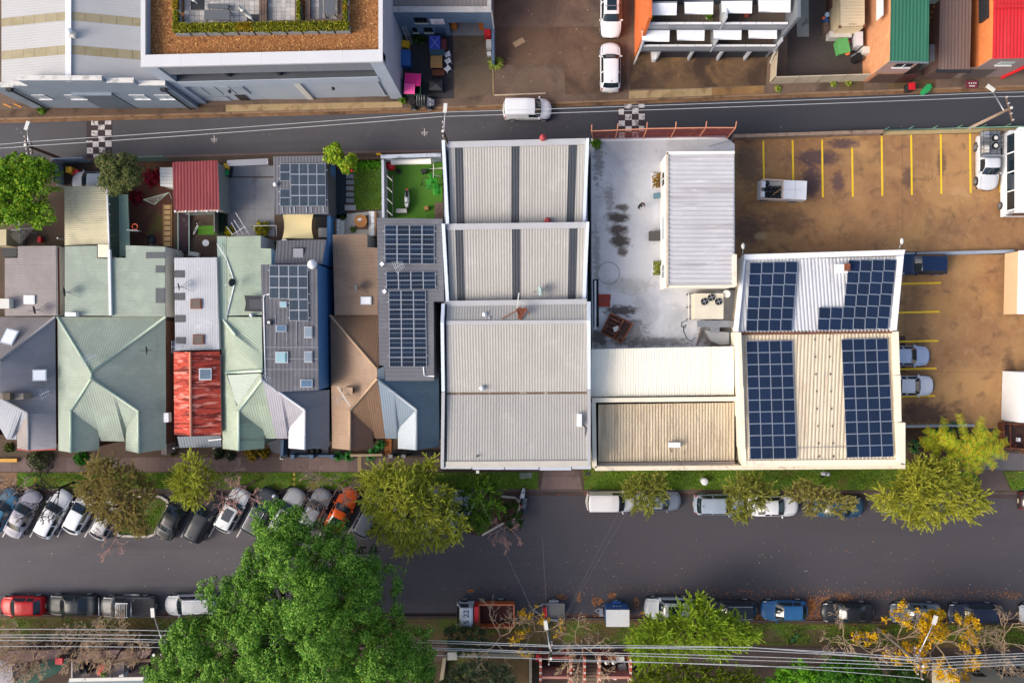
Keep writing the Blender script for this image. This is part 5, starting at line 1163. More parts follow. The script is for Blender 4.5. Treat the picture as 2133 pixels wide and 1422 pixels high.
MB().prism(PL([(718,427),(741,427),(741,438),(718,438)],.2),.12).part('paver',M('grey_paver_b','#a9a9a8',.85,.06,1),st)
# fences along the south side of the narrow street
GRF=M('grey_fence','#8793a5',.7,.08,.5)
sheet_fence([(133,341),(198,339)],1.9,'pale blue grey fence panel at the street behind the carport',GRF)
sheet_fence([(133,341),(137,388)],1.8,'pale blue grey fence panel at the tree yard side',GRF)
sheet_fence([(292,338),(362,336)],1.9,'sage green street fence behind the red brown yard',M('sage_fence','#6d8578'))
sheet_fence([(462,345),(464,490)],1.8,'dark grey side fence of the concrete court',M('fence_dark','#6d6a66',.7,.1,.5))
MB().slab([gp(693,348),gp(700,348),gp(699,520),gp(692,520)],.1,1.9).top('garden_wall','tall navy painted wall beside the garage and patio','wall',NAVY)
MB().slab([gp(742,334),gp(806,331),gp(806,335),gp(742,338)],.1,1.0).top('garden_wall','brown timber street fence behind the small lawn','fence',M('fence_brown','#5a4438',.85,.15,1))
# walled turf yard
CAPF=M('cap_flaky','#aab2bf',.8,.1,1,stain=[('#5a5e66',1.4,.54,.66,.7)])
mb=MB().slab([gp(803,335),gp(924,331),gp(924,338),gp(803,342)],.1,2.3);o=mb.top('yard_wall','pale blue grey street wall with flaking cap behind the turf yard','wall',CAPF)
mb=MB().slab([gp(803,343),gp(808,343),gp(809,460),gp(804,460)],.1,2.0);mb.top('yard_wall','white topped side wall between the lawn and turf yards','wall',M('cap_flaky_b','#b9bfca',.8,.1,1))
t=thing('roller_shutter_box','long pale shutter box inside the turf yard wall','shutter',P(860,338,.1));MB().tube(P(815,338,2.1),P(898,336,2.1),.25,n=12).part('drum',OFFW,t);MB().tube(P(815,338,2.1),P(816,338,.1),.06,n=6).part('post',OFFW,t)
pg=thing('lean_to_frame','dark timber lean-to frame along the turf yard wall','frame',P(812,400,.1))
MB().beam(P(818,366,1.9),P(818,452,1.9),.08,.1).part('beam',DARK,pg)
for k in range(4):MB().beam(P(806,366+k*24,2.0),P(818,378+k*24,1.9),.06,.08).part('rafter',OFFW,pg)
for y in(366,452):MB().beam(P(819.5,y-.5*(452-y)*.0,.1),P(818,y,1.9),.08,.08).part('post',DARK,pg)
def bicycle(x,y,z,rz,col,label,lean=0.0):
    t=thing('bicycle',label,'bicycle',P(x,y,z));t.rotation_euler=(lean,0,rz)
    for s in(-1,1):
        mb=MB();n=18
        for k in range(n):
            a,b=2*math.pi*k/n,2*math.pi*(k+1)/n
            mb.tube((s*.52+.33*math.cos(a),0,.33+.33*math.sin(a)),(s*.52+.33*math.cos(b),0,.33+.33*math.sin(b)),.025,n=5)
        for k in range(6):
            a=math.pi*k/6;mb.tube((s*.52-.31*math.cos(a),0,.33-.31*math.sin(a)),(s*.52+.31*math.cos(a),0,.33+.31*math.sin(a)),.006,n=3)
        mb.part('wheel',BLACK if s<0 else BLACK,t,True)
    fr=MB()
    for a,b in(((-.52,0,.33),(-.12,0,.32)),((-.12,0,.32),(.36,0,.72)),((-.22,0,.78),(.36,0,.8)),((-.12,0,.32),(-.24,0,.88)),((-.52,0,.33),(-.22,0,.74)),((.36,0,.85),(.52,0,.33))):fr.tube(a,b,.03,n=6)
    fr.part('frame',col,t,True)
    MB().tube((.38,-.28,.95),(.38,.28,.95),.02,n=6).tube((.36,0,.85),(.38,0,.95),.02,n=6).part('handlebar',DARK,t,True)
    MB().box((-.25,0,.92),(.26,.14,.06)).part('saddle',BLACK,t,True);MB().tube((-.12,-.12,.32),(-.12,.12,.32),.09,n=8).part('crank',DARK,t,True);return t
bicycle(403,476,.15,R(75),WHITE,'white bicycle leaning in the dark pergola yard',R(45))
mk=None
def motorbike(x,y,z,rz,label,cmain,cseat,scooter=False):
    t=thing('scooter' if scooter else 'motorcycle',label,'motorcycle',P(x,y,z),None,rz)
    for s in(-1,1):
        w=MB().tube((s*.62,-.06,.3),(s*.62,.06,.3),.3,n=16).part('wheel',BLACK,t,True);MB().tube((s*.62,-.065,.3),(s*.62,.065,.3),.17,n=12).part('rim',ALU,w,True)
    b=MB();b.prism([Vector(p)for p in((-.75,-.12,.72),(-.2,-.19,.74),(.1,-.2,.78),(.45,-.16,.82),(.45,.16,.82),(.1,.2,.78),(-.2,.19,.74),(-.75,.12,.72))],.35);b.part('body',cmain,t,True)
    MB().dome((.15,0,.78),(.28,.17),.14).part('tank',cmain,t,True);MB().box((-.4,0,.78),(.6,.24,.09)).part('seat',cseat,t,True)
    f=MB();f.prism([Vector(p)for p in((.5,-.17,1.0),(.85,-.1,.8),(.85,.1,.8),(.5,.17,1.0))],.55);f.part('front_fairing',cmain,t,True)
    MB().tube((.48,-.36,1.02),(.48,.36,1.02),.02,n=6).part('handlebar',DARK,t,True)
    for s in(-1,1):MB().tube((.52,s*.3,1.0),(.55,s*.32,1.14),.02,n=5).dome((.55,s*.33,1.14),.06,.05,8,3).part('mirror',DARK,t,True)
    MB().dome((.82,0,.82),.08,.08,8,3,full=True).part('headlight',ALU,t,True);MB().box((-.8,0,.74),(.12,.16,.08)).part('tail_light',REDP,t,True)
    MB().beam((0,-.1,.3),(-.1,-.35,.01),.03,.03).part('stand',DARK,t,True)
    return t
motorbike(850,416,.145,R(-90),'white and black motorcycle on the bright green turf',M('bike_white','#c8ccd0',.4,.1,2),BLACK)
# turf yard clutter
t=thing('beach_umbrella','folded red and white umbrella in the turf yard corner','umbrella',P(816,348,.15));mb=MB().dome((0,0,.5),.45,.4,12,4);mb.part('canopy',REDP,t,True);MB().dome((.25,.25,.62),.3,.25,10,3).part('canopy_panel',WHITE,t,True);MB().tube((0,0,0),(0,0,.95),.03,n=6).part('pole',ALU,t,True)
MB().tube(P(829.5,357,.15),P(829.5,357,.4),.25,n=14).top('black_tub','round black tub beside the red umbrella','tub',BLACK)
crate(884,359,.15,(.45,.35,.6),.2,DARK,'small black stool in the turf yard','stool','stool')
gy=thing('gym_frame','white metal exercise frame against the warehouse wall','frame',P(908,360,.15))
for a,b in(((895,352,1.2),(925,350,1.2)),((903,340,1.6),(903,370,1.6)),((895,352,.15),(895,352,1.2)),((903,340,.15),(903,340,1.6)),((903,370,.15),(903,370,1.6)),((905,365,.9),(918,368,.9))):MB().tube(P(*a),P(*b),.04,n=6).part('bar',OFFW,gy)
tr=thing('round_hoop','dark round hoop and stand on the green turf','hoop',P(890,382,.15));mb=MB()
for k in range(16):a,b=6.283*k/16,6.283*(k+1)/16;mb.tube((.35*math.cos(a),.35*math.sin(a),.8),(.35*math.cos(b),.35*math.sin(b),.8),.03,n=5)
mb.part('ring',DARK,tr,True);MB().beam((-.35,0,.8),(-.6,-.2,0),.04,.04).part('stand',DARK,tr,True)
BAN=leafmat('banana_leaf',['#1f6a1c','#2f8a2a','#4aa838'])
bt=thing('banana_plant','broad-leaved green plant by the warehouse wall','plant',P(915,387,.15));V=[]
for k in range(9):
    a=random.uniform(1.6,5.2);d=Vector((math.cos(a),math.sin(a),0));s=Vector((-d.y,d.x,0))*.24;b=wloc(bt);p0,p1,p2=b+Vector((0,0,.6+.1*k)),b+d*.55+Vector((0,0,1.4)),b+d*1.15+Vector((0,0,1.0+.05*k));V+=[p0-s*.2,p0+s*.2,p1+s,p1-s,p1-s,p1+s,p2+s*.2,p2-s*.2]
link_mesh('foliage',quadmesh('foliage',np.array([tuple(v)for v in V]),4,[BAN],wloc(bt)),None,bt);MB().tube((0,0,0),(0,0,1.2),.08,.05,8).part('stem',LEAFG,bt,True)
crate(889,435,.15,(.35,.35,.4),.3,TIMBER,'tan pot stand on the turf','pot','pot');crate(917,442,.15,(.75,1.4,.9),0,WOOD,'dark slatted timber box in the turf yard corner','box','box')
crate(838,441,.15,(.9,.35,.5),0,OFFW,'white plant trough below the turf','trough','trough')
# small lawn yard furniture
pt=thing('round_table','round wooden table with folded white towel on the patio','table',P(755,463,.15));MB().tube((0,0,.7),(0,0,.76),.58,n=28).part('table_top',M('acacia','#a8703a',.6,.15,1.5),pt,True);MB().tube((0,0,0),(0,0,.7),.08,n=8).part('pedestal',WOOD,pt,True)
tw=MB()
for k in range(7):a=R(60+k*12);tw.prism([Vector((755*0+math.cos(a)*.05-.02,math.sin(a)*.05,.8)),Vector((math.cos(a)*.35,math.sin(a)*.35,.79)),Vector((math.cos(a+.2)*.35,math.sin(a+.2)*.35,.785))],.765)
o=tw.mesh('folded_towel');o=link_mesh('folded_towel',o,[WHITE],None,P(754,465,.15));props(o,'fan-folded white towel on the round wooden table','towel')
MB().prism(PL(rect(741,449,767,478),.18),.14).top('outdoor_rug','brown woven rug below the round table','rug',M('rug','#7a6252',.95,.15,2))
def sofa(x0,y0,x1,y1,label,back,nc):
    t=thing('sofa',label,'sofa',P((x0+x1)/2,(y0+y1)/2,.15));MB().prism(PL(rect(x0,y0,x1,y1),.5),.15).part('base',OFFW,t)
    bx={'l':rect(x0,y0,x0+4,y1),'r':rect(x1-4,y0,x1,y1)}[back];MB().prism(PL(bx,.85),.15).part('backrest',M('sofa_wood','#8a6a50',.8,.1,1),t)
    for k in range(nc):
        yy=y0+(y1-y0)*(k+.5)/nc;xx=x0+7 if back=='l' else x1-7;MB().box(P(xx,yy,.66),(.3,(y1-y0)/nc*S*.9,.3),random.uniform(-.2,.2)).part('cushion',WHITE,t)
sofa(697,458,717,492,'white outdoor sofa against the navy wall','l',4);sofa(768,440,784,492,'white outdoor sofa beside the charcoal addition','r',4)
shrub('garden_plant','small dark green plant beside the patio rug',735,478,.15,.3,120,.09,LEAFG);shrub('potted_plant','dark potted plant at the sofa corner',716,455,.15,.25,100,.08,leafmat('dk_strap',[]),pot=DARK)
for k in range(5):
    shrub('hedge_shrub','bright green hedge shrub along the street fence',744+k*13,345-k*.5,.13,.42,330,.09,leafmat('leaf_bright',['#3a7a14','#5fa01e','#7fbf2c','#2c5e10']),.8,group='bright hedge shrubs behind the small lawn')
MB().box(P(789,322,.28),(.4,.22,.3)).top('yellow_box','small yellow utility box at the street edge','box',YELP)
# concrete court
sp=thing('patio_awning','long grey retractable awning over the court gate','awning',P(515,340,.1));MB().prism([*PL([(473,334,2.5),(558,330,2.5),(559,343,2.3),(474,346,2.3)])],2.2).part('cassette',M('awning_grey','#7d7f88',.6,.08,1),sp)
for x in(474,557):MB().beam(P(x,338,.1),P(x,338,2.4),.1,.1).part('post',WHITE,sp)
bin_(480,352,.15,.5,.55,.9,DARK,YELP,'wheelie bin with yellow lid in the concrete court');bin_(478.5,363,.15,.5,.55,.9,DARK,GREENP,'wheelie bin with green lid in the concrete court')
YSH=leafmat('yellow_shrub',['#6a7a10','#a8a018','#c8b828','#8a8a14']);shrub('garden_shrub','yellow green shrub at the court corner by the fence',478,482,.13,.5,420,.1,YSH,.7);shrub('garden_shrub','yellow shrub at the court end near the mint roof',546,478,.13,.75,700,.1,YSH,.8)
cl=thing('clothes_line','white folding clothes line in the concrete court','clothes line',P(505,480,.15))
for a,b in(((472,472),(484,488)),((482,464),(497,490)),((487,458),(507,489)),((491,443),(519,489)),((482,490),(510,472))):MB().tube(P(*a,1.5),P(*b,1.5),.025,n=5).part('rail',WHITE,cl)
MB().tube(P(500,482,.15),P(497,481,1.5),.03,n=6).part('post',ALU,cl)
mb=MB().path([P(529,480,1.2),P(529,470,1.2),P(575,470,1.2),P(576,492,1.2)],.03,5);mb.path([P(529,480,1.2),P(529,480,.15)],.03);mb.path([P(576,492,1.2),P(576,492,.15)],.03);mb.top('white_rail','thin white rail frame round the yellow shrub','rail',WHITE)
MB().tube(P(592,503-0,3.0),P(592,503,3.8),.26,n=14).top('water_heater','white cylindrical heater beside the mint roof','heater',OFFW)
# red roofed garage
rg=thing('garage','garage with dark red ribbed roof at the narrow street','garage',P(410,390,.1));RRM=M('oxblood_roof','#7a2f34',.55,.08,.4,stain=[('#8f4046',.5,.54,.7,.5,(4,.3,1)),('#5e2328',.7,.55,.72,.5)])
MB().ribs(PL([(359,338,2.9),(453,334,2.9),(458,438,3.2),(363,441,3.2)]),.28,.03,(1,0.04,0)).part('roof',RRM,rg);MB().prism([v for v in PL([(362,341),(452,338),(456,436),(365,439)],2.85)],.1,cap=False).part('wall',M('garage_wall','#8f948f',.8,.1,.5),rg);MB().beam(P(363,441,3.15),P(458,438,3.15),.14,.12).part('gutter',M('rusty_gutter','#c8b0a0',.7,.2,1),rg)
for k in range(5):MB().box(P(365+k*22,440,3.25),(.12,.15,.1)).part('gutter_bracket',WHITE,rg)
ss=thing('garden_shed','small white arched shed beside the red garage','shed',P(347,368,.1));MB().ribs(PL([(333,349,2.2),(360,349,2.2),(360,391,2.2),(334,388,2.2)]),.3,.03,(0,1,0)).part('roof',OFFW,ss);MB().prism(PL([(335,351),(360,351),(360,389),(336,386)],2.15),.1,cap=False).part('wall',OFFW,ss)
# pergola yard
pe=thing('pergola','dark pergola frame behind the whitewashed roof','pergola',P(400,490,.1))
for x in(371,394):MB().beam(P(x,443,2.3),P(x,533,2.3),.06,.1).part('beam',M('sage_beam','#8fa098',.7,.1,1),pe)
for x,y in((371,446),(371,530),(394,446),(394,530)):MB().beam(P(x,y,.1),P(x,y,2.3),.08,.08).part('post',DARK,pe)
MB().prism(PL(rect(372,446,392,525),.5),.12).top('timber_deck','dark maroon timber deck below the pergola','deck',M('maroon_deck','#35262c',.85,.25,1.2,stain=[('#6a5a60',1.2,.58,.7,.5)]))
MB().prism(PL(rect(412,470,451,489),.17),.13).top('turf_mat','bright green turf mat in the pergola yard','mat',M('mat_green','#5a8f2c',.9,.08,1))
rt=thing('round_table','small round white table in the pergola yard','table',P(435,508,.14));MB().tube((0,0,.68),(0,0,.72),.3,n=20).part('table_top',WHITE,rt,True);MB().tube((0,0,0),(0,0,.68),.04,n=6).part('pedestal',DARK,rt,True)
crate(407,530,.14,(.9,.35,.4),-.15,OFFW,'pale timber trough beside the whitewashed roof','trough','trough')
for k in range(4):shrub('potted_plant','small plant in the pot row on the pergola yard wall',452,448+k*13,.13,.2,60,.07,LEAFG,pot=WHITE,group='pots beside the pergola yard wall')
# red brown yard things
rf=shrub('flowering_bush','crimson flowering bush spreading in the red brown yard',318,372,.13,.9,900,.09,leafmat('crimson',['#5a0f18','#8a1424','#b81c34','#5a2018','#d83060']),.5);shrub('flowering_bush','low crimson flowering bush at the sage fence',284,412,.13,.7,500,.09,leafmat('crimson',[]),.4)
cl=thing('clothes_line','green fold-down clothes line beside the red garage','clothes line',P(330,415,.13));ends=[P(299,416,1.5),P(322,426,1.5),P(352,401,1.5),P(330,414,1.5)]
for k in range(4):MB().tube(ends[k],ends[(k+1)%3],.025,n=5).part('frame_bar',M('line_green','#8fa890',.6,.1,1),cl)
for k in range(6):MB().tube(ends[0].lerp(ends[1],k/6),ends[2],.008,n=3).part('line',OFFW,cl)
MB().beam(P(352,401,1.5),P(358,414,.13),.05,.05).part('post',WHITE,cl)
bk=thing('basketball_hoop','orange basketball hoop on a black stand in the yard','hoop',P(316,500,.13));mb=MB()
for k in range(16):a,b=6.283*k/16,6.283*(k+1)/16;c=P(281,472,2.6)-wloc(bk);mb.tube(c+Vector((.24*math.cos(a),.24*math.sin(a),0)),c+Vector((.24*math.cos(b),.24*math.sin(b),0)),.035,n=5)
mb.part('ring',M('orange_ring','#d8542c',.5,.1,1),bk,True);MB().beam(P(267,480,2.7)-wloc(bk),P(291,481,2.7)-wloc(bk),.06,.6).part('backboard',STEEL,bk,True);MB().beam(P(281,479,2.6)-wloc(bk),Vector((0,.1,.4)),.08,.08).part('pole',BLACK,bk,True);MB().dome((0,0,0),(.4,.55),.3).part('base',DARK,bk,True)
ho=thing('rotary_clothes_line','rotary clothes line beside the tree yard path','clothes line',P(75,486,.13));c=Vector((-.25,0.1,1.9));MB().tube((0,0,0),c,.04,n=6).part('post',STEEL,ho,True);tips=[c+Vector((math.cos(a)*1.3,math.sin(a)*1.3,.15))for a in(R(5),R(95),R(185),R(275))]
for q in tips:MB().tube(c,q,.03,n=5).part('arm',STEEL,ho,True)
for k in range(4):
    for f in(.4,.55,.7,.85,1):MB().tube(c.lerp(tips[k],f),c.lerp(tips[(k+1)%4],f),.008,n=3).part('line',OFFW,ho,True)
slabs('garden_path',[rect(27,478,52,494),rect(27,495,52,513)],CONCG,.14,mats=[M('mauve_slab','#7a6e6c',.9,.12,1)])
MB().prism(PL(rect(-20,478,13,511),2.4),.1).top('polycarbonate_roof','cream translucent roof panel at the row end','roof',M('poly_cream','#b8ad8c',.4,.1,1));crate(87,500,.13,(.3,.5,.4),0,REDP,'small red box behind the grey house','box','box')
crate(155,358,.13,(.5,.5,.9),0,YELP,'yellow lidded bin behind the blue grey fence','bin','storage_bin');crate(167,363,.13,(.5,.5,.7),0,REDP,'red storage box behind the blue grey fence','box','box')
# charcoal garage with panels, shade sail
cg=thing('garage','charcoal roofed garage with solar panels at the narrow street','garage',P(628,385,.1));CGR=M('charcoal_garage','#62636a',.6,.08,.4)
MB().ribs(PL([(569,326,3.3),(681,324,3.3),(684,446,3.6),(573,447,3.6)]),.28,.025,(1,.02,0)).part('roof',CGR,cg);MB().prism(PL([(571,328),(680,326),(683,444),(575,445)],3.25),.1,cap=False).part('wall',M('garage_slate','#55585e',.8,.1,.5),cg)
za=3.55
array('main solar array on the charcoal garage',[(605,341,za-.05),(678,341,za-.05),(679,430,za+.1),(606,430,za+.1)],4,4,'dark',CM3)
array('short solar column beside the main garage array',[(583,341,za-.05),(604,341,za-.05),(604.5,377,za),(583,377,za)],1,2,'darkv',CM3);array('lower short solar column on the charcoal garage',[(583,394,za),(605,394,za),(605.5,430,za+.1),(583,430,za+.1)],1,2,'darkv',CM3)
whirl(575,385,3.45,'white ventilator at the charcoal garage edge',.2)
for k,x in enumerate((588,604,613,638,648,674)):MB().beam(P(x,431,3.62),P(x+1,443,3.65),.06,.05).part('rail_end',ALU,cg)
sl=thing('shade_sail','cream shade sail stretched behind the charcoal garage','shade sail',P(620,472,.1));n=10;mb=MB();c4=[P(588,446,3.0),P(653,446,3.0),P(653,497,3.2),P(588,496,3.2)]
def sailp(u,v):p=c4[0].lerp(c4[1],u).lerp(c4[3].lerp(c4[2],u),v);p.x+=(.5-u)*.35*4*v*(1-v);p.z-=.5*4*u*(1-u)*v*(1-v);return p
for i in range(n):
    for j in range(n):mb.poly([sailp(i/n,j/n),sailp((i+1)/n,j/n),sailp((i+1)/n,(j+1)/n),sailp(i/n,(j+1)/n)],sm=True)
mb.part('fabric',M('sail_cream','#d2c190',.85,.05,1),sl)
for q in((586,448),(655,448),(655,499),(586,499)):MB().tube(P(*q,.1),P(*q,3.2),.05,n=6).part('post',DARK,sl)
ac(677,487,.15,.8,.85,.75,'white air conditioner unit beside the shade sail');MB().prism(PL(rect(657,450,690,478),.4),.1).top('dark_deck','dark deck in the corner beside the shade sail','deck',M('dk_deck','#2c2c30',.85,.2,1))
# ================= grey saw-tooth warehouse =================
wh=thing('warehouse','large grey saw-tooth warehouse with dark roof light strips','warehouse',P(1075,620,0))
WR=M('zinc_roof','#a29f9a',.5,.06,.3,stain=[('#8f8c88',.35,.5,.72,.5,(4,.15,1)),('#b4b0aa',.6,.58,.74,.5)]);WRD=M('rooflight_dark','#3a3f46',.45,.1,.5,stain=[('#2c3036',.5,.5,.7,.5)])
WP=M('parapet_bluewhite','#c9d2de',.5,.05,.8);WC=M('zinc_flashing','#adadaf',.5,.08,.6)
def sec(tl,tr,br,bl,strips,pitch=.23):
    T=lambda u,v:P(*tl).lerp(P(*tr),u).lerp(P(*bl).lerp(P(*br),u),v)
    us=sorted([0,1]+[s for st_ in strips for s in st_])
    for k,(a,b)in enumerate(zip(us[:-1],us[1:])):
        dk=any(abs(a-s[0])<1e-6 for s in strips)
        MB().ribs([T(a,0),T(b,0),T(b,1),T(a,1)],pitch,.026 if not dk else .018,(1,0,0)).part('rooflight' if dk else 'roof',WRD if dk else WR,wh)
zl,zh=6.5,8.0
sec((934,300,zh),(1219,293,zh),(1212,472,zl),(939,474,zl),[(.045,.108),(.46,.522),(.88,.942)])
sec((932,474,zh),(1219,469,zh),(1214,632,zl),(938,634,zl),[(.055,.115),(.468,.53),(.885,.945)])
sec((931,634,7.4),(1222,629,7.4),(1223,672,8.3),(930,675,8.3),[]);sec((930,675,8.3),(1223,672,8.3),(1222,815,6.6),(931,817,6.6),[]);sec((931,822,6.6),(1222,820,6.6),(1224,966,7.3),(931,968,7.3),[])
for a,b,z in(((934,299),(1219,292),zh),((932,470),(1219,466),zh),((931,630),(1222,626),7.4)):
    A_,B_=P(*a,z),P(*b,z);MB().beam(A_+Vector((0,-.12,.05)),B_+Vector((0,-.12,.05)),.5,.1).part('flashing',WC,wh)
    MB().slab([(A_.x,A_.y-.1),(B_.x,B_.y-.1),(B_.x,B_.y+.02),(A_.x,A_.y+.02)],5.9,z-.02).part('clerestory_wall',WC,wh)
MB().beam(P(929,672,8.33),P(1224,670,8.33),.3,.06).part('ridge_cap',WC,wh);MB().beam(P(931,819,6.55),P(1222,817,6.55),.3,.08).part('box_gutter',M('gutter_rusty','#6a5a4a',.8,.3,.8,stain=[('#b8b0a4',.6,.55,.68,.7)]),wh)
MB().beam(P(929,967,7.35),P(1226,965,7.35),.5,.12).part('flashing',M('flashing_cream','#b8b3a8',.6,.08,.8),wh)
for px0,py0,z0,px1,py1,z1 in((923,292,8.5,932,466,7.1),(923,466,8.5,932,628,7.1),(923,632,7.8,921,672,8.7),(921,672,8.7,923,815,7.0),(923,816,7.0,921,975,7.5)):
    for s,o1 in((0,0),(1,0)):
        q0=P(px0,py0,z0)if s==0 else P(1224-(px0-923)*-.2,py0-4,z0);q1=P(px1,py1,z1)if s==0 else P(1222 if py1<630 else 1226,py1-4,z1)
        if s==1:q0=P(1224 if py0<630 else 1227,py0-4,z0);q1=P(1217 if py1<630 and z1<7.5 else 1227,py1-4,z1)
        wdt=.26;mb=MB();n_=Vector((wdt/2,0,0))
        mb.prism([q0-n_,q0+n_,q1+n_,q1-n_],5.5);mb.part('parapet',WP if py0<800 else WC,wh)
MB().slab([(P(922,0,7).x,P(0,295,7).y),(P(1226,0,7).x,P(0,290,7).y),(P(1226,0,7).x,P(0,970,7).y),(P(922,0,7).x,P(0,972,7).y)],.1,5.9).part('wall',M('warehouse_wall','#8c949e',.8,.08,.5),wh)
for a,b,y in((920,982,972.5),(984,1050,974),(1052,1122,974),(1124,1190,975.5),(1192,1231,973)):MB().prism(PL(rect(a,y-3.5,b,y+3.5),7.2),6.9).part('fascia',M('fascia_blue','#b4b9c4',.6,.06,1),wh)
MB().beam(P(995,979,5),P(995,985,5),.25,.3).part('rain_spout',OFFW,wh)
whirl(1010,655,7.75,'white ventilator on the warehouse ridge slope',.22);whirl(1021,662,7.8,'grey ventilator beside the white one on the ridge slope',.15,STEEL);whirl(1004,808,6.8,'white ventilator near the warehouse box gutter',.22)
for(x,y,z,l)in((1131,288,8.1,'red round ventilator at the warehouse street edge'),(1141,461,6.7,'dark red round ventilator at the saw-tooth step')):whirl(x,y,z,l,.3,M('vent_red','#9a3c40',.6,.1,1))
rw=thing('roof_winch','rusty iron hoist frame on the warehouse ridge','hoist',P(1083,648,7.8));b=P(1083,648,7.8)
for q0,q1,w in(((1083,640,8.3),(1083,664,8.2),.3),((1078,645,8.4),(1097,642,8.3),.12),((1097,643,8.3),(1084,664,8.2),.1),((1075,643,8.4),(1085,666,8.2),.1),((1076,647,8.4),(1046,663,8.2),.08),((1097,644,8.3),(1103,655,8.2),.08),((1077,640,8.4),(1081,610,8.2),.1)):MB().beam(P(*q0),P(*q1),w,.1).part('strut',RUST if q1[1]>620 else OFFW,rw)
mb=MB();mb.poly([P(1075,644,8.4),P(1098,641,8.3),P(1085,666,8.15)]);mb.part('plate',RUST,rw);MB().tube(b,b+Vector((0,0,.6)),.06,n=8).part('mast',RUST,rw)
dish(1126,607,6.8,'pale green satellite dish in the saw-tooth valley',.1,.4,M('dish_green','#8fa3a5',.6,.1,1))
crate(1206,874,7.0,(.4,1.0,.4),0,WHITE,'white junction unit at the warehouse parapet','unit','junction_unit');MB().path([P(1214,884,7.0),P(1221,892,7.0),P(1220,905,7.0),P(1217,920,7.0)],.04,5).top('roof_cable','dark cable looping down the warehouse roof edge','cable',DARK)
crate(994,949,7.25,(.12,.12,.2),0,DARK,'tiny dark pipe stub on the front warehouse roof','pipe','pipe_stub')
# ================= white deck roof and cream buildings =================
wd=thing('terrace_building','flat white stained roof terrace beside the grey warehouse','building',P(1380,500,0));ZD=3.6
DECK=M('white_deck','#bdbec1',.8,.08,.25,.1,20,world=True,stain=[('#8d8f94',.18,.5,.7,.6),('#d0d2d6',.3,.56,.7,.6),('#6f6a64',1.6,.66,.72,.6)],blobs=[(1278,466,30,14,'#40362f',.95,1.1),(1278,490,26,14,'#463b34',.95,1.1),(1282,512,24,18,'#40362f',.95,1.1),(1287,446,16,9,'#4a4038',.9,1.4),(1287,534,12,12,'#4a4038',.9,1.4),(1240,350,12,70,'#5a5652',.6,3.2),(1262,430,10,40,'#6a6058',.5,3.0),(1285,650,40,14,'#3e322e',.9,1.6),(1305,690,34,32,'#4a463e',.6,2.6),(1240,705,22,24,'#4a4434',.85,1.4),(1335,712,110,12,'#55524e',.7,1.8),(1470,700,40,34,'#4a443e',.8,1.5),(1445,620,24,40,'#6a625a',.6,1.5),(1490,604,60,8,'#3e2f2a',.9,1.2),(1236,540,8,70,'#6a685c',.5,3),(1300,600,60,20,'#8a8680',.5,1.8)])
MB().prism(PL([(1231,293),(1512,287),(1530,300),(1532,725),(1233,726)],ZD),.1).part('deck_roof',DECK,wd)
MB().beam(P(1231,292,ZD+.06),P(1512,286,ZD+.06),.25,.12).part('edge_beam',WHITE,wd)
for k in range(6):MB().box(P(1479+k*7,311,ZD-.2-k*.55),(.28,1.1,.08)).part('stair_tread',STEEL,wd)
MB().beam(P(1476,305,ZD+.3),P(1524,292,ZD+.4),.05,.05).part('stair_rail',STEEL,wd)
mb=MB();mb.path([P(1268+23*math.cos(a*.3142),569+23*math.sin(a*.3142),ZD+.015)for a in range(21)],.02,4);mb.top('chalk_ring','faint dark circle outline on the white terrace roof','ring',M('ring_grey','#7d7d80',.8,.1,1))
ms=thing('roof_shed','white shed with ribbed grey roof on the terrace','shed',P(1450,460,ZD));ZS=7.5;SHW=M('shed_white','#e2e0da',.6,.05,.6)
SHR=M('shed_roof','#b9b8bb',.6,.08,.35,stain=[('#8f898c',.4,.54,.7,.6,(.3,4,1)),('#d8d8da',.8,.58,.72,.5,(.4,3,1))])
MB().ribs(PL([(1393,322),(1529,321),(1526,592),(1393,593)],ZS),.37,.07,(0,1,0),prof=((0,0),(.5,0),(.62,1),(.88,1))).part('roof',SHR,ms)
MB().prism(PL([(1390,318),(1530,317),(1529,597),(1390,598)],ZS-.05),ZD).part('wall',SHW,ms)
MB().beam(P(1389,319,ZS+.05),P(1530,318,ZS+.05),.22,.14).part('fascia',SHW,ms);MB().beam(P(1390,318,ZS+.05),P(1390,598,ZS+.05),.18,.14).part('fascia',M('fascia_rust','#c4b8a4',.7,.15,1,stain=[('#7a5a44',1.5,.6,.7,.7)]),ms);MB().beam(P(1390,597,ZS+.05),P(1530,596,ZS+.05),.22,.14).part('fascia',CREAM,ms);MB().beam(P(1530,530,ZS+.05),P(1530,597,ZS+.05),.3,.3).part('fascia',CREAM,ms)
XS=P(1390,400,ZS-.05).x
for(y0,y1,m_)in((360,386,GLASS),(452,498,M('pane_white','#aeb8ba',.3,.06,1)),(552,578,M('pane_grey2','#8c8f92',.3,.1,1))):
    ya_,yb_=P(0,y0,5.6).y,P(0,y1,5.6).y
    w=MB().box((XS-.02,(ya_+yb_)/2,5.4),(.05,abs(ya_-yb_),1.1)).part('window',m_,ms);MB().box((XS-.05,(ya_+yb_)/2,5.4),(.05,.08,1.1)).part('mullion',WHITE,w);MB().box((XS-.06,(ya_+yb_)/2,4.82),(.14,abs(ya_-yb_)+.1,.06)).part('sill',WHITE,w)
def roofplant(x,y,w,d,label,cols):
    b=P(x,y,ZD);t=thing('planter_box',label,'planter',b);MB().box(b+Vector((0,0,.2)),(w,d,.4)).part('planter',WHITE,t);n=260;p=np.array(b)+np.column_stack([np.random.uniform(-w/2,w/2,n),np.random.uniform(-d/2,d/2,n),np.random.uniform(.4,.9,n)]);leafquads(t,'foliage',p,np.tile([0,0,1.],(n,1)),.09,leafmat('planter'+label[:4],cols))
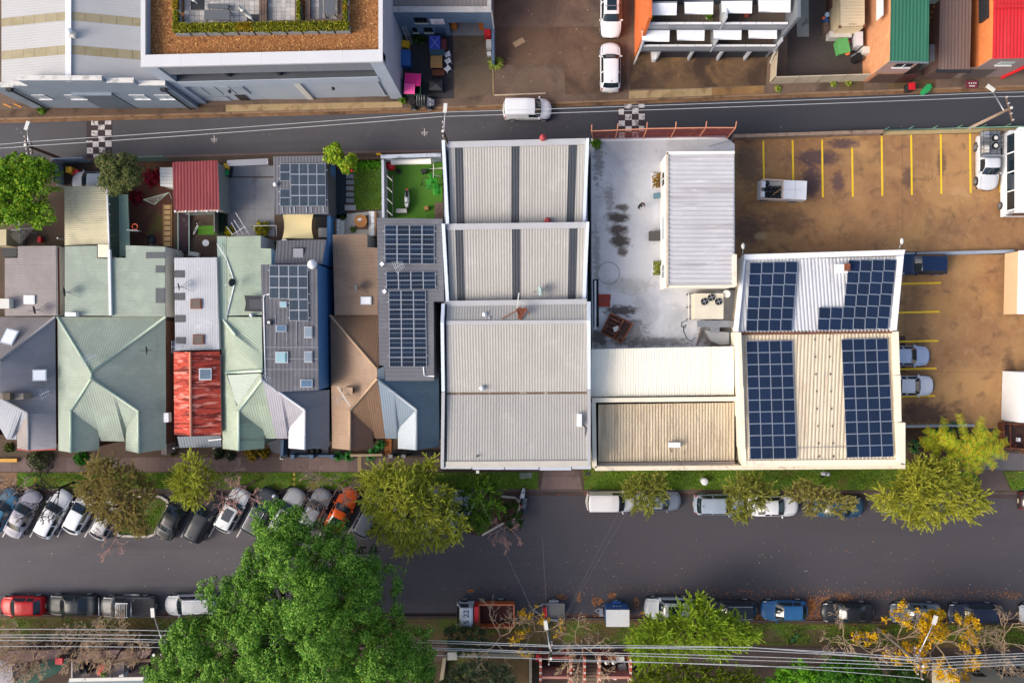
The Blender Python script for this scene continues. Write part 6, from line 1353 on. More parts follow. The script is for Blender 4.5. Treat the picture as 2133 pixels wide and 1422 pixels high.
roofplant(1365,378,.7,1.3,'rusty orange and green shrub planter against the shed',['#7a5a14','#a8761c','#5a6a14','#c88a28']);roofplant(1366,560,.65,1.2,'yellow green shrub planter against the shed',['#6a7a18','#9a9a24','#4a5a10'])
shrub('potted_tree','round green potted tree at the terrace street corner',1241,301,ZD,.45,420,.1,LEAFG,.6)
crate(1367,409,ZD,(.5,.4,.5),.1,M('teal_box2','#5a7c8a',.6,.15,1),'small teal machine beside the shed wall','machine','machine');crate(1363,493,ZD,(1.0,.75,.75),0,M('dk_timber','#4f4c4a',.8,.15,1),'dark grey bench box beside the shed door','box','box')
rp=thing('red_hatch','faded red metal hatch lying on the terrace roof','hatch',P(1260,625,ZD));RDM=M('faded_red','#8f3a30',.8,.15,1,stain=[('#a8917c',.8,.6,.66,.8)]);MB().prism(PL(rect(1247,613,1272,625),ZD+.12),ZD).part('panel',RDM,rp);MB().prism(PL(rect(1247,626,1271,639),ZD+.1),ZD).part('panel',RDM,rp)
pl_=thing('rusty_skip','rusted steel skip lying tilted on the terrace roof','skip',P(1284,683,ZD));c=[P(1272,652,ZD+.5),P(1318,674,ZD+.5),P(1294,714,ZD+.35),P(1253,692,ZD+.35)]
for k in range(4):MB().beam(c[k],c[(k+1)%4],.12,.16).part('rim',RUST,pl_)
MB().prism([v-Vector((0,0,.3))for v in c],ZD).part('base',M('rust_dark','#4a3430',.8,.3,1.2,stain=[('#b08a70',.9,.58,.68,.7)]),pl_)
for f in(.2,.4,.6,.8):MB().beam(c[0].lerp(c[3],f),c[0].lerp(c[3],f).lerp(c[1].lerp(c[2],f),.6),.08,.08).part('bar',RUST,pl_)
MB().beam(c[0].lerp(c[1],.6),c[3].lerp(c[2],.6),.12,.12).part('bar',RUST,pl_);MB().beam(c[0].lerp(c[2],.45),c[0].lerp(c[2],.6),.5,.1).part('pale_block',OFFW,pl_)
MB().slab([gp(1229,588),gp(1240,588),gp(1241,682),gp(1230,682)],.1,3.63).top('light_well','narrow dark light well between warehouse and terrace','light well',BLACK)  # solid black block, its colour stands for the shade down the well
for q in(rect(1238.5,584,1242,686),):MB().prism(PL(q,ZD+.15),ZD).top('well_kerb','white kerb rail along the dark light well','kerb',WHITE)
# plant: air handling unit and ducts
ah=thing('air_handling_unit','large cream air handling unit with three roof fans','air conditioner',P(1478,637,ZD));AHM=M('ahu_cream','#cdc5b2',.6,.08,.8,stain=[('#a08a6a',1.2,.62,.72,.5)])
a_,b_=P(1447,611,5.4),P(1507,664,5.4);MB().slab([(a_.x,a_.y),(b_.x,a_.y),(b_.x,b_.y),(a_.x,b_.y)],ZD+.25,5.4).part('casing',AHM,ah);MB().beam((a_.x,(a_.y+b_.y)/2,5.42),(b_.x,(a_.y+b_.y)/2,5.42),.05,.03).part('panel_joint',OFFW,ah)
for(x,y)in((1467,628),(1481.5,619.5),(1496.5,628)):
    c_=P(x,y,5.4);f=MB().tube(c_,c_+Vector((0,0,.12)),.3,n=20).part('fan',BLACK,ah);MB().tube(c_+Vector((0,0,.12)),c_+Vector((0,0,.15)),.08,n=8).part('hub',STEEL,f)
    for k in range(4):MB().beam(c_+Vector((0,0,.135)),c_+Vector((.28*math.cos(k*1.57+.4),.28*math.sin(k*1.57+.4),.135)),.07,.01).part('blade',STEEL,f)
for sx in(0,1):
    for sy in(0,1):MB().box((a_.x+(b_.x-a_.x)*sx*.9+.1,a_.y+(b_.y-a_.y)*(sy*.9+.05),ZD+.12),(.12,.12,.25)).part('foot',DARK,ah)
MB().tube(P(1513.5,612,ZD),P(1513.5,612,5.2),.3,n=16).tube(P(1513.5,612,5.2),P(1513.5,612,5.25),.33,n=16).top('flue','white capped round flue beside the air handling unit','flue',OFFW)
du=thing('air_duct','galvanised ducts running below the air handling unit','duct',P(1490,680,ZD));MB().beam(P(1453,674,4.6),P(1529,675,4.6),.55,.5).part('duct',STEEL,du);MB().beam(P(1488,680,4.3),P(1488,693,4.3),.8,.5).part('duct',STEEL,du);MB().prism(PL([(1470,688),(1519,692),(1519,717),(1500,718),(1482,710)],4.5),3.9).part('duct_elbow',M('duct_dark','#8d8f92',.5,.12,1),du)
for x in(1455,1515):MB().box(P(x,675,3.95),(.1,.4,.7)).part('support',DARK,du)
rk=thing('service_rail','low grey service rail left of the air handling unit','rail',P(1434,637,ZD));MB().beam(P(1434,611,ZD+.3),P(1434,667,ZD+.3),.1,.08).part('rail',OFFW,rk)
for y in(613,640,665):MB().box(P(1433,y,ZD+.13),(.2,.15,.26)).part('foot',DARK,rk)
mb=MB();pts=[(1430,668),(1420,671),(1419,680),(1427,682),(1430,677),(1424,678),(1424,690),(1430,704),(1440,711),(1447,703)];mb.path([P(x,y,ZD+.03)for x,y in pts],.025,5);mb.top('hose','thin dark hose curled on the white terrace','hose',DARK)
MB().beam(P(1461,683,ZD+.3),P(1452,719,ZD+.1),.12,.1).top('plank','dark weathered plank leaning by the ducts','plank',WOOD)
# rusty street fence on the terrace edge
rf=thing('security_fence','rust red security fence leaning over the narrow street','fence',P(1380,290,ZD));RM=M('rust_red','#7e3630',.8,.25,1,stain=[('#c08468',1.5,.58,.7,.6)]);RBM=M('rust_bright','#c8866a',.8,.15,1)
fp=[(1236,291,1232,282),(1281,290,1286,280),(1339,289,1347,277),(1396,288,1407,276),(1455,287,1470,275),(1514,288,1532,275)]
bs=[P(x,y,ZD+.05)for x,y,_,_ in fp];tp=[P(x,y,ZD+2.4)-Vector((0,0,0))+Vector((0,.35,0))for _,_,x,y in fp]
for k in range(6):MB().beam(bs[k],tp[k],.09,.09).part('post',RBM,rf);MB().beam(tp[k],tp[k]+Vector((.0,.45,.35)),.07,.07).part('barb_arm',RBM,rf)
for k in range(5):
    MB().beam(tp[k],tp[k+1],.08,.08).part('top_rail',RBM,rf);MB().beam(bs[k].lerp(tp[k],.5),bs[k+1].lerp(tp[k+1],.5),.05,.05).part('mid_rail',RM,rf);mb=MB();n=26
    for j in range(n):u=(j+.5)/n;mb.beam(bs[k].lerp(bs[k+1],u),tp[k].lerp(tp[k+1],u),.045,.02)
    mb.part('bar_panel',RM,rf)
# cream buildings
cb=thing('cream_warehouse','cream warehouse with smooth ribbed upper roof and dirty lower roof','warehouse',P(1385,850,0));CRW=M('cream_white_roof','#e6dfce',.55,.05,.35,stain=[('#d2c8b2',.4,.55,.75,.5,(4,.2,1))]);CRD=M('dirty_rib_roof','#c3b49a',.75,.1,.5,stain=[('#8f7c68',.7,.52,.68,.6,(5,.4,1)),('#5e4a40',1.2,.62,.74,.6,(4,.6,1)),('#ddd0b6',.8,.58,.7,.5,(5,.3,1))])
MB().ribs(PL([(1232,727,5.6),(1528,721,5.6),(1529,822,5.2),(1231,826,5.2)]),.22,.025,(1,0,0)).part('roof',CRW,cb);MB().prism(PL([(1233,728),(1528,722),(1529,823),(1232,827)],5.15),.1,cap=False).part('wall',CREAM,cb)
MB().ribs(PL([(1246,842),(1529,838),(1530,960),(1246,964)],4.8),.25,.07,(1,0,0),prof=((0,0),(.35,0),(.5,1),(.85,1))).part('roof',CRD,cb);MB().prism(PL([(1238,833),(1534,830),(1534,966),(1240,968)],4.6),.1,cap=False).part('wall',CREAM,cb)
MB().prism(PL([(1233,829),(1538,826),(1538,835),(1233,838)],5.7),4.5).part('parapet',CREAM,cb);MB().prism(PL([(1232,838.5),(1241,838.5),(1243,974),(1235,974)],5.7),4.5).part('parapet',CREAM,cb);CAPC=M('cream_cap_worn','#dccdb4',.75,.08,.8,stain=[('#8f8074',1.1,.54,.66,.7)]);MB().prism(PL([(1239,971),(1886,967),(1886,976),(1240,980)],5.7),3.0).part('front_parapet',CAPC,cb)
MB().beam(P(1246,966,4.85),P(1530,963,4.85),.35,.06).part('box_gutter',M('gutter_rust2','#6e4a38',.85,.3,1,stain=[('#3a2620',1.2,.5,.66,.7)]),cb)
MB().beam(P(1247,965+4,4.95),P(1531,966,4.95),.45,.04).part('flashing',M('flash_mauve','#a89a8e',.6,.08,.8),cb)
crate(1403,925,4.88,(.95,.4,.45),0,WHITE,'white slim unit on the dirty ribbed roof','unit','air_unit');MB().path([P(1395,928,4.95),P(1397,936,4.95),P(1399,941,4.92)],.03,5).top('unit_pipe','dark pipe beside the white unit on the ribbed roof','pipe',DARK)
# stepped party wall
stp=[((1537,692),(1546,748)),((1538,748),(1548,806)),((1540,806),(1551,870)),((1543,870),(1553,935)),((1546,935),(1556,970))]
for k,(p0,p1)in enumerate(stp):MB().prism(PL([(p0[0],p0[1]),(p1[0]-2,p0[1]),(p1[0],p1[1]),(p0[0]+2,p1[1])],6.9-k*.18),4.5).part('party_wall',CREAM,cb)
# solar warehouse
sw=thing('solar_warehouse','warehouse with white and cream ribbed roofs carrying solar panels','warehouse',P(1710,750,0));ZQ=6.3
WRB=M('white_rib_roof','#bfc0c4',.6,.08,.4,stain=[('#8a8a8e',.5,.52,.7,.6,(4,.4,1)),('#dadade',.7,.58,.72,.5,(4,.3,1))]);CRB=M('cream_rib_roof','#cdbfa8',.7,.1,.4,stain=[('#9a8872',.6,.54,.7,.6,(4,.3,1)),('#e2d6c0',.8,.58,.72,.5,(4,.3,1))])
T3=((0,0),(.4,0),(.52,1),(.88,1));MB().ribs(PL([(1552,541),(1874,535),(1857,690),(1535,692)],ZQ),.3,.06,(1,.07,0),prof=T3).part('roof',WRB,sw);MB().ribs(PL([(1550,697),(1862,693),(1874,962),(1557,966)],ZQ-.2),.3,.06,(1,-.04,0),prof=T3).part('roof',CRB,sw)
CAP3=M('white_cap_b','#dcdee2',.55,.06,.6,stain=[('#9a9690',.9,.6,.72,.5)])
for q in([(1550,530),(1886,520),(1883,531),(1551,541)],[(1550,541.5),(1553,541.5),(1538,690),(1533,690)],[(1871,533),(1883,532),(1868,688),(1857,689)]):MB().prism(PL(q,ZQ+.35),ZQ-.6).part('parapet',CAP3,sw)
for q in([(1862,691),(1872,690),(1875,780),(1865,781)],[(1865,782),(1876,781),(1878,878),(1868,879)],[(1868,880),(1886,880),(1886,966),(1872,962)]):MB().prism(PL(q,ZQ+.35),ZQ-.9).part('parapet',CREAM,sw)
MB().prism(PL([(1552,533),(1878,525),(1868,690),(1878,966),(1557,968),(1537,692)],ZQ-.3),.1,cap=True).part('wall',CREAM,sw)
MB().beam(P(1540,694,ZQ+.02),P(1866,690,ZQ+.02),.3,.06).part('box_gutter',M('gutter_rust2',''),sw);MB().beam(P(1557,965,ZQ-.1),P(1876,962,ZQ-.1),.5,.1).part('flashing',CREAM,sw)
zz=ZQ+.22
array('white roof solar array at the warehouse party wall',[(1562,547,zz),(1662,544,zz),(1649,689,zz),(1553,690,zz)],4,6,'poly',CM2);array('white roof solar array at the car park edge',[(1768,542,zz),(1868,540,zz),(1849,685,zz),(1751,687,zz)],4,6,'poly',CM2);array('small two by two solar group on the white roof',[(1706,640,zz),(1756,639.5,zz),(1751,687,zz),(1702,688,zz)],2,2,'poly',CM2)
zz=ZQ+.02;array('cream roof solar array beside the stepped wall',[(1554,710,zz),(1650,708.5,zz),(1660,955,zz),(1562,956,zz)],4,10,'poly',CM2);array('cream roof solar array at the car park edge',[(1752,706,zz),(1849,704,zz),(1862,951,zz),(1763,953,zz)],4,10,'poly',CM2)
cc=thing('chimney','white and rust chimney box between the white roof panels','chimney',P(1755,560,ZQ));MB().box(P(1752,560,ZQ+.35),(.9,.75,.6)).part('stack',WHITE,cc);MB().box(P(1763,557,ZQ+.55),(.45,.6,.5)).part('hood',RUST,cc)
for k in range(8):MB().box(P(1697+k*1.3,707+k*36 if k<7 else 950,ZQ-.1),(.08,.16,.06)).part('roof_cleat',DARK,sw);MB().box(P(1727+k*1.3,707+k*36 if k<7 else 950,ZQ-.1),(.08,.16,.06)).part('roof_cleat',DARK,sw)
MB().beam(P(1660,932,ZQ-.1),P(1762,930,ZQ-.1),.04,.04).part('conduit',STEEL,sw)
def flood(x,y,z,dx,dy,label):
    b=P(x,y,z);t=thing('flood_light',label,'lamp',b);e=b+Vector((dx,dy,.35));MB().tube(b,e,.035,n=6).part('arm',STEEL,t);MB().dome(e+Vector((dx*.12,dy*.12,0)),(.16,.28),.14,10,4,full=True).part('lamp_head',OFFW,t)
flood(1547,529,ZQ+.3,-.05,.55,'pale flood light at the white roof corner by the shed');flood(1872,520,ZQ+.3,.1,.6,'pale flood light at the white roof corner by the car park')
# car park walls
wl=thing('street_wall','low weathered concrete block wall along the car park','wall',P(1690,285,.1));CBL=M('block_wall','#8f7a6a',.9,.15,1,.2,20,stain=[('#5a483e',1,.5,.68,.7),('#a8987e',.8,.58,.7,.5)])
for k in range(14):
    u0,u1=k/14,(k+1)/14;f=lambda u,d:(1529+312*u,280+d-10*u);MB().prism(PL([f(u0,0),f(u1-.002,0),f(u1-.002,7),f(u0,7)],1.0+random.uniform(-.01,.01)),.1).part('block',CBL,wl)
gr=thing('guard_rail','pale green pipe guard rail along the car park street edge','rail',P(1990,275,.1));GRL_=M('rail_green','#7fae94',.6,.12,1)
A_,B_=(1842,271),(2190,262)
for z in(.55,1.0):MB().tube(P(*A_,z),P(*B_,z),.04,n=6).part('rail',GRL_,gr)
for k in range(8):q=P(1842+50*k,271-1.3*k,0);MB().tube(q+Vector((0,0,.1)),q+Vector((0,0,1.0)),.04,n=6).part('post',GRL_,gr)
MB().prism(PL([(1842,273),(2190,264),(2190,272),(1842,281)],.3),.1).top('kerb_beam','cream concrete edge beam under the green guard rail','beam',M('beam_cream','#a8946c',.9,.15,1))
MB().prism(PL([(1885,526),(2113,520),(2114,526),(1885,533)],.75),.1).top('divider_wall','low grey blue wall dividing the car park','wall',M('divider_grey','#98a2ae',.7,.08,1))
MB().prism(PL([(1887,886),(2030,884),(2030,888),(1887,890)],.8),.1).top('divider_wall','low grey wall between car park and palm garden','wall',M('divider_grey',''))
# ================= vehicles =================
# profile keys: t (0 front .. 1 rear): top height, top half-width fraction, plan half-width fraction
PROF={
 'hatch':dict(L=4.15,W=1.74,belt=.93,cowl=.27,rf=.44,rr=.84,rb=.955,keys=[(0,.50,.78,.76),(.02,.62,.82,.88),(.07,.74,.84,.95),(.16,.84,.85,.99),(.27,.95,.85,1),(.44,1.42,.69,1),(.60,1.47,.68,1),(.84,1.41,.67,.99),(.955,.98,.78,.95),(.985,.86,.8,.9),(1,.5,.78,.82)],wh=(.18,.80)),
 'sedan':dict(L=4.7,W=1.80,belt=.92,cowl=.29,rf=.44,rr=.69,rb=.83,keys=[(0,.48,.76,.74),(.02,.6,.8,.87),(.07,.72,.83,.95),(.16,.82,.85,.99),(.29,.93,.85,1),(.44,1.38,.68,1),(.55,1.43,.67,1),(.69,1.37,.66,1),(.83,1.0,.80,.98),(.955,.98,.82,.93),(.985,.9,.8,.88),(1,.5,.78,.8)],wh=(.18,.79)),
 'wagon':dict(L=4.75,W=1.80,belt=.95,cowl=.26,rf=.40,rr=.90,rb=.97,keys=[(0,.5,.77,.75),(.02,.62,.81,.88),(.07,.75,.83,.95),(.16,.85,.85,.99),(.26,.97,.85,1),(.40,1.42,.70,1),(.6,1.48,.69,1),(.90,1.42,.68,.98),(.97,1.0,.76,.93),(.988,.86,.8,.9),(1,.5,.78,.84)],wh=(.17,.79)),
 'suv':dict(L=4.6,W=1.86,belt=1.08,cowl=.26,rf=.39,rr=.88,rb=.965,keys=[(0,.62,.78,.80),(.02,.78,.82,.90),(.07,.92,.84,.96),(.16,.99,.86,.99),(.26,1.10,.86,1),(.39,1.60,.72,1),(.6,1.67,.71,1),(.88,1.60,.70,.99),(.965,1.12,.78,.95),(.988,.9,.8,.92),(1,.55,.78,.86)],wh=(.18,.80)),
 'van':dict(L=4.45,W=1.82,belt=1.12,cowl=.20,rf=.34,rr=.955,rb=.985,keys=[(0,.6,.78,.78),(.02,.76,.82,.90),(.06,.88,.84,.96),(.12,.97,.86,.99),(.20,1.10,.86,1),(.34,1.70,.78,1),(.5,1.80,.80,1),(.955,1.76,.80,1),(.985,1.15,.84,.98),(.995,.9,.84,.96),(1,.5,.8,.92)],wh=(.17,.80)),
 'coupe':dict(L=4.35,W=1.76,belt=.84,cowl=.36,rf=.49,rr=.66,rb=.86,keys=[(0,.45,.74,.74),(.02,.56,.8,.86),(.07,.66,.84,.94),(.2,.76,.86,.99),(.36,.86,.86,1),(.49,1.22,.66,1),(.56,1.26,.64,1),(.66,1.21,.62,1),(.86,.9,.76,.97),(.96,.86,.8,.92),(.985,.78,.8,.87),(1,.45,.76,.8)],wh=(.19,.80)),
 'ute':dict(L=5.1,W=1.84,belt=1.0,cowl=.24,rf=.36,rr=.535,rb=.56,keys=[(0,.6,.78,.78),(.02,.75,.82,.90),(.06,.88,.85,.96),(.14,.95,.86,.99),(.24,1.05,.86,1),(.36,1.6,.72,1),(.45,1.66,.71,1),(.535,1.62,.71,1),(.56,1.06,.9,1),(.575,1.05,.94,1),(.99,1.05,.94,1),(1,.5,.9,.97)],wh=(.17,.78)),
}
CARP={}
def car_parts(kind,tray=True):
    if kind in CARP:return CARP[kind]
    p=PROF[kind];L_,W_,hw=p['L'],p['W'],p['W']/2;K=np.array(p['keys'])
    c,rf,rr,rb=p['cowl'],p['rf'],p['rr'],p['rb'];b1=c+.055;mid=(rf+rr)/2+.01 if kind!='ute' else rr
    if kind=='van':mid=rf+.14
    marks={0,.01,.02,.045,.075,.10,c-.015,c,c+.015,b1,rf-.012,rf,rf+.015,mid-.012,mid+.012,rr-.04,rr-.01,rr,rr+.012,rb-.012,rb,(rb+1)/2,.972,.985,.993,1}
    ts=sorted(t for t in marks if 0<=t<=1)
    out=[ts[0]]
    for a,b in zip(ts[:-1],ts[1:]):
        if b-a<1e-4:continue
        n=max(1,int(math.ceil((b-a)/.04)))
        out+=[a+(b-a)*k/n for k in range(1,n+1)]
    ts=out
    def sm(col,t,w=.012):return float(np.mean([np.interp(min(1,max(0,t+d)),K[:,0],K[:,col])for d in(-w,-w/2,0,w/2,w)]))
    rows=[]
    for t in ts:
        zt=sm(1,t);tw=sm(2,t);w=hw*sm(3,t,.008);bl=min(p['belt']-.03+.05*t,zt-.045)
        zlow=.22+.1*max(0,(.05-t)/.05)+.08*max(0,(t-.95)/.05)
        glass=zt-bl>.12
        e=hw*tw if t>.02 else w*tw/.85
        e=min(e,w*.97)
        prof=[(w*.90,zlow),(w*.985,zlow+.14),(w,(zlow+bl)/2+.08),(w*.985,bl-.05),(w*.955,bl)]
        d=(w*.955,bl);q=(e,zt-.05)
        prof+=[(d[0]+(q[0]-d[0])*.08,d[1]+(q[1]-d[1])*.08),(d[0]+(q[0]-d[0])*.88,d[1]+(q[1]-d[1])*.88),q,(e*.93,zt-.018),(e*.5,zt+.004),(0,zt+.012)]
        x=L_*(.5-t)
        bow=(.30 if t<.5 else .20)*abs(2*t-1)**2.2+(.05 if c-.02<t<rf+.03 else 0)
        f=lambda y:x-math.copysign(1,x)*bow*(abs(y)/hw)**2
        rows.append([(f(y),y,z)for y,z in prof]+[(f(y),-y,z)for y,z in prof[-2::-1]])
    NV=len(rows[0]);C_=10
    parts={}
    def add(name,quad,smo=True):
        mb=parts.setdefault(name,MB());mb.poly(quad,0,smo)
    for i in range(len(ts)-1):
        tm=(ts[i]+ts[i+1])/2
        for j in range(NV-1):
            jj=j if j<C_ else NV-2-j       # mirrored band index 0..9
            side='l' if j<C_ else 'r'
            q=[rows[i][j],rows[i][j+1],rows[i+1][j+1],rows[i+1][j]]
            nm='body'
            if c+.012<tm<rf-.005 and jj>=7:nm='windscreen'
            elif rr+.005<tm<rb-.01 and jj>=7:nm='rear_window'
            elif jj==5 and b1<tm<rr-.01 and kind!='van' and not(mid-.012<tm<mid+.012):nm='side_window_'+side+('f' if tm<mid else 'b')
            elif kind=='van' and jj==5 and b1<tm<mid-.012:nm='side_window_'+side+'f'
            elif .012<tm<.075 and 3<=jj<=6:nm='headlight_'+side
            elif tm>.965 and 3<=jj<=6 and kind not in('ute',):nm='tail_light_'+side
            add(nm,q)
    mb=parts['body']
    mb.poly([(p_[0],p_[1],p_[2])for p_ in rows[0]]);mb.poly([(p_[0],p_[1],p_[2])for p_ in rows[-1][::-1]])
    # weld so smooth shading works
    res={}
    for nme,mb in parts.items():
        me=mb.mesh(nme);bm=bmesh.new();bm.from_mesh(me);bmesh.ops.remove_doubles(bm,verts=bm.verts,dist=1e-4);bmesh.ops.recalc_face_normals(bm,faces=bm.faces);bm.to_mesh(me);bm.free()
        res[nme]=me
    CARP[kind]=(res,p);return CARP[kind]
WHEEL={}
def wheel_me():
    if not WHEEL:
        a=MB();n=20
        for r0,r1,y0,y1 in((.26,.31,-.1,-.1),(.31,.325,-.1,-.07),(.325,.325,-.07,.07),(.325,.31,.07,.1),(.31,.26,.1,.1)):
            for k in range(n):
                t0,t1=6.2832*k/n,6.2832*(k+1)/n
                a.poly([(r0*math.cos(t0),y0,r0*math.sin(t0)),(r0*math.cos(t1),y0,r0*math.sin(t1)),(r1*math.cos(t1),y1,r1*math.sin(t1)),(r1*math.cos(t0),y1,r1*math.sin(t0))],0,True)
        WHEEL['tyre']=a.mesh('tyre');WHEEL['tyre'].materials.append(BLACK)
        b=MB();b.tube((0,-.06,0),(0,.06,0),.05,n=8)
        for s in(-1,1):
            for k in range(5):
                t=6.2832*k/5;b.beam((0,s*.085,0),(.25*math.cos(t),s*.085,.25*math.sin(t)),.09,.03)
            for k in range(16):
                t0,t1=6.2832*k/16,6.2832*(k+1)/16;b.beam((.25*math.cos(t0),s*.09,.25*math.sin(t0)),(.25*math.cos(t1),s*.09,.25*math.sin(t1)),.03,.03)
        b.tube((0,-.07,0),(0,.07,0),.24,n=16,mi=1)
        WHEEL['rim']=b.mesh('rim');WHEEL['rim'].materials.append(M('alloy','#a5a8ac',.35,.08,1,metal=.6));WHEEL['rim'].materials.append(DARK)
    return WHEEL
PAINT={}
def paint(h,rough=.36):
    if h not in PAINT:PAINT[h]=M('paint_'+h.strip('#'),h,rough,.04,.8,coat=.12,spec=.25,stain=[('#8a8478',3.0,.66,.8,.12)])
    return PAINT[h]
CGL=M('car_glass','#16242c',.06,.08,1.5,spec=.9);HLM=M('headlamp','#c9ced2',.15,.1,3,spec=.7);TLM=M('tail_lamp','#8c1418',.2,.1,2)
def put(name,me,mat,parent,loc=None):
    key=me
    if not me.materials:me.materials.append(mat)
    o=bpy.data.objects.new(name,me);COL.objects.link(o);o.parent=parent
    if loc is not None:o.location=loc
    if o.material_slots and mat is not None:o.material_slots[0].link='OBJECT';o.material_slots[0].material=mat
    return o
SH={}
def shared(key,fn):
    if key not in SH:SH[key]=fn()
    return SH[key]
def car(kind,x,y,ang,col,label,group=None,z=0.012,cat='car',scale=1.0,extras=(),name=None,roofcol=None):
    # ang: heading of the nose in the picture, degrees anticlockwise from picture right
    parts,p=car_parts(kind);zc=.75
    t=thing(name or 'parked_car',label,cat,P(x,y,zc)-Vector((0,0,zc-z)),group,R(ang));t.scale=(scale,)*3
    pm=paint(col);L_,W_=p['L'],p['W']
    for nm,me in parts.items():
        base=nm.split('_l')[0].split('_r')[0]if nm.startswith(('headlight','tail_light','side_window'))else nm
        if nm.startswith('headlight'):base,m_='headlight',HLM
        elif nm.startswith('tail_light'):base,m_='tail_light',TLM
        elif 'window' in nm or nm=='windscreen':m_=CGL;base='side_window' if nm.startswith('side')else nm
        else:base,m_='body',pm
        put(base,me,m_,t)
    w=wheel_me();g=1.0 if kind not in('suv','ute')else 1.12
    arch=shared('arch'+kind,lambda:MB().tube((0,-.12,0),(0,.03,0),.385*g,n=20).mesh('wheel_arch'))
    for tx in p['wh']:
        for s in(-1,1):
            xx=L_*(.5-tx);yy=s*(W_/2-.085)
            o=put('wheel',w['tyre'],None,t,(xx,yy,.32*g));o.scale=(g,1,g);r=put('rim',w['rim'],None,o)
            a=put('wheel_arch',arch,BLACK,t,(xx,s*(W_/2-(.03 if s>0 else-.06+.09)),.35*g));a.location.y=(W_/2-.032)if s>0 else-(W_/2-.032)+.09-.0
            if s<0:a.location.y=-(W_/2)+.122
    mir=shared('mirror',lambda:MB().dome((0,0,0),(.09,.11),.07,10,3,full=True).mesh('mirror'))
    xm=L_*(.5-p['cowl']-.05)
    for s in(-1,1):put('mirror',mir,pm,t,(xm,s*(W_/2+.06),p['belt']+.05))
    und=shared('under'+kind,lambda:MB().box((0,0,.3),(L_*.92,W_*.86,.2)).mesh('underbody'));put('underbody',und,BLACK,t)
    bmp=shared('plate',lambda:MB().box((0,0,0),(.02,.4,.12)).mesh('number_plate'));put('number_plate',bmp,M('plate','#c8c2a0',.5,.1,1),t,(-L_/2-.005,0,.62))
    gr=shared('grille'+kind,lambda:MB().box((0,0,0),(.05,W_*.45,.12)).mesh('grille'));put('grille',gr,DARK,t,(L_/2-.005,0,.5))
    wip=shared('wiper',lambda:MB().beam((0,-.45,0),(.02,.05,0),.025,.02).beam((0,.1,0),(.02,.6,0),.025,.02).mesh('wiper'))
    K=np.array(p['keys']);zz=float(np.interp(p['cowl']+.02,K[:,0],K[:,1]))+.045
    put('wiper',wip,BLACK,t,(L_*(.5-p['cowl']-.018),0,zz))
    zr=float(np.max(K[:,1]));xr0,xr1=L_*(.5-p['rf']),L_*(.5-p['rr'])
    for e in extras:
        if e=='sunroof':MB().box(((xr0*.62+xr1*.38),0,zr+.012),((xr0-xr1)*.5,.85,.02)).part('sunroof',CGL,t,True)
        if e=='rails':
            for s in(-1,1):MB().beam((xr0-.1,s*.56,zr-.01),(xr1+.1,s*.56,zr-.03),.04,.05).part('roof_rail',ALU,t,True)
        if e=='bars':
            for f in(.3,.65):MB().beam((xr0+(xr1-xr0)*f,-.6,zr+.07),(xr0+(xr1-xr0)*f,.6,zr+.07),.06,.04).part('roof_bar',STEEL,t,True)
        if e=='fin':MB().box((xr1+.15,0,zr+.03),(.14,.03,.07)).part('aerial',BLACK,t,True)
        if e=='door_seams':pass
    # panel shut lines
    seam=shared('seam'+kind,lambda:seam_mesh(p));put('shut_line',seam,BLACK,t)
    return t
def seam_mesh(p):
    mb=MB();L_,hw=p['L'],p['W']/2;K=np.array(p['keys'])
    def top(t):return float(np.interp(t,K[:,0],K[:,1])),hw*float(np.interp(t,K[:,0],K[:,2]))
    c=p['cowl']-.012
    for t0,t1 in((.035,c),):
        for s in(-1,1):
            n=6
            for k in range(n):
                a,b=t0+(t1-t0)*k/n,t0+(t1-t0)*(k+1)/n
                (za_,wa),(zb_,wb)=top(a),top(b);mb.beam((L_*(.5-a),s*wa*.93,za_-.012),(L_*(.5-b),s*wb*.93,zb_-.012),.014,.012)
    for t in(p['cowl']+.05,(p['rf']+p['rr'])/2+.01,p['rr']-.02):
        for s in(-1,1):mb.beam((L_*(.5-t),s*(hw-.004),.35),(L_*(.5-t),s*(hw*.985),p['belt']-.06),.014,.014)
    return mb.mesh('shut_line')
A60=62
G1='cars parked at an angle by the houses'
car('hatch',4,1062,A60,'#3d6f8c','teal blue car under bare twigs at the row end',G1)
car('sedan',47,1070,A60,'#8d8c98','lavender grey sedan under bare twigs',G1)
car('wagon',110,1070,A60,'#d6d8dc','long white wagon behind a bare tree trunk',G1)
car('hatch',166,1068,A60,'#dfe1e5','white hatchback beside the olive brown tree',G1)
car('hatch',222,1080,A60,'#a8aaae','silver car mostly hidden by the olive brown tree',G1)
car('sedan',362,1074,A60,'#26282b','black sedan beside the white kerbed garden island',G1)
car('wagon',421,1080,A60,'#303338','black wagon between the black sedan and white car',G1,extras=('fin',))
car('suv',484,1062,A60,'#d2d4d6','white car with a big dark sunroof',G1,extras=('sunroof','fin'),scale=.95)
car('suv',541,1066,A60,'#4a4c52','charcoal car below the leaning lamp pole',G1,extras=('rails',))
car('sedan',597,1067,A60,'#9ea0a5','silver sedan partly under the big tree',G1,extras=('sunroof',))
car('hatch',656,1062,A60,'#83868e','small grey car beside the orange coupe',G1)
car('coupe',712,1062,A60,'#cf5216','bright orange coupe beside the big green tree',G1)
car('wagon',772,1070,A60,'#6f757d','grey wagon hidden between the two leafy trees',G1)
car('suv',836,1066,A60,'#7c848c','grey car under the yellow green tree crown',G1)
car('wagon',893,1060,A60,'#a7acb2','silver wagon glimpsed through the yellow green tree',G1)
car('hatch',948,1066,A60,'#9aa2b0','pale car at the island end under foliage',G1)
G2='cars parked along the warehouse verge'
car('van',1271,1044,0,'#d4d2d0','white van at the driveway end of the verge',G2,cat='van')
car('hatch',1372,1043,0,'#77808c','blue grey hatchback with its nose out of a small tree',G2)
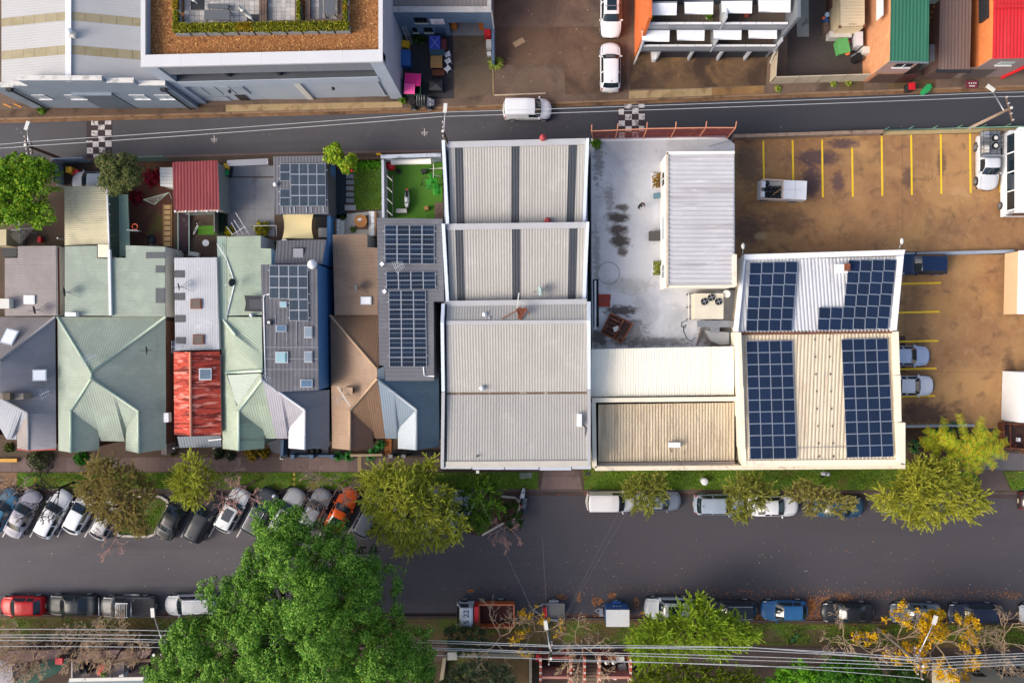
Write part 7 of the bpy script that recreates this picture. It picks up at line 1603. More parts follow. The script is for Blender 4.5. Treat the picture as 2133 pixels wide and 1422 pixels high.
car('suv',1497,1050,0,'#8c98a6','blue grey car behind the white sedan',G2,extras=('fin',))
car('sedan',1611,1054,0,'#d5d6d8','white sedan between two verge trees',G2)
car('sedan',1748,1056,0,'#2d4a62','dark teal car under the pale olive tree',G2)
car('wagon',1893,1056,0,'#3c4a58','slate car hidden under the sprawling tree',G2)
car('hatch',2170,1043,0,'#33262a','dark car with red tail lights at the road end',G2)
G3='cars parked along the south kerb'
car('hatch',46,1262,180,'#c32026','bright red hatchback on the south kerb',G3)
car('sedan',150,1260,180,'#2f3438','black sedan behind the red hatchback',G3)
car('wagon',396,1259,182,'#b0b2b6','silver wagon with nose clear of the big tree',G3,extras=('rails',))
car('suv',1394,1266,180,'#b2b6ba','silver car with a sunroof below the lime green tree',G3,extras=('sunroof','rails'))
car('wagon',1522,1271,180,'#32363c','dark wagon half under the lime green tree',G3,extras=('rails',))
car('hatch',1634,1271,180,'#2f618f','bright blue hatchback with open grass beside it',G3,scale=1.03)
car('sedan',1766,1276,180,'#24282d','black sedan behind the bright blue hatchback',G3)
car('sedan',1908,1277,180,'#5d6872','slate grey sedan under yellow autumn leaves',G3)
car('wagon',2030,1278,180,'#2c3548','dark navy car under bare branches',G3)
car('hatch',2172,1279,180,'#b8bcc0','pale hatchback at the east end of the south kerb',G3)
car('suv',1272,27,-90,'#dcdee2','white car with a dark glass roof in the concrete yard',z=.14,extras=('sunroof','bars'))
car('suv',1271,141,90,'#dadce0','white car nose to nose in the concrete yard',z=.14,scale=.98,extras=('fin',))
v=car('van',1098,228,0,'#e2e4e7','white panel van driving on the narrow street',cat='van',name='panel_van')
for s in(-1,1):MB().beam((-1.6,s*.915,.9),(-.3,s*.915,.9),.03,.02).part('slide_rail',DARK,v,True)
car('suv',1922,551,180,'#1d3050','navy car beside the low divider wall',z=.14)
car('sedan',1884,741,0,'#a9b6cc','pale blue sedan nosing out from the warehouse',z=.14)
car('sedan',1892,803,0,'#d2d4d8','white sedan nosing out from the warehouse',z=.14)
car('hatch',196,379,180,'#b8bcc4','pale car under the dense round tree behind the carport',z=.14)
# ---- utes
def ute(x,y,ang,col,label,z=.012,bed=True):
    t=car('ute',x,y,ang,col,label,z=z,cat='ute',name='utility_truck');L_=5.1
    for o in list(t.children):
        pass
    return t
u=ute(266,1263,180,'#5a5a5c','dark grey ute with roof rack and chrome bars on the south kerb',.012)
u['group']=G3
MB().box((-1.55,0,1.06),(1.95,1.6,.02)).part('tray_cover',M('tonneau','#3c3c3e',.8,.1,1),u,True)
for k in range(7):MB().beam((.55-k*.16,-.6,1.74),(.55-k*.16,.6,1.74),.05,.03).part('rack_slat',STEEL,u,True)
for s in(-1,1):MB().beam((.6,s*.62,1.72),(-.5,s*.62,1.72),.05,.06).part('rack_rail',ALU,u,True);MB().tube((.5,s*.98,.42),(-.9,s*.98,.42),.05,n=8).part('side_step',ALU,u,True)
MB().tube((-.75,-.75,1.1),(-.75,-.6,1.6),.04,n=6).tube((-.75,-.6,1.6),(-.75,.6,1.6),.04,n=6).tube((-.75,.6,1.6),(-.75,.75,1.1),.04,n=6).part('sports_bar',ALU,u,True)
MB().tube((2.6,-.8,.75),(2.6,.8,.75),.05,n=8).part('bull_bar',ALU,u,True)
u=ute(2056,338,-90,'#c3c6cc','silver ute carrying a mesh cage tray in the car park',.14)
fl=MB().box((-1.5,0,1.12),(2.3,1.8,.1)).part('tray',STEEL,u,True)
cg=MB()
for k in range(7):cg.beam((-.5-k*.35,-.88,1.62),(-.5-k*.35,.88,1.62),.03,.03)
for s in(-.88,-.3,.3,.88):cg.beam((-.45,s,1.63),(-2.65,s,1.63),.03,.03)
for s in(-1,1):
    for k in range(5):cg.beam((-.5-k*.53,s*.88,1.15),(-.5-k*.53,s*.88,1.62),.03,.03)
cg.part('cage',DARK,u,True)
for k,xx in enumerate((-1.2,-1.9)):w_=MB().tube((xx,.1,1.66),(xx,.1,1.84),.3,n=18).part('spare_wheel',BLACK,u,True);MB().tube((xx,.1,1.68),(xx,.1,1.86),.18,n=14).part('rim',OFFW,w_,True)
MB().beam((-.35,-1.0,1.7),(-.35,.95,1.7),.08,.08).part('rack_bar',ALU,u,True);MB().box((-1.0,-.55,1.4),(.6,.4,.4)).part('tool_box',OFFW,u,True);MB().box((-2.3,-.5,1.35),(.5,.4,.4)).part('tool_box',ALU,u,True)
# ute with bags in the car park: cab under canopy panels
tb=thing('utility_truck','white tray ute loaded with black bags in the car park','ute',P(1620,402,.14),None,R(-2.5));S_=M('ute_rim','#d6b8a4',.5,.1,1);WB=M('ute_panel','#d5d7dc',.4,.05,1)
for sx in(-1.35,1.25):
    for s in(-1,1):w_=put('wheel',wheel_me()['tyre'],None,tb,(sx,s*.78,.325));put('rim',wheel_me()['rim'],None,w_)
MB().box((0,0,.65),(4.1,1.66,.35)).part('chassis',OFFW,tb,True)
for a,b in(((-2.0,-.85),(-2.0,.7)),((-2.0,.7),(-1.85,.85)),((-1.85,.85),(0,.85)),((-2.0,-.85),(0,-.85)),((0,-.85),(0,.85))):MB().beam((*a,1.2),(*b,1.2),.06,.7).part('tray_side',WB,tb,True);MB().beam((*a,1.57),(*b,1.57),.08,.06).part('tray_rim',S_,tb,True)
for i in range(2):
    for j in range(2):MB().box((.52+i*1.03,-.42+j*.84,1.72),(1.0,.82,.05)).part('canopy_panel',WB,tb,True)
MB().box((1.04,0,1.25),(2.06,1.68,.88)).part('canopy',WB,tb,True)
for k in range(13):MB().dome((-1.35+(k%4)*.36+random.uniform(-.05,.05),-.55+(k//4)*.38,.95+random.uniform(0,.2)),(.24,.22),.3,10,4).part('black_bag',M('bag_plastic','#20242a',.3,.1,3,.4,8),tb,True)
MB().box((-1.75,.45,1.35),(.4,.6,.2)).part('white_box',WHITE,tb,True);MB().box((-1.75,-.45,1.3),(.35,.5,.25)).part('white_box',WHITE,tb,True);MB().beam((-.9,-.5,1.5),(-.15,.1,1.65),.06,.06).part('timber',TIMBER,tb,True)
# bus at the right edge
bs_=thing('bus','white minibus at the car park edge','bus',P(2122,362,1.5)-Vector((0,0,1.36)),None,0);BW=M('bus_white','#e0e2e6',.4,.05,.8)
MB().prism([Vector(p)for p in((-.95,-3.7,2.75),(.95,-3.7,2.75),(.95,3.5,2.75),(-.95,3.5,2.75))],2.6).part('roof',BW,bs_,True)
sd_=MB();ring=[(-1.05,-3.75),(1.05,-3.75),(1.05,3.6),(.8,3.9),(-.8,3.9),(-1.05,3.6)]
sd_.prism([Vector((x,y,1.35))for x,y in ring],.35);sd_.prism([Vector((x*.93,y*.985,2.62))for x,y in ring],2.35);sd_.part('body',BW,bs_,True)
for k in range(4):
    y0=-3.3+k*1.7;MB().poly([(-1.05,y0,1.36),(-1.05,y0+1.6,1.36),(-.985,y0+1.6,2.36),(-.985,y0,2.36)]).part('window',CGL,bs_,True);MB().poly([(1.05,y0,1.36),(1.05,y0+1.6,1.36),(.985,y0+1.6,2.36),(.985,y0,2.36)]).part('window',CGL,bs_,True);MB().beam((-1.04,y0-.05,1.36),(-.98,y0-.05,2.36),.1,.1).part('pillar',BW,bs_,True)
MB().poly([(-1.0,-3.76,1.36),(1.0,-3.76,1.36),(.9,-3.66,2.36),(-.9,-3.66,2.36)]).part('windscreen',CGL,bs_,True)
for y in(-2.7,2.2):
    for s in(-1,1):w_=put('wheel',wheel_me()['tyre'],None,bs_,(s*1.0,y,.36));w_.rotation_euler=(0,0,R(90));w_.scale=(1.1,1.2,1.1);put('rim',wheel_me()['rim'],None,w_)
for s in(-1,1):MB().beam((s*1.0,-3.6,1.9),(s*1.3,-3.75,1.9),.04,.04).box((s*1.32,-3.76,1.85),(.14,.06,.3)).part('mirror',DARK,bs_,True)
# white box truck body at the right edge
wt=thing('box_truck','white box truck body parked at the car park edge','truck',P(2160,588,.14));MB().slab([(P(2122,0,2.9).x,P(0,522,2.9).y),(P(2200,0,2.9).x,P(0,522,2.9).y),(P(2200,0,2.9).x,P(0,654,2.9).y),(P(2119,0,2.9).x,P(0,654,2.9).y)],2.85,2.95).part('roof',M('truck_white','#e6e7ea',.5,.04,1),wt)
MB().slab([(P(2122,0,2.9).x+.03,P(0,523,2.9).y),(P(2200,0,2.9).x,P(0,523,2.9).y),(P(2200,0,2.9).x,P(0,653,2.9).y),(P(2119,0,2.9).x+.03,P(0,653,2.9).y)],.8,2.84).part('box_side',M('peach_side','#d9b48e',.7,.08,.6),wt)
for y in(545,635):w_=put('wheel',wheel_me()['tyre'],None,wt,P(2121,y,.325+.14)-wloc(wt));w_.rotation_euler=(0,0,R(90));put('rim',wheel_me()['rim'],None,w_)
# tipper truck with ES 22 on the cab roof
tk=thing('tipper_truck','white cab tipper truck with rusty orange tray on the south kerb','truck',P(1004,1268,.012),None,R(180));tk.scale=(1.08,1.12,1.12);TW=M('truck_cab','#c2c8d0',.4,.06,1);ORR=M('orange_rust','#b85a26',.7,.2,1,stain=[('#d89030',.8,.56,.68,.7),('#8a3c20',1,.54,.7,.6)])
cb_=MB();rr_=[]
for x,zt_,w in((2.05,.95,.8),(2.0,1.25,.86),(1.72,1.9,.84),(1.55,2.12,.82),(.75,2.15,.82),(.62,2.08,.84),(.6,.5,.9)):
    rr_.append([(x,w,.45),(x,w,min(zt_,1.25)),(x,w*.95,zt_-.04),(x,0,zt_+.02),(x,-w*.95,zt_-.04),(x,-w,min(zt_,1.25)),(x,-w,.45)])
for a,b in zip(rr_[:-1],rr_[1:]):
    for j in range(6):cb_.poly([a[j],a[j+1],b[j+1],b[j]])
cb_.poly(rr_[0]);cb_.poly(rr_[-1]);cb_.part('cab',TW,tk,True)
MB().poly([(2.015,.74,1.28),(2.015,-.74,1.28),(1.745,-.74,1.88),(1.745,.74,1.88)]).part('windscreen',CGL,tk,True)
for s in(-1,1):MB().poly([(1.8,s*.865,1.3),(1.0,s*.865,1.3),(1.0,s*.82,1.95),(1.62,s*.82,1.95)]).part('side_window',CGL,tk,True);MB().beam((1.75,s*.85,1.4),(1.85,s*1.12,1.5),.04,.04).box((1.86,s*1.14,1.5),(.06,.16,.3)).part('mirror',DARK,tk,True)
LT=M('letter_black','#17181a',.6,.05,1);txt('22',.62,LT,'lettering',tk,(1.13,-.36,2.178),(0,0,R(-90)));txt('ES',.62,LT,'lettering',tk,(1.13,.46,2.178),(0,0,R(-90)))
MB().box((-.6,0,.6),(3.6,.8,.2)).part('chassis',DARK,tk,True);MB().box((.35,0,1.3),(.35,1.7,1.3)).part('red_rack',REDP,tk,True)
MB().box((-1.3,0,.85),(2.9,1.75,.06)).part('tray_floor',M('tray_maroon','#4a2622',.8,.2,.8,stain=[('#7a4a3c',.8,.6,.7,.5)]),tk,True)
for a,b,w in(((.15,-.9),(-2.75,-.9),.1),((.15,.9),(-2.75,.9),.1),((.15,-.9),(.15,.9),.12),((-2.75,-.9),(-2.75,.9),.1)):MB().beam((*a,1.25),(*b,1.25),w,.75).part('tray_side',ORR,tk,True);MB().beam((*a,1.65),(*b,1.65),.12,.08).part('tray_rim',M('tray_rim_m','#b5694a',.7,.2,1),tk,True)
for xx in(1.45,-1.6):
    for s in(-1,1):w_=put('wheel',wheel_me()['tyre'],None,tk,(xx,s*.82,.36));w_.scale=(1.12,1.3,1.12);put('rim',wheel_me()['rim'],None,w_)
# trailers
def trailer(x,y,label,colr,box=True):
    t=thing('box_trailer',label,'trailer',P(x,y,.012),None,R(180))
    for s in(-1,1):
        w_=put('wheel',wheel_me()['tyre'],None,t,(-.05,s*.82,.3));w_.scale=(.9,.9,.9);put('rim',wheel_me()['rim'],None,w_);MB().box((-.05,s*.82,.66),(.85,.26,.05)).part('mudguard',colr,t,True)
    MB().box((0,0,.55),(2.0,1.35,.06)).part('floor',M('trailer_floor','#7a7876',.8,.15,1),t,True)
    for s in(-1,1):MB().beam((1.0,s*.5,.45),(1.9,0,.45),.07,.08).part('drawbar',STEEL,t,True)
    MB().tube((1.75,0,.1),(1.75,0,.6),.04,n=6).part('jockey_stand',STEEL,t,True)
    return t
tr=trailer(1152,1266,'galvanised open box trailer with drawbar on the south kerb',STEEL)
for a,b in(((1,-.7),(-1,-.7)),((1,.7),(-1,.7)),((1,-.7),(1,.7)),((-1,-.7),(-1,.7))):MB().beam((*a,.78),(*b,.78),.04,.42).part('side_panel',STEEL,tr,True)
MB().box((.75,.1,.7),(.35,.9,.25),.1).part('load',REDP,tr,True)
tr=trailer(1281,1268,'trailer with blue sides and white lid on the south kerb',M('trailer_blue','#335f98',.5,.08,1))
MB().box((0,0,1.45),(2.0,1.45,1.8)).part('box_side',M('trailer_blue',''),tr,True);MB().box((0,0,2.38),(2.06,1.5,.06)).part('lid',M('trailer_lid','#c6c6c4',.6,.06,1),tr,True)
for k in range(3):MB().box((-.35+k*.3,-.73,1.35),(.22,.01,.1)).part('lettering',WHITE,tr,True)
MB().box((1.35,0,.7),(.3,.7,.4)).part('gas_box',STEEL,tr,True)
# motorbikes, quad
motorbike(1088,1032,.012,R(80),'black and white scooter at the garden island',M('scoot_white','#b8bec6',.4,.15,3),BLACK,True)
motorbike(1091,1053,.012,R(75),'scooter with blue grey fairing behind the other scooter',M('scoot_grey','#5a646e',.4,.15,3),BLACK,True)
qd=thing('quad_bike','grey ride-on utility quad at the street kerb','quad bike',P(880,218,.02),None,R(0));QG=M('quad_grey','#7a7f86',.4,.1,1)
for xx in(-.72,.7):
    for s in(-1,1):w_=put('wheel',wheel_me()['tyre'],None,qd,(xx,s*.45,.3));w_.scale=(.9,1.3,.9);put('rim',wheel_me()['rim'],None,w_)
MB().box((0,0,.55),(1.9,.6,.3)).part('body',DARK,qd,True);MB().prism([Vector(p)for p in((.55,-.45,.85),(1.15,-.25,.7),(1.15,.25,.7),(.55,.45,.85))],.5).part('bonnet',QG,qd,True);MB().box((-.05,0,.8),(.5,.5,.3)).part('seat',BLACK,qd,True)
for k in range(4):MB().tube((-.35+.22*k,-.5,1.15),(-.35+.22*k,.5,1.15),.025,n=6).part('roll_bar',STEEL,qd,True)
for s in(-1,1):MB().tube((-.4,s*.5,1.15),(.35,s*.5,1.15),.03,n=6).part('roll_rail',DARK,qd,True);MB().tube((.35,s*.5,1.15),(.5,s*.5,.7),.03,n=6).part('roll_post',DARK,qd,True)
MB().tube((-.8,0,.7),(-.8,0,1.0),.33,n=16).part('spare_wheel',BLACK,qd,True);MB().dome((.85,.2,.8),.09,.09,8,3,full=True).part('headlight',OFFW,qd,True);MB().dome((.85,-.2,.8),.09,.09,8,3,full=True).part('headlight',OFFW,qd,True)
# ================= trees =================
def unit(a):return a/np.maximum(np.linalg.norm(a,axis=-1,keepdims=True),1e-6)
def polydist(x,y,poly):
    d=1e9
    for i in range(len(poly)):
        ax,ay=poly[i][:2];bx,by=poly[(i+1)%len(poly)][:2];vx,vy=bx-ax,by-ay
        t=max(0,min(1,((x-ax)*vx+(y-ay)*vy)/(vx*vx+vy*vy+1e-9)));d=min(d,math.hypot(x-ax-t*vx,y-ay-t*vy))
    return d
def clumps(poly,n,zlo,zhi,dmax,gaps=(),sep=0.0,inset=6):
    xs_=[p[0]for p in poly];ys_=[p[1]for p in poly];out=[];tries=0
    while len(out)<n and tries<n*60:
        tries+=1;x=random.uniform(min(xs_),max(xs_));y=random.uniform(min(ys_),max(ys_))
        if not inpoly(x,y,poly):continue
        d=polydist(x,y,poly)
        if d<inset:continue
        if any(math.hypot(x-gx,y-gy)<gr for gx,gy,gr in gaps):continue
        if sep and any(math.hypot(x-o[0],y-o[1])<sep for o in out):continue
        f=min(1,d/dmax);z=zlo+(zhi-zlo)*math.sqrt(f)*random.uniform(.6,1.0);out.append((x,y,z))
    return out
def trunk(t,base,tips,r,hfork,mat,bend=.25,n=7,minr=.02):
    mb=MB();b=Vector(base);top=Vector((0,0,0))
    for q in tips:top+=Vector(q)
    top/=max(1,len(tips));f=b.lerp(top,hfork);f.x=b.x+(top.x-b.x)*.35;f.y=b.y+(top.y-b.y)*.35
    mb.tube(b,f,r,r*.75,n)
    forks=[]
    for q in tips:
        q=Vector(q);a=f.lerp(q,.35)+Vector((random.uniform(-1,1),random.uniform(-1,1),random.uniform(0,1)))*bend;c=f.lerp(q,.7)+Vector((random.uniform(-1,1),random.uniform(-1,1),random.uniform(-.3,.6)))*bend
        mb.tube(f,a,r*.5,r*.35,5).tube(a,c,r*.35,r*.2,5).tube(c,q,r*.2,minr,4)
    return mb.part('trunk',mat,t)
def crown_part(t,V,mat,name='crown'):return link_mesh(name,quadmesh(name,V,4,[mat],wloc(t)),None,t)
def quads(p,d,n_,sz,asp):      # leaves: position, long axis, normal
    a=unit(d)*sz[:,None];b=unit(np.cross(n_,d))*(sz*asp)[:,None]
    V=np.empty((len(p)*4,3));V[0::4]=p-a;V[1::4]=p+b;V[2::4]=p+a;V[3::4]=p-b;return V
def rnd(n):return unit(np.random.normal(0,1,(n,3)))
def fig_crown(cs,r0,nsub,nleaf,sz,subr=.38):
    out=[]
    for(x,y,z)in cs:
        c=np.array(P(x,y,z));r=r0*random.uniform(.7,1.25)
        u=rnd(nsub*2);u=u[u[:,2]>-.25][:nsub];s=c+u*np.array([r,r,r*.75])*np.random.uniform(.75,1.05,(len(u),1))
        for k in range(len(s)):
            sr=subr*random.uniform(.7,1.3);v=rnd(nleaf*2);v=v[(v[:,2]>-.35)][:nleaf];p=s[k]+v*sr*np.random.uniform(.7,1.05,(len(v),1))
            nn=unit(v*.8+rnd(len(v))*.6+np.array([0,0,.3]));d=np.cross(nn,rnd(len(v)));out.append(quads(p,d,nn,sz*np.random.uniform(.7,1.3,len(v)),.5))
    return np.concatenate(out)
def wisp_crown(cs,ctr,ntw,L_,nleaf,lsz,asp=.18,up=.5):
    out=[];ctr=np.array(ctr)
    for(x,y,z)in cs:
        c=np.array(P(x,y,z));o=unit((c-ctr)*np.array([1,1,.35]))
        for k in range(ntw):
            d=unit(o*.5+rnd(1)[0]*.9+np.array([0,0,up]));l=L_*random.uniform(.6,1.3);b=c+rnd(1)[0]*.25
            t=np.random.uniform(.05,1,nleaf);p=b+d*(t*l)[:,None]+rnd(nleaf)*.05*(1.2-t)[:,None]
            ld=unit(d+rnd(nleaf)*.5);nn=rnd(nleaf)+np.array([0,0,1.3]);out.append(quads(p+ld*lsz*.5,ld,nn,lsz*np.random.uniform(.6,1.2,nleaf),asp))
    return np.concatenate(out)
def tree(name,label,base,poly,n,zlo,zhi,dmax,style,mat,r=.16,tipn=14,bark=None,gaps=(),group=None,sep=0,zb=.12,cat='tree',**k):
    b=P(*base,zb);t=thing(name,label,cat,b,group);cs=clumps(poly,n,zlo,zhi,dmax,gaps,sep or(12.5 if style=='wisp' else 0),k.pop('inset',9))
    if style=='fig':V=fig_crown(cs,k.get('r0',1.1),k.get('nsub',12),k.get('nleaf',30),k.get('sz',.1),k.get('subr',.36))
    else:
        ctr=np.array([np.array(P(*c))for c in cs]).mean(0);ctr[2]=zlo*.6;V=wisp_crown(cs,ctr,k.get('ntw',9)+6,k.get('L',.8)*1.12,k.get('nleaf',22)+6,k.get('lsz',.14),k.get('asp',.17),k.get('up',.35))
    tips=[P(*c)for c in random.sample(cs,min(tipn,len(cs)))];trunk(t,b,tips,r,.35,bark or BARK);crown_part(t,V,mat);return t
FIG=leafmat('fig_leaf',['#224a12','#38681a','#528626','#709e34','#92b648','#427420'],trans=.2)
FIG2=leafmat('fig_leaf_shaded',['#0c2008','#16340c','#204612','#2c5418'],trans=.2)  # darker greens paint the shade seen in gaps between the outer clumps
BIG=[(505,1118),(540,1085),(565,1048),(590,1062),(620,1062),(640,1052),(668,1085),(715,1092),(748,1078),(764,1095),(748,1130),(790,1140),(832,1172),(822,1215),(848,1215),(840,1285),(862,1300),(925,1325),(922,1392),(960,1520),(300,1520),(312,1345),(350,1300),(400,1288),(440,1280),(452,1262),(415,1240),(412,1212),(470,1190),(500,1185),(512,1160)]
gaps=[(690,1190,22),(716,1206,16),(595,1252,20),(605,1312,22),(800,1245,20),(735,1150,12),(660,1300,12),(470,1262,8),(850,1400,20),(560,1215,10),(745,1300,10)]
t=thing('fig_tree','huge dense green tree covering the south kerb','tree',P(610,1330,.12));cs=clumps(BIG,92,4.0,16.0,190,gaps,33,24)
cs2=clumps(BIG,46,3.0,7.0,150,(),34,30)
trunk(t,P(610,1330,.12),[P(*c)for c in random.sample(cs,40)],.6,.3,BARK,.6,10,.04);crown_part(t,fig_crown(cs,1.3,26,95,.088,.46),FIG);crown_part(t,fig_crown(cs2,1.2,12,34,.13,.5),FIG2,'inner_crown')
LIME=leafmat('lime_leaf',['#6a7a20','#98a230','#bac040','#d0d056','#8a9630','#948a58'],trans=.3);OLIV=leafmat('olive_leaf',['#766a3a','#98884c','#b4a05c','#868644','#a08460'],trans=.3);PALEO=leafmat('paleolive_leaf',['#76743a','#9a964c','#b8b062','#868040','#9c8c60'],trans=.3)
tree('paperbark_tree','sprawling yellow green tree over the angled parking',(862,1010),[(752,985),(800,960),(870,965),(882,938),(905,950),(903,1000),(940,1010),(950,1060),(975,1085),(965,1115),(925,1145),(880,1135),(845,1165),(800,1130),(772,1110),(778,1075),(750,1060),(745,1030)],130,4.0,7.5,75,'wisp',LIME,.3,24,gaps=[(848,1035,10),(905,1035,12),(845,1068,9),(900,1065,7)],ntw=12,nleaf=26,L=.75)
tree('paperbark_tree','darker green tree at the end of the angled parking',(985,1040),[(955,1000),(985,1005),(1010,990),(1038,1010),(1048,1060),(1020,1085),(990,1110),(965,1085),(960,1050)],55,3.0,5.2,40,'wisp',leafmat('midgreen_leaf',['#2c4a10','#466c18','#648a22','#36561a']),.18,12,ntw=11,nleaf=24,L=.6)
tree('garden_shrub','dark green shrub on the small garden island',(1075,1080),[(1045,1050),(1075,1045),(1098,1075),(1090,1105),(1060,1112),(1048,1085)],40,.6,1.6,25,'wisp',leafmat('deep_leaf',['#1c3412','#2c4a18','#466a20']),.06,8,ntw=9,nleaf=20,L=.4)
tree('bottlebrush_tree','yellow green tree beside the black parked cars',(425,1000),[(378,945),(405,940),(430,955),(448,985),(440,1030),(415,1058),(385,1055),(355,1030),(352,1005),(370,975)],62,3.0,5.2,45,'wisp',LIME,.14,14,ntw=11,nleaf=24,L=.65)
tree('melaleuca_tree','olive brown tree over the white kerbed island',(262,1075),[(195,945),(225,940),(250,965),(285,975),(328,1010),(320,1060),(300,1085),(310,1112),(250,1110),(205,1085),(165,1035),(160,1010),(180,985)],100,3.2,5.8,60,'wisp',OLIV,.18,18,gaps=[(305,1060,12),(200,1020,8)],ntw=11,nleaf=24,L=.6)
tree('bottlebrush_tree','small olive green tree beside the white van',(1375,1000),[(1290,1025),(1300,1000),(1330,985),(1380,985),(1390,1030),(1375,1060),(1345,1070),(1318,1065),(1315,1045)],55,2.6,4.6,38,'wisp',leafmat('og_leaf',['#666e2a','#8c923a','#aeae4c','#788232','#968a58']),.12,12,ntw=11,nleaf=24,L=.6)
tree('bottlebrush_tree','leafy olive green tree between the blue grey and white cars',(1535,1000),[(1508,1010),(1535,990),(1580,990),(1618,1020),(1600,1050),(1580,1070),(1555,1085),(1528,1080),(1512,1050)],62,2.8,4.8,42,'wisp',leafmat('og_leaf',[]),.14,14,ntw=12,nleaf=26,L=.6)
tree('bottlebrush_tree','pale olive tree above the dark teal car',(1712,1008),[(1630,1025),(1650,1005),(1690,995),(1715,1015),(1745,1015),(1780,1030),(1785,1060),(1750,1075),(1715,1068),(1700,1080),(1675,1070),(1675,1050),(1640,1045)],70,2.6,4.4,38,'wisp',PALEO,.13,14,ntw=11,nleaf=24,L=.5)
tree('paperbark_tree','sprawling yellow green tree beside the palm',(1885,1000),[(1812,1038),(1830,1005),(1860,1010),(1890,970),(1920,950),(1985,965),(2010,1000),(2050,1020),(2058,1060),(2020,1085),(1985,1080),(1950,1090),(1900,1098),(1880,1080),(1840,1070)],125,3.2,6.5,60,'wisp',leafmat('yg_leaf',['#727c22','#a0a434','#c4c244','#8c922e','#d2cc5c']),.24,22,gaps=[(1880,1030,10),(1960,1000,8)],ntw=12,nleaf=26,L=.75)
tree('paperbark_tree','lime green tree below the silver and dark wagons',(1440,1325),[(1320,1310),(1355,1280),(1400,1275),(1425,1245),(1460,1235),(1490,1262),(1545,1290),(1590,1320),(1560,1350),(1520,1360),(1480,1375),(1430,1360),(1340,1400),(1300,1350)],115,3.2,6.4,60,'wisp',leafmat('lg_leaf',['#5e7a18','#86a426','#a8c434','#728e20','#bac848']),.22,20,gaps=[(1400,1330,8),(1450,1325,10)],ntw=12,nleaf=26,L=.7)
tree('paperbark_tree','lime green tree behind the brick terrace wall',(1440,1410),[(1330,1395),(1400,1375),(1470,1385),(1560,1385),(1590,1420),(1600,1480),(1300,1480)],80,3.0,6.0,55,'wisp',leafmat('lg_leaf2',['#4a600e','#6c7e1c','#8a9a28','#5c6a18']),.2,14,ntw=11,nleaf=24,L=.65)
tree('olive_tree','grey green tree inside the walled corner garden',(1000,1420),[(905,1420),(960,1385),(1000,1370),(1060,1390),(1090,1430),(1090,1490),(890,1490)],65,2.4,4.6,40,'wisp',leafmat('sage_leaf',['#4a5a3c','#6a7a54','#8a9670','#3c4a30']),.15,12,ntw=11,nleaf=24,L=.6)
tree('olive_tree','dark grey green shrub tree below the tipper truck',(985,1335),[(925,1310),(960,1295),(1010,1300),(1020,1330),(1010,1360),(960,1360),(925,1345)],45,1.8,3.4,28,'wisp',leafmat('dsage_leaf',['#2a3a24','#3f5236','#5a6c48','#4a4a34']),.1,10,ntw=10,nleaf=22,L=.5)
tree('round_tree','bright green spreading tree at the left street corner',(70,430),[(-60,340),(-20,335),(30,330),(80,330),(125,345),(132,385),(128,430),(118,462),(80,470),(50,478),(10,480),(-60,480)],78,3.2,6.8,60,'fig',leafmat('bright_leaf',['#2c560c','#4a7c12','#6fa01a','#92b424','#3a6810','#b0bc2e']),.22,14,r0=.85,nsub=13,nleaf=34,sz=.105,subr=.32,inset=10)
tree('round_tree','dense rounded tree with dull green leaves above the carport',(245,395),[(196,335),(225,318),(270,318),(297,350),(296,385),(265,405),(225,400),(200,375)],42,2.6,4.9,40,'fig',leafmat('dull_leaf',['#2a3e18','#42582a','#5e7038','#7a8648','#8a7a50','#34481e']),.15,10,r0=.62,nsub=12,nleaf=34,sz=.085,subr=.26,inset=10)
FRG=leafmat('frangipani_leaf',['#4a7a12','#7aa01a','#a2b424','#628c16','#b8b83a'])
tree('frangipani_tree','yellow green rosette-leaved tree beside the charcoal garage',(705,352),[(670,300),(692,293),(710,305),(730,300),(740,320),(738,350),(715,362),(698,345),(680,330)],22,2.4,4.0,22,'fig',FRG,.09,10,r0=.4,nsub=9,nleaf=22,sz=.14,subr=.26,inset=6)
for k,(x,y)in enumerate(((687,324),(733,355))):MB().dome(P(x,y,3.4),.14,.14,8,3,full=True).top('red_flower','red flower head on the rosette-leaved tree','flower',REDP,'red flower heads')
# south gardens
for(nm,lb,base,poly,n,zl,zh,mt)in(
    ('garden_tree','bright green rounded tree below the power lines',(1720,1400),[(1600,1410),(1640,1385),(1690,1382),(1700,1400),(1690,1470),(1590,1470)],34,2.6,5.2,['#3a7410','#5c9a1a','#82ba28','#2c5c0c']),
    ('garden_tree','mid green tree beside the cream south building',(1830,1400),[(1690,1385),(1750,1370),(1810,1375),(1850,1395),(1870,1470),(1690,1470)],46,2.6,5.0,['#24500e','#3a6c18','#548820','#1e420c']),
    ('garden_tree','dark green tree left of the cream south building',(1890,1395),[(1850,1378),(1900,1368),(1935,1385),(1940,1430),(1900,1460),(1860,1430)],26,2.0,3.8,['#1c3614','#2c4a1c','#42602c'])):
    tree(nm,lb,base,poly,n,zl,zh,40,'fig',leafmat('g_'+mt[0],mt),.14,10,r0=.7,nsub=11,nleaf=32,sz=.1,subr=.3,inset=8)
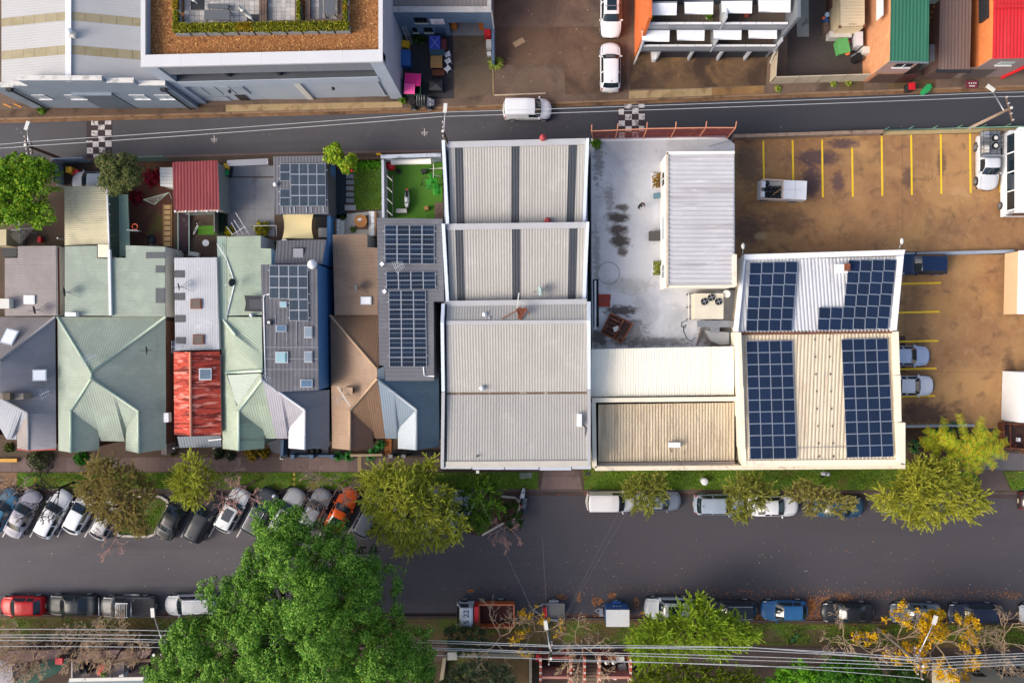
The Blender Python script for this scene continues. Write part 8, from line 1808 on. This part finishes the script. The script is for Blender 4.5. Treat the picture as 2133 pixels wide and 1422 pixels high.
for(x,y,r_,n,cols,lb)in((85,957,1.6,900,['#22361a','#3a4c28','#566438'],'wide dark green shrub in front of the grey house'),(170,955,.9,500,['#1f5a10','#2f7a1a','#4a9a2c'],'round glossy green shrub in front of the green house'),(525,945,.9,600,['#4a4a18','#8a7a20','#c89a2c','#5a5a1c'],'golden leaved hedge in front of the mint gable'),(551,944,.7,420,['#4a4a18','#8a7a20','#b88a28','#3a4a14'],'golden brown shrub beside the golden hedge'),(455,945,.8,400,['#1f2c1c','#2f4028','#4a5a3c'],'dark shrub in front of the rusty roofed terrace'),(480,949,.6,300,['#243424','#3c5038','#5a6a50'],'grey green shrub beside the dark terrace shrub'),(20,932,.6,250,['#3a4a18','#5a6a24'],'small shrub at the grey house corner'),(360,940,.5,220,['#2c3c18','#4a5c20'],'small shrub in the narrow terrace front yard')):
    shrub('garden_shrub',lb,x,y,.12,r_*.7,n,.1,leafmat('sh_'+lb[:9]+cols[0],cols),r_*.6)
CYC=leafmat('cycad',['#1f5a24','#2f7a34','#4a9a4c','#5aa860'])
for k,(x,y)in enumerate(((707,949),(728,950),(774,949),(793,925),(780,936))):tuft('cycad_plant','spiky green cycad in front of the tan house',x,y,.12,.62,80,CYC,.5,.035,group='spiky plants in front of the tan house')
# palms beside the warehouse
PALM=leafmat('palm_leaf',['#6a8a12','#96b01c','#bac428','#d0b428','#5a7c10','#d8ac28'])
def palm(x,y,zt_,nf,L_,label,a0=0):
    b=P(x,y,.12);t=thing('palm_tree',label,'palm tree',b);top=P(x,y,zt_);top.x=b.x+(top.x-b.x)*.0;top=Vector((b.x,b.y,zt_));MB().tube(b,top,.16,.12,10).part('trunk',BARK,t)
    for k in range(nf):
        a=a0+6.283*k/nf+random.uniform(-.25,.25);d=Vector((math.cos(a),math.sin(a),0));s=Vector((-d.y,d.x,0));l=L_*random.uniform(.75,1.15);pts=[];dr=random.uniform(.5,1.1)
        for q in range(9):u=q/8;pts.append(top+d*l*(u-.12*u*u)+Vector((0,0,.8*u-dr*1.1*u*u)))
        V=[]
        for p0,p1 in zip(pts[:-1],pts[1:]):
            for r_ in range(3):
                c=p0.lerp(p1,r_/3);u=(c-top).length/l;ll=.48*(1-.55*abs(u-.45))*random.uniform(.8,1.1)
                for sg_ in(-1,1):
                    e=c+s*sg_*ll+(p1-p0).normalized()*ll*.45-Vector((0,0,.12*ll));w=(p1-p0).normalized()*.036;V+=[c-w,c+w,e+w*.4,e-w*.4]
        mbq=np.array([tuple(v)for v in V]);f=link_mesh('frond',quadmesh('frond',mbq,4,[PALM],wloc(t)),None,t);MB().path(pts,.022,4).part('stalk',M('frond_stalk','#8a8a2a',.7,.1,1),f)
palm(1960,925,4.4,11,3.3,'arching yellow green palm beside the warehouse corner');palm(2000,925,3.4,9,2.9,'lower feathery palm beside the car park path',.3);palm(1925,910,2.8,8,2.3,'small palm against the warehouse parapet',.6)
for(x,y,l)in((1960,895,'strappy plant with red tips under the palm'),(1985,890,'second strappy plant with orange tips under the palm'),(1900,930,'dark ferny plant at the warehouse corner')):tuft('garden_plant',l,x,y,.12,.8,110,leafmat('strap_mix',['#1f4a2c','#2f6a44','#4a8a4c','#b85a2c']),.6,.04)
MB().prism(PL([(1890,892),(2034,890),(2036,975),(1890,975)],.15),.1).top('garden_bed',None,None,SOIL,kind='structure')
# bare trees
def bare(name,label,base,tips_dir,h,r,depth,mat=TWIG,spread=.55,group=None,seedn=3,lens=1.0,zb=.12,leaves=None,fork=.4):
    b=P(*base,zb);t=thing(name,label,'tree',b,group);mb=MB();tw=MB();ends=[]
    def grow(p,d,l,r_,dep):
        m_=p+d*l*.5+Vector((random.uniform(-1,1),random.uniform(-1,1),random.uniform(-1,1)))*l*.07;e=p+d*l;tgt=mb if dep>depth-2 else tw
        tgt.tube(p,m_,r_,r_*.85,5 if dep>1 else 3,cap=False).tube(m_,e,r_*.85,r_*.7,5 if dep>1 else 3,cap=False)
        if dep==0:ends.append(e);return
        for k in range(random.choice((2,3,3))if dep>1 else 3):
            nd=(d+Vector((random.gauss(0,1),random.gauss(0,1),random.gauss(.05,.6)))*spread).normalized();grow(e if random.random()<.7 else p.lerp(e,.6),nd,l*random.uniform(.6,.85),max(.019,r_*.62),dep-1)
    f=b+Vector((tips_dir[0]*.3,tips_dir[1]*.3,h*fork));mb.tube(b,f,r,r*.8,7)
    for k in range(seedn):
        a=6.283*k/seedn+random.uniform(-.4,.4);d=Vector((math.cos(a)*.8+tips_dir[0],math.sin(a)*.8+tips_dir[1],.75)).normalized();grow(f,d,h*.3*lens,r*.6,depth)
    mb.part('trunk',mat,t);tw.part('twigs',mat,t)['kind']='stuff'
    if leaves:
        lm,nl,lf=leaves;V=[];sel=[e for e in ends if random.random()<lf]
        p=np.array([tuple(e)for e in sel for _ in range(nl)])+np.random.normal(0,.14,(len(sel)*nl,3));nn=rnd(len(p))+np.array([0,0,.7]);crown_part(t,quads(p,np.cross(nn,rnd(len(p))),nn,.11*np.random.uniform(.6,1.3,len(p)),.65),lm,'leaves')
    return t
MAU=M('mauve_twig','#b08a80',.9,.2,1.5);TAN=M('tan_twig','#b39a7e',.9,.2,1.5)
bare('bare_tree','brown bare tree at the teal car',(75,1010),(-.45,-.25),4.2,.1,5,TWIG,.5,lens=1.1)
bare('bare_tree','dark bare tree leaning over the white wagon',(153,1005),(-.55,-.45),4.0,.12,5,M('dark_bark','#2f2826',.9,.2,1),.45,lens=1.05)
bare('bare_tree','pinkish bare shrub on the road below the island',(258,1112),(-.2,-.5),2.6,.05,4,MAU,.5,lens=1.15)
bare('bare_tree','reddish bare tree over the white car with sunroof',(530,1002),(-.5,-.4),4.2,.1,5,MAU,.5,lens=1.1)
bare('bare_tree','thin bare tree over the footpath near the mint house',(480,990),(0,.4),3.4,.06,4,TWIG,.5)
bare('bare_tree','brown bare tree left of the orange coupe',(720,1000),(-.3,-.35),4.0,.09,5,TWIG,.5)
bare('bare_tree','pinkish bare shrub spilling from the small garden island',(1052,1088),(.15,-.6),2.4,.06,4,MAU,.5,lens=1.3)
for(x,y,l,m_)in((20,1315,'tan bare tree below the red hatchback',TAN),(95,1330,'tan bare tree at the south footpath',TAN),(215,1310,'dense tan bare tree below the dark ute',TAN),(285,1312,'tan bare tree beside the south lamp pole',TAN)):bare('bare_tree',l,(x,y),(.0,-.1),3.8,.07,5,m_,.6,lens=1.1,seedn=7)
bare('bare_tree','bare tree with few yellow leaves beside the tipper truck',(1045,1312),(-.1,.35),4.4,.09,4,TAN,.5,lens=1.1)
bare('bare_tree','pale bare tree radiating over the south footpath',(1212,1332),(.05,-.05),4.0,.09,5,TAN,.6,lens=1.1)
bare('bare_tree','pale bare tree between the blue hatchback and blue bike',(1745,1322),(.0,0),4.2,.09,5,TAN,.6,lens=1.1)
bare('bare_tree','pale bare tree over the navy car',(2060,1325),(.2,.35),4.6,.1,5,TAN,.5,lens=1.15)
bare('bare_tree','pale bare tree at the south verge end',(2000,1322),(0,.1),3.6,.07,5,TAN,.6)
AUT=leafmat('autumn_leaf',['#b88a0c','#d8a810','#e8bc1c','#c89414','#a89a1c','#e8a814'])
bare('autumn_tree','yellow leaved tree over the slate grey sedan',(1925,1325),(0,.25),5.2,.12,4,TAN,.5,seedn=5,lens=1.05,leaves=(AUT,22,.55));bare('autumn_tree','yellow leaved tree beside the black sedan',(1850,1318),(-.15,.5),4.8,.1,4,TAN,.5,seedn=4,lens=1.1,leaves=(AUT,20,.45));bare('autumn_tree','sparse yellow leaved sapling beside the open trailer',(1115,1305),(0,.4),3.6,.06,4,TAN,.5,lens=1.0,leaves=(AUT,9,.35))
# garden islands with painted kerbs
ik=thing('garden_island','kerbed garden island with white edge in the angled parking','island',P(300,1075,0));out_=[(286,1034),(335,1034),(349,1043),(350,1056),(322,1112),(308,1117),(248,1115),(243,1106)];inn=[(286,1039),(333,1039.5),(343,1046),(344,1055),(318,1107),(306,1112),(250,1110)]
MB().prism(PL([(280,1036),(333,1037),(346,1046),(346,1056),(319,1110),(306,1114),(248,1112),(262,1075)],.1),0).part('soil_bed',M('island_green','#4a5a24',.95,.3,.9,.5,30,stain=[('#5a3c2c',.7,.5,.66,.8)]),ik)
for a,b in zip(out_[:-1],out_[1:]):MB().beam(P(*a,.1),P(*b,.1),.2,.2).part('kerb_stone',M('kerb_white','#b8b0a8',.85,.1,1,stain=[('#7a706a',1.6,.54,.68,.6)]),ik)
ik=thing('garden_island','small kerbed garden island by the scooters','island',P(1060,1080,0));out_=[(1045,1033),(1075,1036),(1083,1047),(1082,1058)];MB().prism(PL([(1000,1030),(1070,1034),(1082,1048),(1084,1075),(1040,1095),(1000,1115),(970,1110)],.1),0).part('soil_bed',SOIL,ik)
for a,b in list(zip(out_[:-1],out_[1:]))+[((1050,1088),(1004,1114)),((1082,1058),(1070,1082))]:MB().beam(P(*a,.1),P(*b,.1),.18,.2).part('kerb_stone',M('kerb_white',''),ik)
blades('grass',[([(322,1042),(342,1048),(318,1102),(300,1090)],1100)],0,.1,GC,'green ground cover on the white kerbed island')
shrub('garden_shrub','low brown green shrub on the white kerbed island',290,1102,.1,.8,500,.09,OLIV,.5)
# ================= poles and wires =================
WIREM=M('wire','#b9bcbc',.6,.05,1);INS=M('insulator','#d0d2d4',.5,.05,1)
def pole(label,base,topz,armlen,arm_az,lamp,crossarms,mat=POLEW,zb=.12,r=.15):
    b=P(*base,zb);t=thing('power_pole',label,'pole',b);top=Vector((b.x,b.y,topz));MB().tube(b,top,r,r*.75,10).part('pole',mat,t);MB().tube(top,top+Vector((0,0,.05)),r*.8,n=10).part('pole_cap',OFFW,t)
    if lamp:
        lp=P(*lamp[:2],lamp[2]);st_=Vector((b.x,b.y,lamp[3]));MB().tube(st_,lp,.05,.04,8).part('lamp_arm',ALU,t);d=(lp-st_).normalized();h=MB();h.box(lp+d*.25,(.3,.75,.14),math.atan2(d.y,d.x)-math.pi/2);h.part('lamp_head',OFFW,t);MB().box(lp+d*.3-Vector((0,0,.08)),(.2,.4,.04),math.atan2(d.y,d.x)-math.pi/2).part('lamp_glass',INS,t)
    for z,half,az in crossarms:
        d=Vector((math.cos(az),math.sin(az),0));c=Vector((b.x,b.y,z));MB().beam(c-d*half,c+d*half,.1,.12).part('cross_arm',WOOD,t)
        for f in(-.9,-.4,.4,.9):MB().tube(c+d*half*f,c+d*half*f+Vector((0,0,.22)),.05,n=6).part('insulator',INS,t)
    return t,b
pole('brown timber power pole with lamp at the left street corner',(138,335),6.0,0,0,(57,268,6.4,5.6),[(5.8,.8,R(98)),(5.2,.6,R(98))],M('pole_brown','#6a4638',.85,.2,.8))
pole('pale power pole with lamp at the warehouse street corner',(943,322),8.2,0,0,(927,232,8.0,7.4),[(7.9,.9,R(92))])
pole('pale power pole with lamp beside the silver ute',(2018,268),6.6,0,0,(2066,188,7.0,5.6),[(6.3,1.1,R(105))],M('pole_pale','#a08c7c',.85,.15,.8))
pole('grey green power pole under the big tree edge',(409,1290),8.3,0,0,(320,1280,7.8,6.5),[(6.9,1.1,R(90)),(6.2,1.0,R(90))],M('pole_green','#5e6658',.85,.15,.8))
pole('grey green power pole with lamp behind the open trailer',(1143,1296),8.4,0,0,(1138,1306,7.6,6.6),[(7.4,.9,R(80)),(6.6,.8,R(80))],M('pole_green',''))
pole('pale power pole with long lamp arm under the yellow trees',(1828,1308),8.6,0,0,(1945,1296,8.2,7.4),[(8.2,1.3,R(95)),(7.4,1.2,R(95))])
MB().tube(P(375,1288,.12),Vector((P(375,1288,0).x-.5,P(375,1288,0).y-.5,5.0)),.12,.1,8).top('stay_pole','short brown stay pole beside the grey green pole','pole',POLEW)
tbp=thing('lamp_post','dark slanting lamp post over the charcoal parked car','lamp post',P(604,1013,.12));MB().tube(P(604,1013,.12),P(604,1013,.12)+Vector((0,0,4.5)),.08,.06,8).part('pole',DARK,tbp);MB().dome(P(604,1013,.12)+Vector((0,0,4.5)),.2,.12,10,3,full=True).part('lamp_head',ALU,tbp)
def wire(pts,label,group,sag=.25,r=.028,mat=WIREM):
    mb=MB();V=[]
    for a,b in zip(pts[:-1],pts[1:]):
        A_,B_=P(*a),P(*b)
        for k in range(9):u=k/8;q=A_.lerp(B_,u);q.z-=sag*4*u*(1-u);V.append(q)
    for a,b in zip(V[:-1],V[1:]):mb.tube(a,b,r,r,4,cap=False)
    o=mb.top('power_line',label,'wire',mat,group)
GW='wires along the narrow street'
for dy in(0,9):wire([(-60,303+dy*.8,6.0),(52,296+dy,6.0),(921,234+dy,8.1),(2078,193+dy,6.5),(2250,185+dy,6.5)],'grey overhead wire running along the narrow street',GW,.2,.022)
GS='wires along the south street'
for i,(y0,y1,y2,y3,y4,y5)in enumerate(((1311,1312,1343,1341,1370,1356),(1323,1322,1346,1352,1374,1362),(1327,1331,1357,1357,1382,1366),(1334,1336,1360,1370,1388,1372),(1347,1347,1372,1378,1395,1378))):
    z=7.4 if i<3 else 6.6
    wire([(-60,y0-1,z),(307,y1,z),(1144,y2,z),(1560,(y2+y4)/2-9+i*3,z),(1922,y4,z+.6),(2250,y5,z+.6)],'pale overhead wire running along the south street',GS,.12,.026)
wire([(1144,1350,7.4),(1560,1347,7.4),(1922,1377,8)],'pale overhead wire running along the south street',GS,.1,.026);wire([(1144,1376,6.6),(1560,1384,6.6),(1922,1412,7.4)],'pale overhead wire running along the south street',GS,.1,.022)
for a,b in(((1143,1345,7.4),(1000,1040,6)),((1143,1352,7.0),(1290,1065,5)),((1143,1352,7.2),(1130,1120,6.4)),((300,1330,7.2),(560,1085,5)),((1143,1350,7.1),(1308,1062,5))):wire([a,b],'thin dark service wire crossing the wide street','service wires crossing the wide street',.3,.008,M('wire_dark','#6a6a6c',.6,.05,1))
# ================= south side buildings =================
MAV=M('mauve_roof_b','#7d6460',.75,.12,.5,stain=[('#64504c',.6,.5,.7,.5)]);BRS=M('brown_strip','#6e5844',.8,.15,.8)
sh=thing('terrace_house','mauve roofed terrace fronts at the left of the south street','house',P(170,1390,.1))
for x0,x1,y0,y1 in((16,78,1353,1376),(80,128,1352,1370),(168,250,1353,1371),(252,316,1354,1370)):MB().prism(PL([(x0,y0+2),(x1,y0),(x1-12,y1),(x0-10,y1+3)],3.0),2.7).part('roof',MAV,sh)
for k in range(8):MB().prism(PL(rect(148+k*21,1372,167.5+k*21,1378),2.9),2.6).part('eave_panel',BRS,sh)
PLUM=M('plum_wall','#5a4848',.85,.12,.6)
MB().slab([gp(20,1345),gp(330,1348),gp(330,1352),gp(20,1350)],.1,2.6).part('wall',PLUM,sh)
MB().prism(PL([(147,1379),(310,1377),(310,1430),(147,1430)],.3),.1).part('yard_floor',M('plum_floor','#3a2c30',.85,.2,.8),sh)
for x in(148,228):MB().prism(PL(rect(x,1378,x+3,1416),2.2),.1).part('fence_wall',M('pale_wall','#a8a09c',.8,.08,.8),sh)
MB().prism(PL([(231,1382),(258,1378),(258,1402),(230,1413)],2.0),.1).part('pale_screen',M('pale_wall2','#938a8c',.8,.06,1),sh)
MB().prism(PL([(142,1416),(310,1412),(312,1440),(142,1440)],3.2),2.9).part('roof',M('slate_roof_s','#6a7880',.6,.1,.6),sh);MB().beam(P(145,1415,3.25),P(312,1412,3.25),.3,.1).part('coping',OFFW,sh)
MB().prism(PL([(-20,1372),(22,1370),(30,1430),(-20,1430)],2.2),.1).part('pale_wall',M('pale_wall3','#9a969c',.8,.1,.8),sh)
sl2=thing('shade_cloth','dark green shade cloth stretched over the south yard','shade cloth',P(90,1400,.1));MB().poly(PL([(95,1375,2.6),(147,1372,2.6),(120,1400,2.4),(60,1430,2.4),(20,1430,2.4),(60,1395,2.5)])).part('cloth',M('shade_green','#24463c',.8,.15,1,stain=[('#345c4c',1,.5,.7,.5)]),sl2)
for q in((96,1376),(146,1373),(62,1396)):MB().tube(P(*q,.1),P(*q,2.5),.04,n=6).part('post',DARK,sl2)
rc=thing('lounge_chair','red lounge chair in the plum coloured courtyard','chair',P(209,1396,.3));MB().prism(PL([(204,1385),(218,1384),(215,1396),(203,1395)],.8),.7).part('backrest',REDP,rc);MB().prism(PL([(203,1396),(215,1397),(211,1405),(202,1405)],.6),.5).part('seat',REDP,rc)
for q in((204,1403),(211,1403),(205,1388),(215,1388)):MB().tube(P(*q,.3),P(*q,.6),.03,n=5).part('leg',DARK,rc)
shrub('potted_plant','green potted plant beside the red lounge chair',220,1400,.3,.3,120,.08,LEAFG,pot=OFFW);crate(185,1392,.3,(.5,.7,.8),.3,DARK,'dark cabinet in the plum coloured courtyard','cabinet','cabinet');crate(262,1393,.3,(.4,.9,.9),.2,WHITE,'white outdoor unit behind the pale screen','unit','outdoor_unit');crate(126,1374,2.9,(.6,.5,.25),0,REDP,'red tray above the green shade cloth','tray','tray')
gw=thing('garden_wall','cream capped corner garden wall below the tipper truck','wall',P(1020,1365,.1));CW=M('wall_cap_cream','#a49a84',.85,.12,.8,stain=[('#6a6a4c',.8,.55,.7,.5)]);MB().slab([gp(935,1348),gp(1108,1354),gp(1108,1362),gp(935,1360)],.1,1.0).part('wall',CW,gw);MB().slab([gp(1102,1363),gp(1108,1363),gp(1108,1450),gp(1102,1450)],.1,1.0).part('wall',CW,gw);MB().slab([gp(925,1360),gp(932,1360),gp(920,1450),gp(912,1450)],.1,1.0).part('wall',CW,gw);MB().box(P(943,1364,1.2),(.9,.7,.4)).part('pier_cap',OFFW,gw)
struct('yard_lawn',MB().prism(PL([(935,1364),(1100,1366),(1100,1450),(930,1450)],.15),.1),GRASSB)
bt_=thing('brick_terrace','terrace front courts with red and white chequered brick walls','house',P(1218,1390,.1));BR1=M('brick_r','#a8503c',.9,.15,1.5);BR2=M('brick_w','#cfc2b8',.9,.1,1.5)
for x in(1126,1189,1218,1249,1314):
    for k in range(14):MB().prism(PL(rect(x-2.4,1368+k*4.4,x+2.4,1372.2+k*4.4),2.2),.1).part('brick',BR2 if(k%3==1)else BR1,bt_)
for x0,x1 in((1129,1186),(1252,1311)):MB().prism(PL(rect(x0,1367,x1,1372),1.4),.1).part('front_wall',M('brick_rust','#8f4a40',.9,.2,1.2),bt_);MB().prism(PL(rect(x0,1408,x1,1413),2.4),.1).part('cross_wall',M('brick_pink','#b07a70',.9,.15,1.2),bt_)
MB().prism(PL(rect(1129,1373,1186,1407),.2),.1).part('court_floor',M('court_brown','#4a3834',.9,.2,1),bt_);MB().prism(PL(rect(1252,1373,1311,1407),.2),.1).part('court_floor',M('court_brown',''),bt_)
for j,(x0,x1)in enumerate(((1192,1215),(1221,1246))):
    for k in range(8):MB().prism(PL(rect(x0,1369+k*7,x1,1375+k*7),.3),.1).part('deck_board',M('deck_brown','#6a5a4c',.85,.15,1),bt_)
crate(1122,1361,.13,(.5,.5,.9),0,REDP,'red bin at the brick terrace corner','bin','storage_bin');crate(1176,1357,.13,(.55,.5,.6),.2,REDP,'red box behind the power pole','box','box');crate(1257,1360,.13,(.6,.5,.9),0,REDP,'red tub in front of the right brick court','tub','tub');crate(1271,1363,.13,(.6,.4,.6),0,M('red_b','#d82c30',.5,.1,1),'long red box in front of the right brick court','box','box');crate(1291,1369,1.4,(.7,.4,.3),0,OFFW,'white tray on the brick court wall','tray','tray')
crate(1276,1404,.2,(.7,.45,.4),-.3,WHITE,'tilted white box in the right brick court','box','box');crate(1284,1398,.2,(.5,.35,.5),.2,TIMBER,'tan timber box in the right brick court','box','box');crate(1295,1385,.2,(.7,1.0,.9),.2,STEEL,'grey covered chair in the right brick court','chair','covered_chair');MB().beam(P(1156,1394,.5),P(1180,1382,.5),.25,.08).top('plank','orange brown plank lying in the left brick court','plank',TIMBER)
for x,l in((1263,'round pale lamp on the brick wall'),(1278,'second round pale lamp on the brick wall'),(1248,'third round pale lamp at the brick pier')):MB().dome(P(x,1379,2.0),.2,.2,10,3,full=True).tube(P(x,1379,.2),P(x,1379,1.85),.04,n=6).top('garden_lamp',l,'lamp',OFFW)
antenna(1562,1389,2.0,'white tv antenna above the lime green trees',R(60),1.2,6,4.6)
cs_=thing('cream_building','cream rendered building with dark windows at the south street','building',P(2060,1400,.1));YS=gp(0,1374)[1];CRE=M('cream_render','#b3aa98',.85,.08,.5,stain=[('#9a9282',.6,.55,.72,.5)])
MB().slab([(gp(1940,0)[0],YS),(gp(2250,0)[0],YS),(gp(2250,0)[0],YS-6),(gp(1940,0)[0],YS-6)],.1,8.5).part('wall',CRE,cs_)
for a,b in((2003,2026),(2062,2086),(2097,2120),(2140,2160)):
    p0,p1=onY(a,1386,YS+.02),onY(b,1386,YS+.02);z1=onY(a,1408,YS+.02).z;z0=p0.z
    w=MB().box(((p0.x+p1.x)/2,YS+.01,(z0+z1)/2),(p1.x-p0.x,.06,z1-z0)).part('window',CGL,cs_)
    for f in(.35,.68):MB().box(((p0.x+p1.x)/2,YS+.05,z0+(z1-z0)*f),(p1.x-p0.x,.05,.06)).part('glazing_bar',CRE,w)
    MB().box(((p0.x+p1.x)/2,YS+.06,z0-.05),(p1.x-p0.x+.2,.16,.08)).part('sill',OFFW,w)
po=thing('entry_porch','cream boxed entry porch on the south building','porch',P(1980,1400,.1));MB().slab([gp(1946,1376),gp(1972,1376),gp(1972,1371),gp(1946,1371)],.1,2.6).part('porch_box',CRE,po);MB().slab([gp(1950,1371),gp(1968,1371),gp(1968,1370),gp(1950,1370)],.3,2.3).part('door',DARK,po)
# right edge: rusty trailer frame, white scaffold
rs=thing('rusty_trailer','rusty trailer skip heaped with scrap beside the path','trailer',P(2112,915,.13));c=[P(2090,882,1.0),P(2150,884,1.0),P(2150,936,1.0),P(2092,932,1.0)]
for k in range(4):MB().beam(c[k],c[(k+1)%4],.1,.12).part('rim',RUST,rs);a,b=c[k],c[(k+1)%4];MB().poly([a,b,Vector((b.x,b.y,.2)),Vector((a.x,a.y,.2))]).part('side_panel',RUST,rs)
MB().prism([v-Vector((0,0,.75))for v in c],.16).part('floor',M('rust_dark',''),rs);MB().beam(P(2104,882,1.0),P(2105,933,1.0),.06,.08).part('bar',RUST,rs);MB().box(P(2121,915,.6),(.25,.35,.3)).part('white_box',WHITE,rs)
for k in range(14):q=P(random.uniform(2098,2140),random.uniform(925,940),.6);MB().beam(q,q+Vector((random.uniform(-.6,.6),random.uniform(-.5,.5),random.uniform(0,.4))),.05,.04).part('scrap',RUST,rs)
wf=thing('scaffold','white slanting scaffold props at the car park edge','scaffold',P(2120,820,.13))
for a,b in(((2093,876,.15),(2133,775,2.8)),((2107,878,.15),(2137,790,2.8)),((2091,875,.2),(2107,879,.2))):MB().beam(P(*a),P(*b),.12,.12).part('prop',OFFW,wf)
MB().prism(PL([(2127,775),(2200,775),(2200,880),(2124,880)],2.9),.13).top('white_store','white flat roofed store at the car park edge','shed',WHITE)
# small verge things
MB().prism(PL([(1083,985),(1108,984),(1108,996),(1083,997)],.16),.12).top('utility_pit','grey concrete utility pit in the verge by the warehouse','utility pit',CONCG);MB().prism(PL([(1217,980),(1230,980),(1230,990),(1217,990)],.16),.12).top('utility_pit','dark iron utility pit beside the warehouse driveway','utility pit',DARK)
wbx=thing('white_bin','white rounded bin standing on the warehouse verge','bin',P(1464.5,1000,.13));MB().tube((0,0,0),(0,0,.7),.3,.32,14).part('body',WHITE,wbx,True);MB().dome((0,0,.7),.33,.14,14,3).part('lid',WHITE,wbx,True)
bg_=thing('litter_bags','white and black bags dumped at the solar warehouse wall','bags',P(1718,988,.13));MB().dome((-.1,.1,0),(.3,.22),.35,10,4).part('bag',M('bag_w','#c4c6d0',.4,.1,4,.4,8),bg_,True);MB().dome((-.25,-.15,0),(.2,.16),.25,10,4).part('bag',BLACK,bg_,True);MB().dome((.3,.05,0),(.2,.2),.28,10,4).part('bag',M('bag_w',''),bg_,True)
for x in(74,613):
    for y in(991+(6 if x==74 else-4),1004 if x==74 else 997,1015 if x==74 else 1008):MB().tube(P(x,y,.1),P(x,y,.17),.14,n=10).top('marker_stone','round yellow marker stone on the %s verge'%('west' if x==74 else 'middle'),'stone',M('yellow_stone','#d8b050',.8,.12,1),'yellow marker stones on the %s verge'%('west' if x==74 else 'middle'))
MB().prism(PL(rect(-20,955,35,962),.4),.1).top('yellow_kerb','yellow painted low wall in front of the grey house','wall',M('yellow_wall','#c89a48',.8,.1,1))
bicycle(1650,1322,.14,R(60),M('bike_green','#2f8a4a',.5,.1,1),'green share bicycle parked on the south verge',R(8));t=bicycle(1790,1322,.14,R(20),M('bike_blue','#2c6aa8',.5,.1,1),'blue share bicycle leaning among bare branches',R(25))
shrub('weed_plant','green weeds at the grey workshop wall foot',88,231,.13,.4,200,.09,LEAFG,.3);shrub('weed_plant','green weeds at the foot of the big grey building',839,210,.13,.35,160,.09,LEAFG,.4)
for x,y,l in((1735,176,'weed tuft at the cream sheet fence'),(1767,175,'second weed tuft at the cream sheet fence'),(1620,186,'tall weed tuft beside the cream fence corner')):tuft('weed_plant',l,x,y,.13,.45,60,GRS,.3,.03)
# tags of orange paint rails at the left workshop
yo=thing('orange_barrier','orange traffic barriers beside the workshop wall','barrier',P(22,222,.13))
for x in(14,36):MB().beam(P(x-7,217,.8),P(x+10,224,.8),.08,.14).part('bar',M('orange_paint','#d88a1c',.6,.1,1),yo);MB().beam(P(x,220,.13),P(x,220,.8),.06,.06).part('leg',DARK,yo)
# ================= person on the roof terrace =================
pr=thing('person','person in dark clothes standing on the white roof terrace','person',P(1332,431,ZD));pr.rotation_euler=(0,0,R(200))
def skinbody(name,pts,edges,mat,parent):
    me=bpy.data.meshes.new(name);me.from_pydata([p[:3]for p in pts],edges,[]);o=bpy.data.objects.new(name,me);COL.objects.link(o)
    o.modifiers.new('skin','SKIN');lay=me.skin_vertices[0].data if me.skin_vertices else None
    if lay is None:bm=bmesh.new();bm.from_mesh(me);bm.verts.layers.skin.verify();bm.to_mesh(me);bm.free();lay=me.skin_vertices[0].data
    for i,p in enumerate(pts):lay[i].radius=(p[3],p[4]if len(p)>4 else p[3])
    lay[0].use_root=True
    s=o.modifiers.new('sub','SUBSURF');s.levels=2;s.render_levels=2;bpy.context.view_layer.update();dg=bpy.context.evaluated_depsgraph_get();m2=bpy.data.meshes.new_from_object(o.evaluated_get(dg));bpy.data.objects.remove(o)
    m2.materials.clear();m2.materials.append(mat);r=bpy.data.objects.new(name,m2);COL.objects.link(r);r.parent=parent
    for p in m2.polygons:p.use_smooth=True
    return r
SKN=M('skin','#b98a70',.6,.08,3)
bp_=[(0,0,.95,.15,.11),(0,0,1.2,.16,.11),(0,0,1.42,.17,.1),(0,0,1.52,.06,.06),(0,0,1.6,.05,.05),(.19,0,1.42,.06,.06),(.27,.05,1.16,.05,.05),(.22,.25,1.05,.04,.04),(-.19,0,1.42,.06,.06),(-.28,.02,1.15,.05,.05),(-.25,.15,.95,.04,.04),(.1,0,.9,.1,.1),(.12,.05,.48,.075,.075),(.12,0,.08,.05,.05),(.12,.16,.04,.045,.035),(-.1,0,.9,.1,.1),(-.13,.0,.48,.075,.075),(-.14,-.05,.08,.05,.05),(-.14,.12,.04,.045,.035)]
ed=[(0,1),(1,2),(2,3),(3,4),(2,5),(5,6),(6,7),(2,8),(8,9),(9,10),(0,11),(11,12),(12,13),(13,14),(0,15),(15,16),(16,17),(17,18)]
skinbody('body',bp_,ed,M('dark_clothes','#22242c',.9,.12,4),pr)
hd=MB().dome((0,.01,1.68),(.08,.1),.115,14,10,full=True);hd.box((0,.11,1.67),(.025,.03,.04));hd.part('head',SKN,pr,True);MB().dome((0,-.015,1.7),(.09,.105),.11,14,5).part('hair',M('hair_brown','#3a2a22',.8,.2,5),pr,True)
for s,e in((1,(.22,.25,1.05)),(-1,(-.25,.15,.95))):
    h=MB();e=Vector(e);h.dome(e+Vector((0,.05,0)),(.045,.055),.03,8,4,full=True)
    for k in range(4):h.tube(e+Vector((-.03+.02*k,.08,0)),e+Vector((-.03+.02*k,.15-.015*abs(k-1),-.03)),.01,.008,5)
    h.tube(e+Vector((-s*.04,.03,0)),e+Vector((-s*.07,.09,0)),.011,.008,5);h.part('hand',SKN,pr,True)
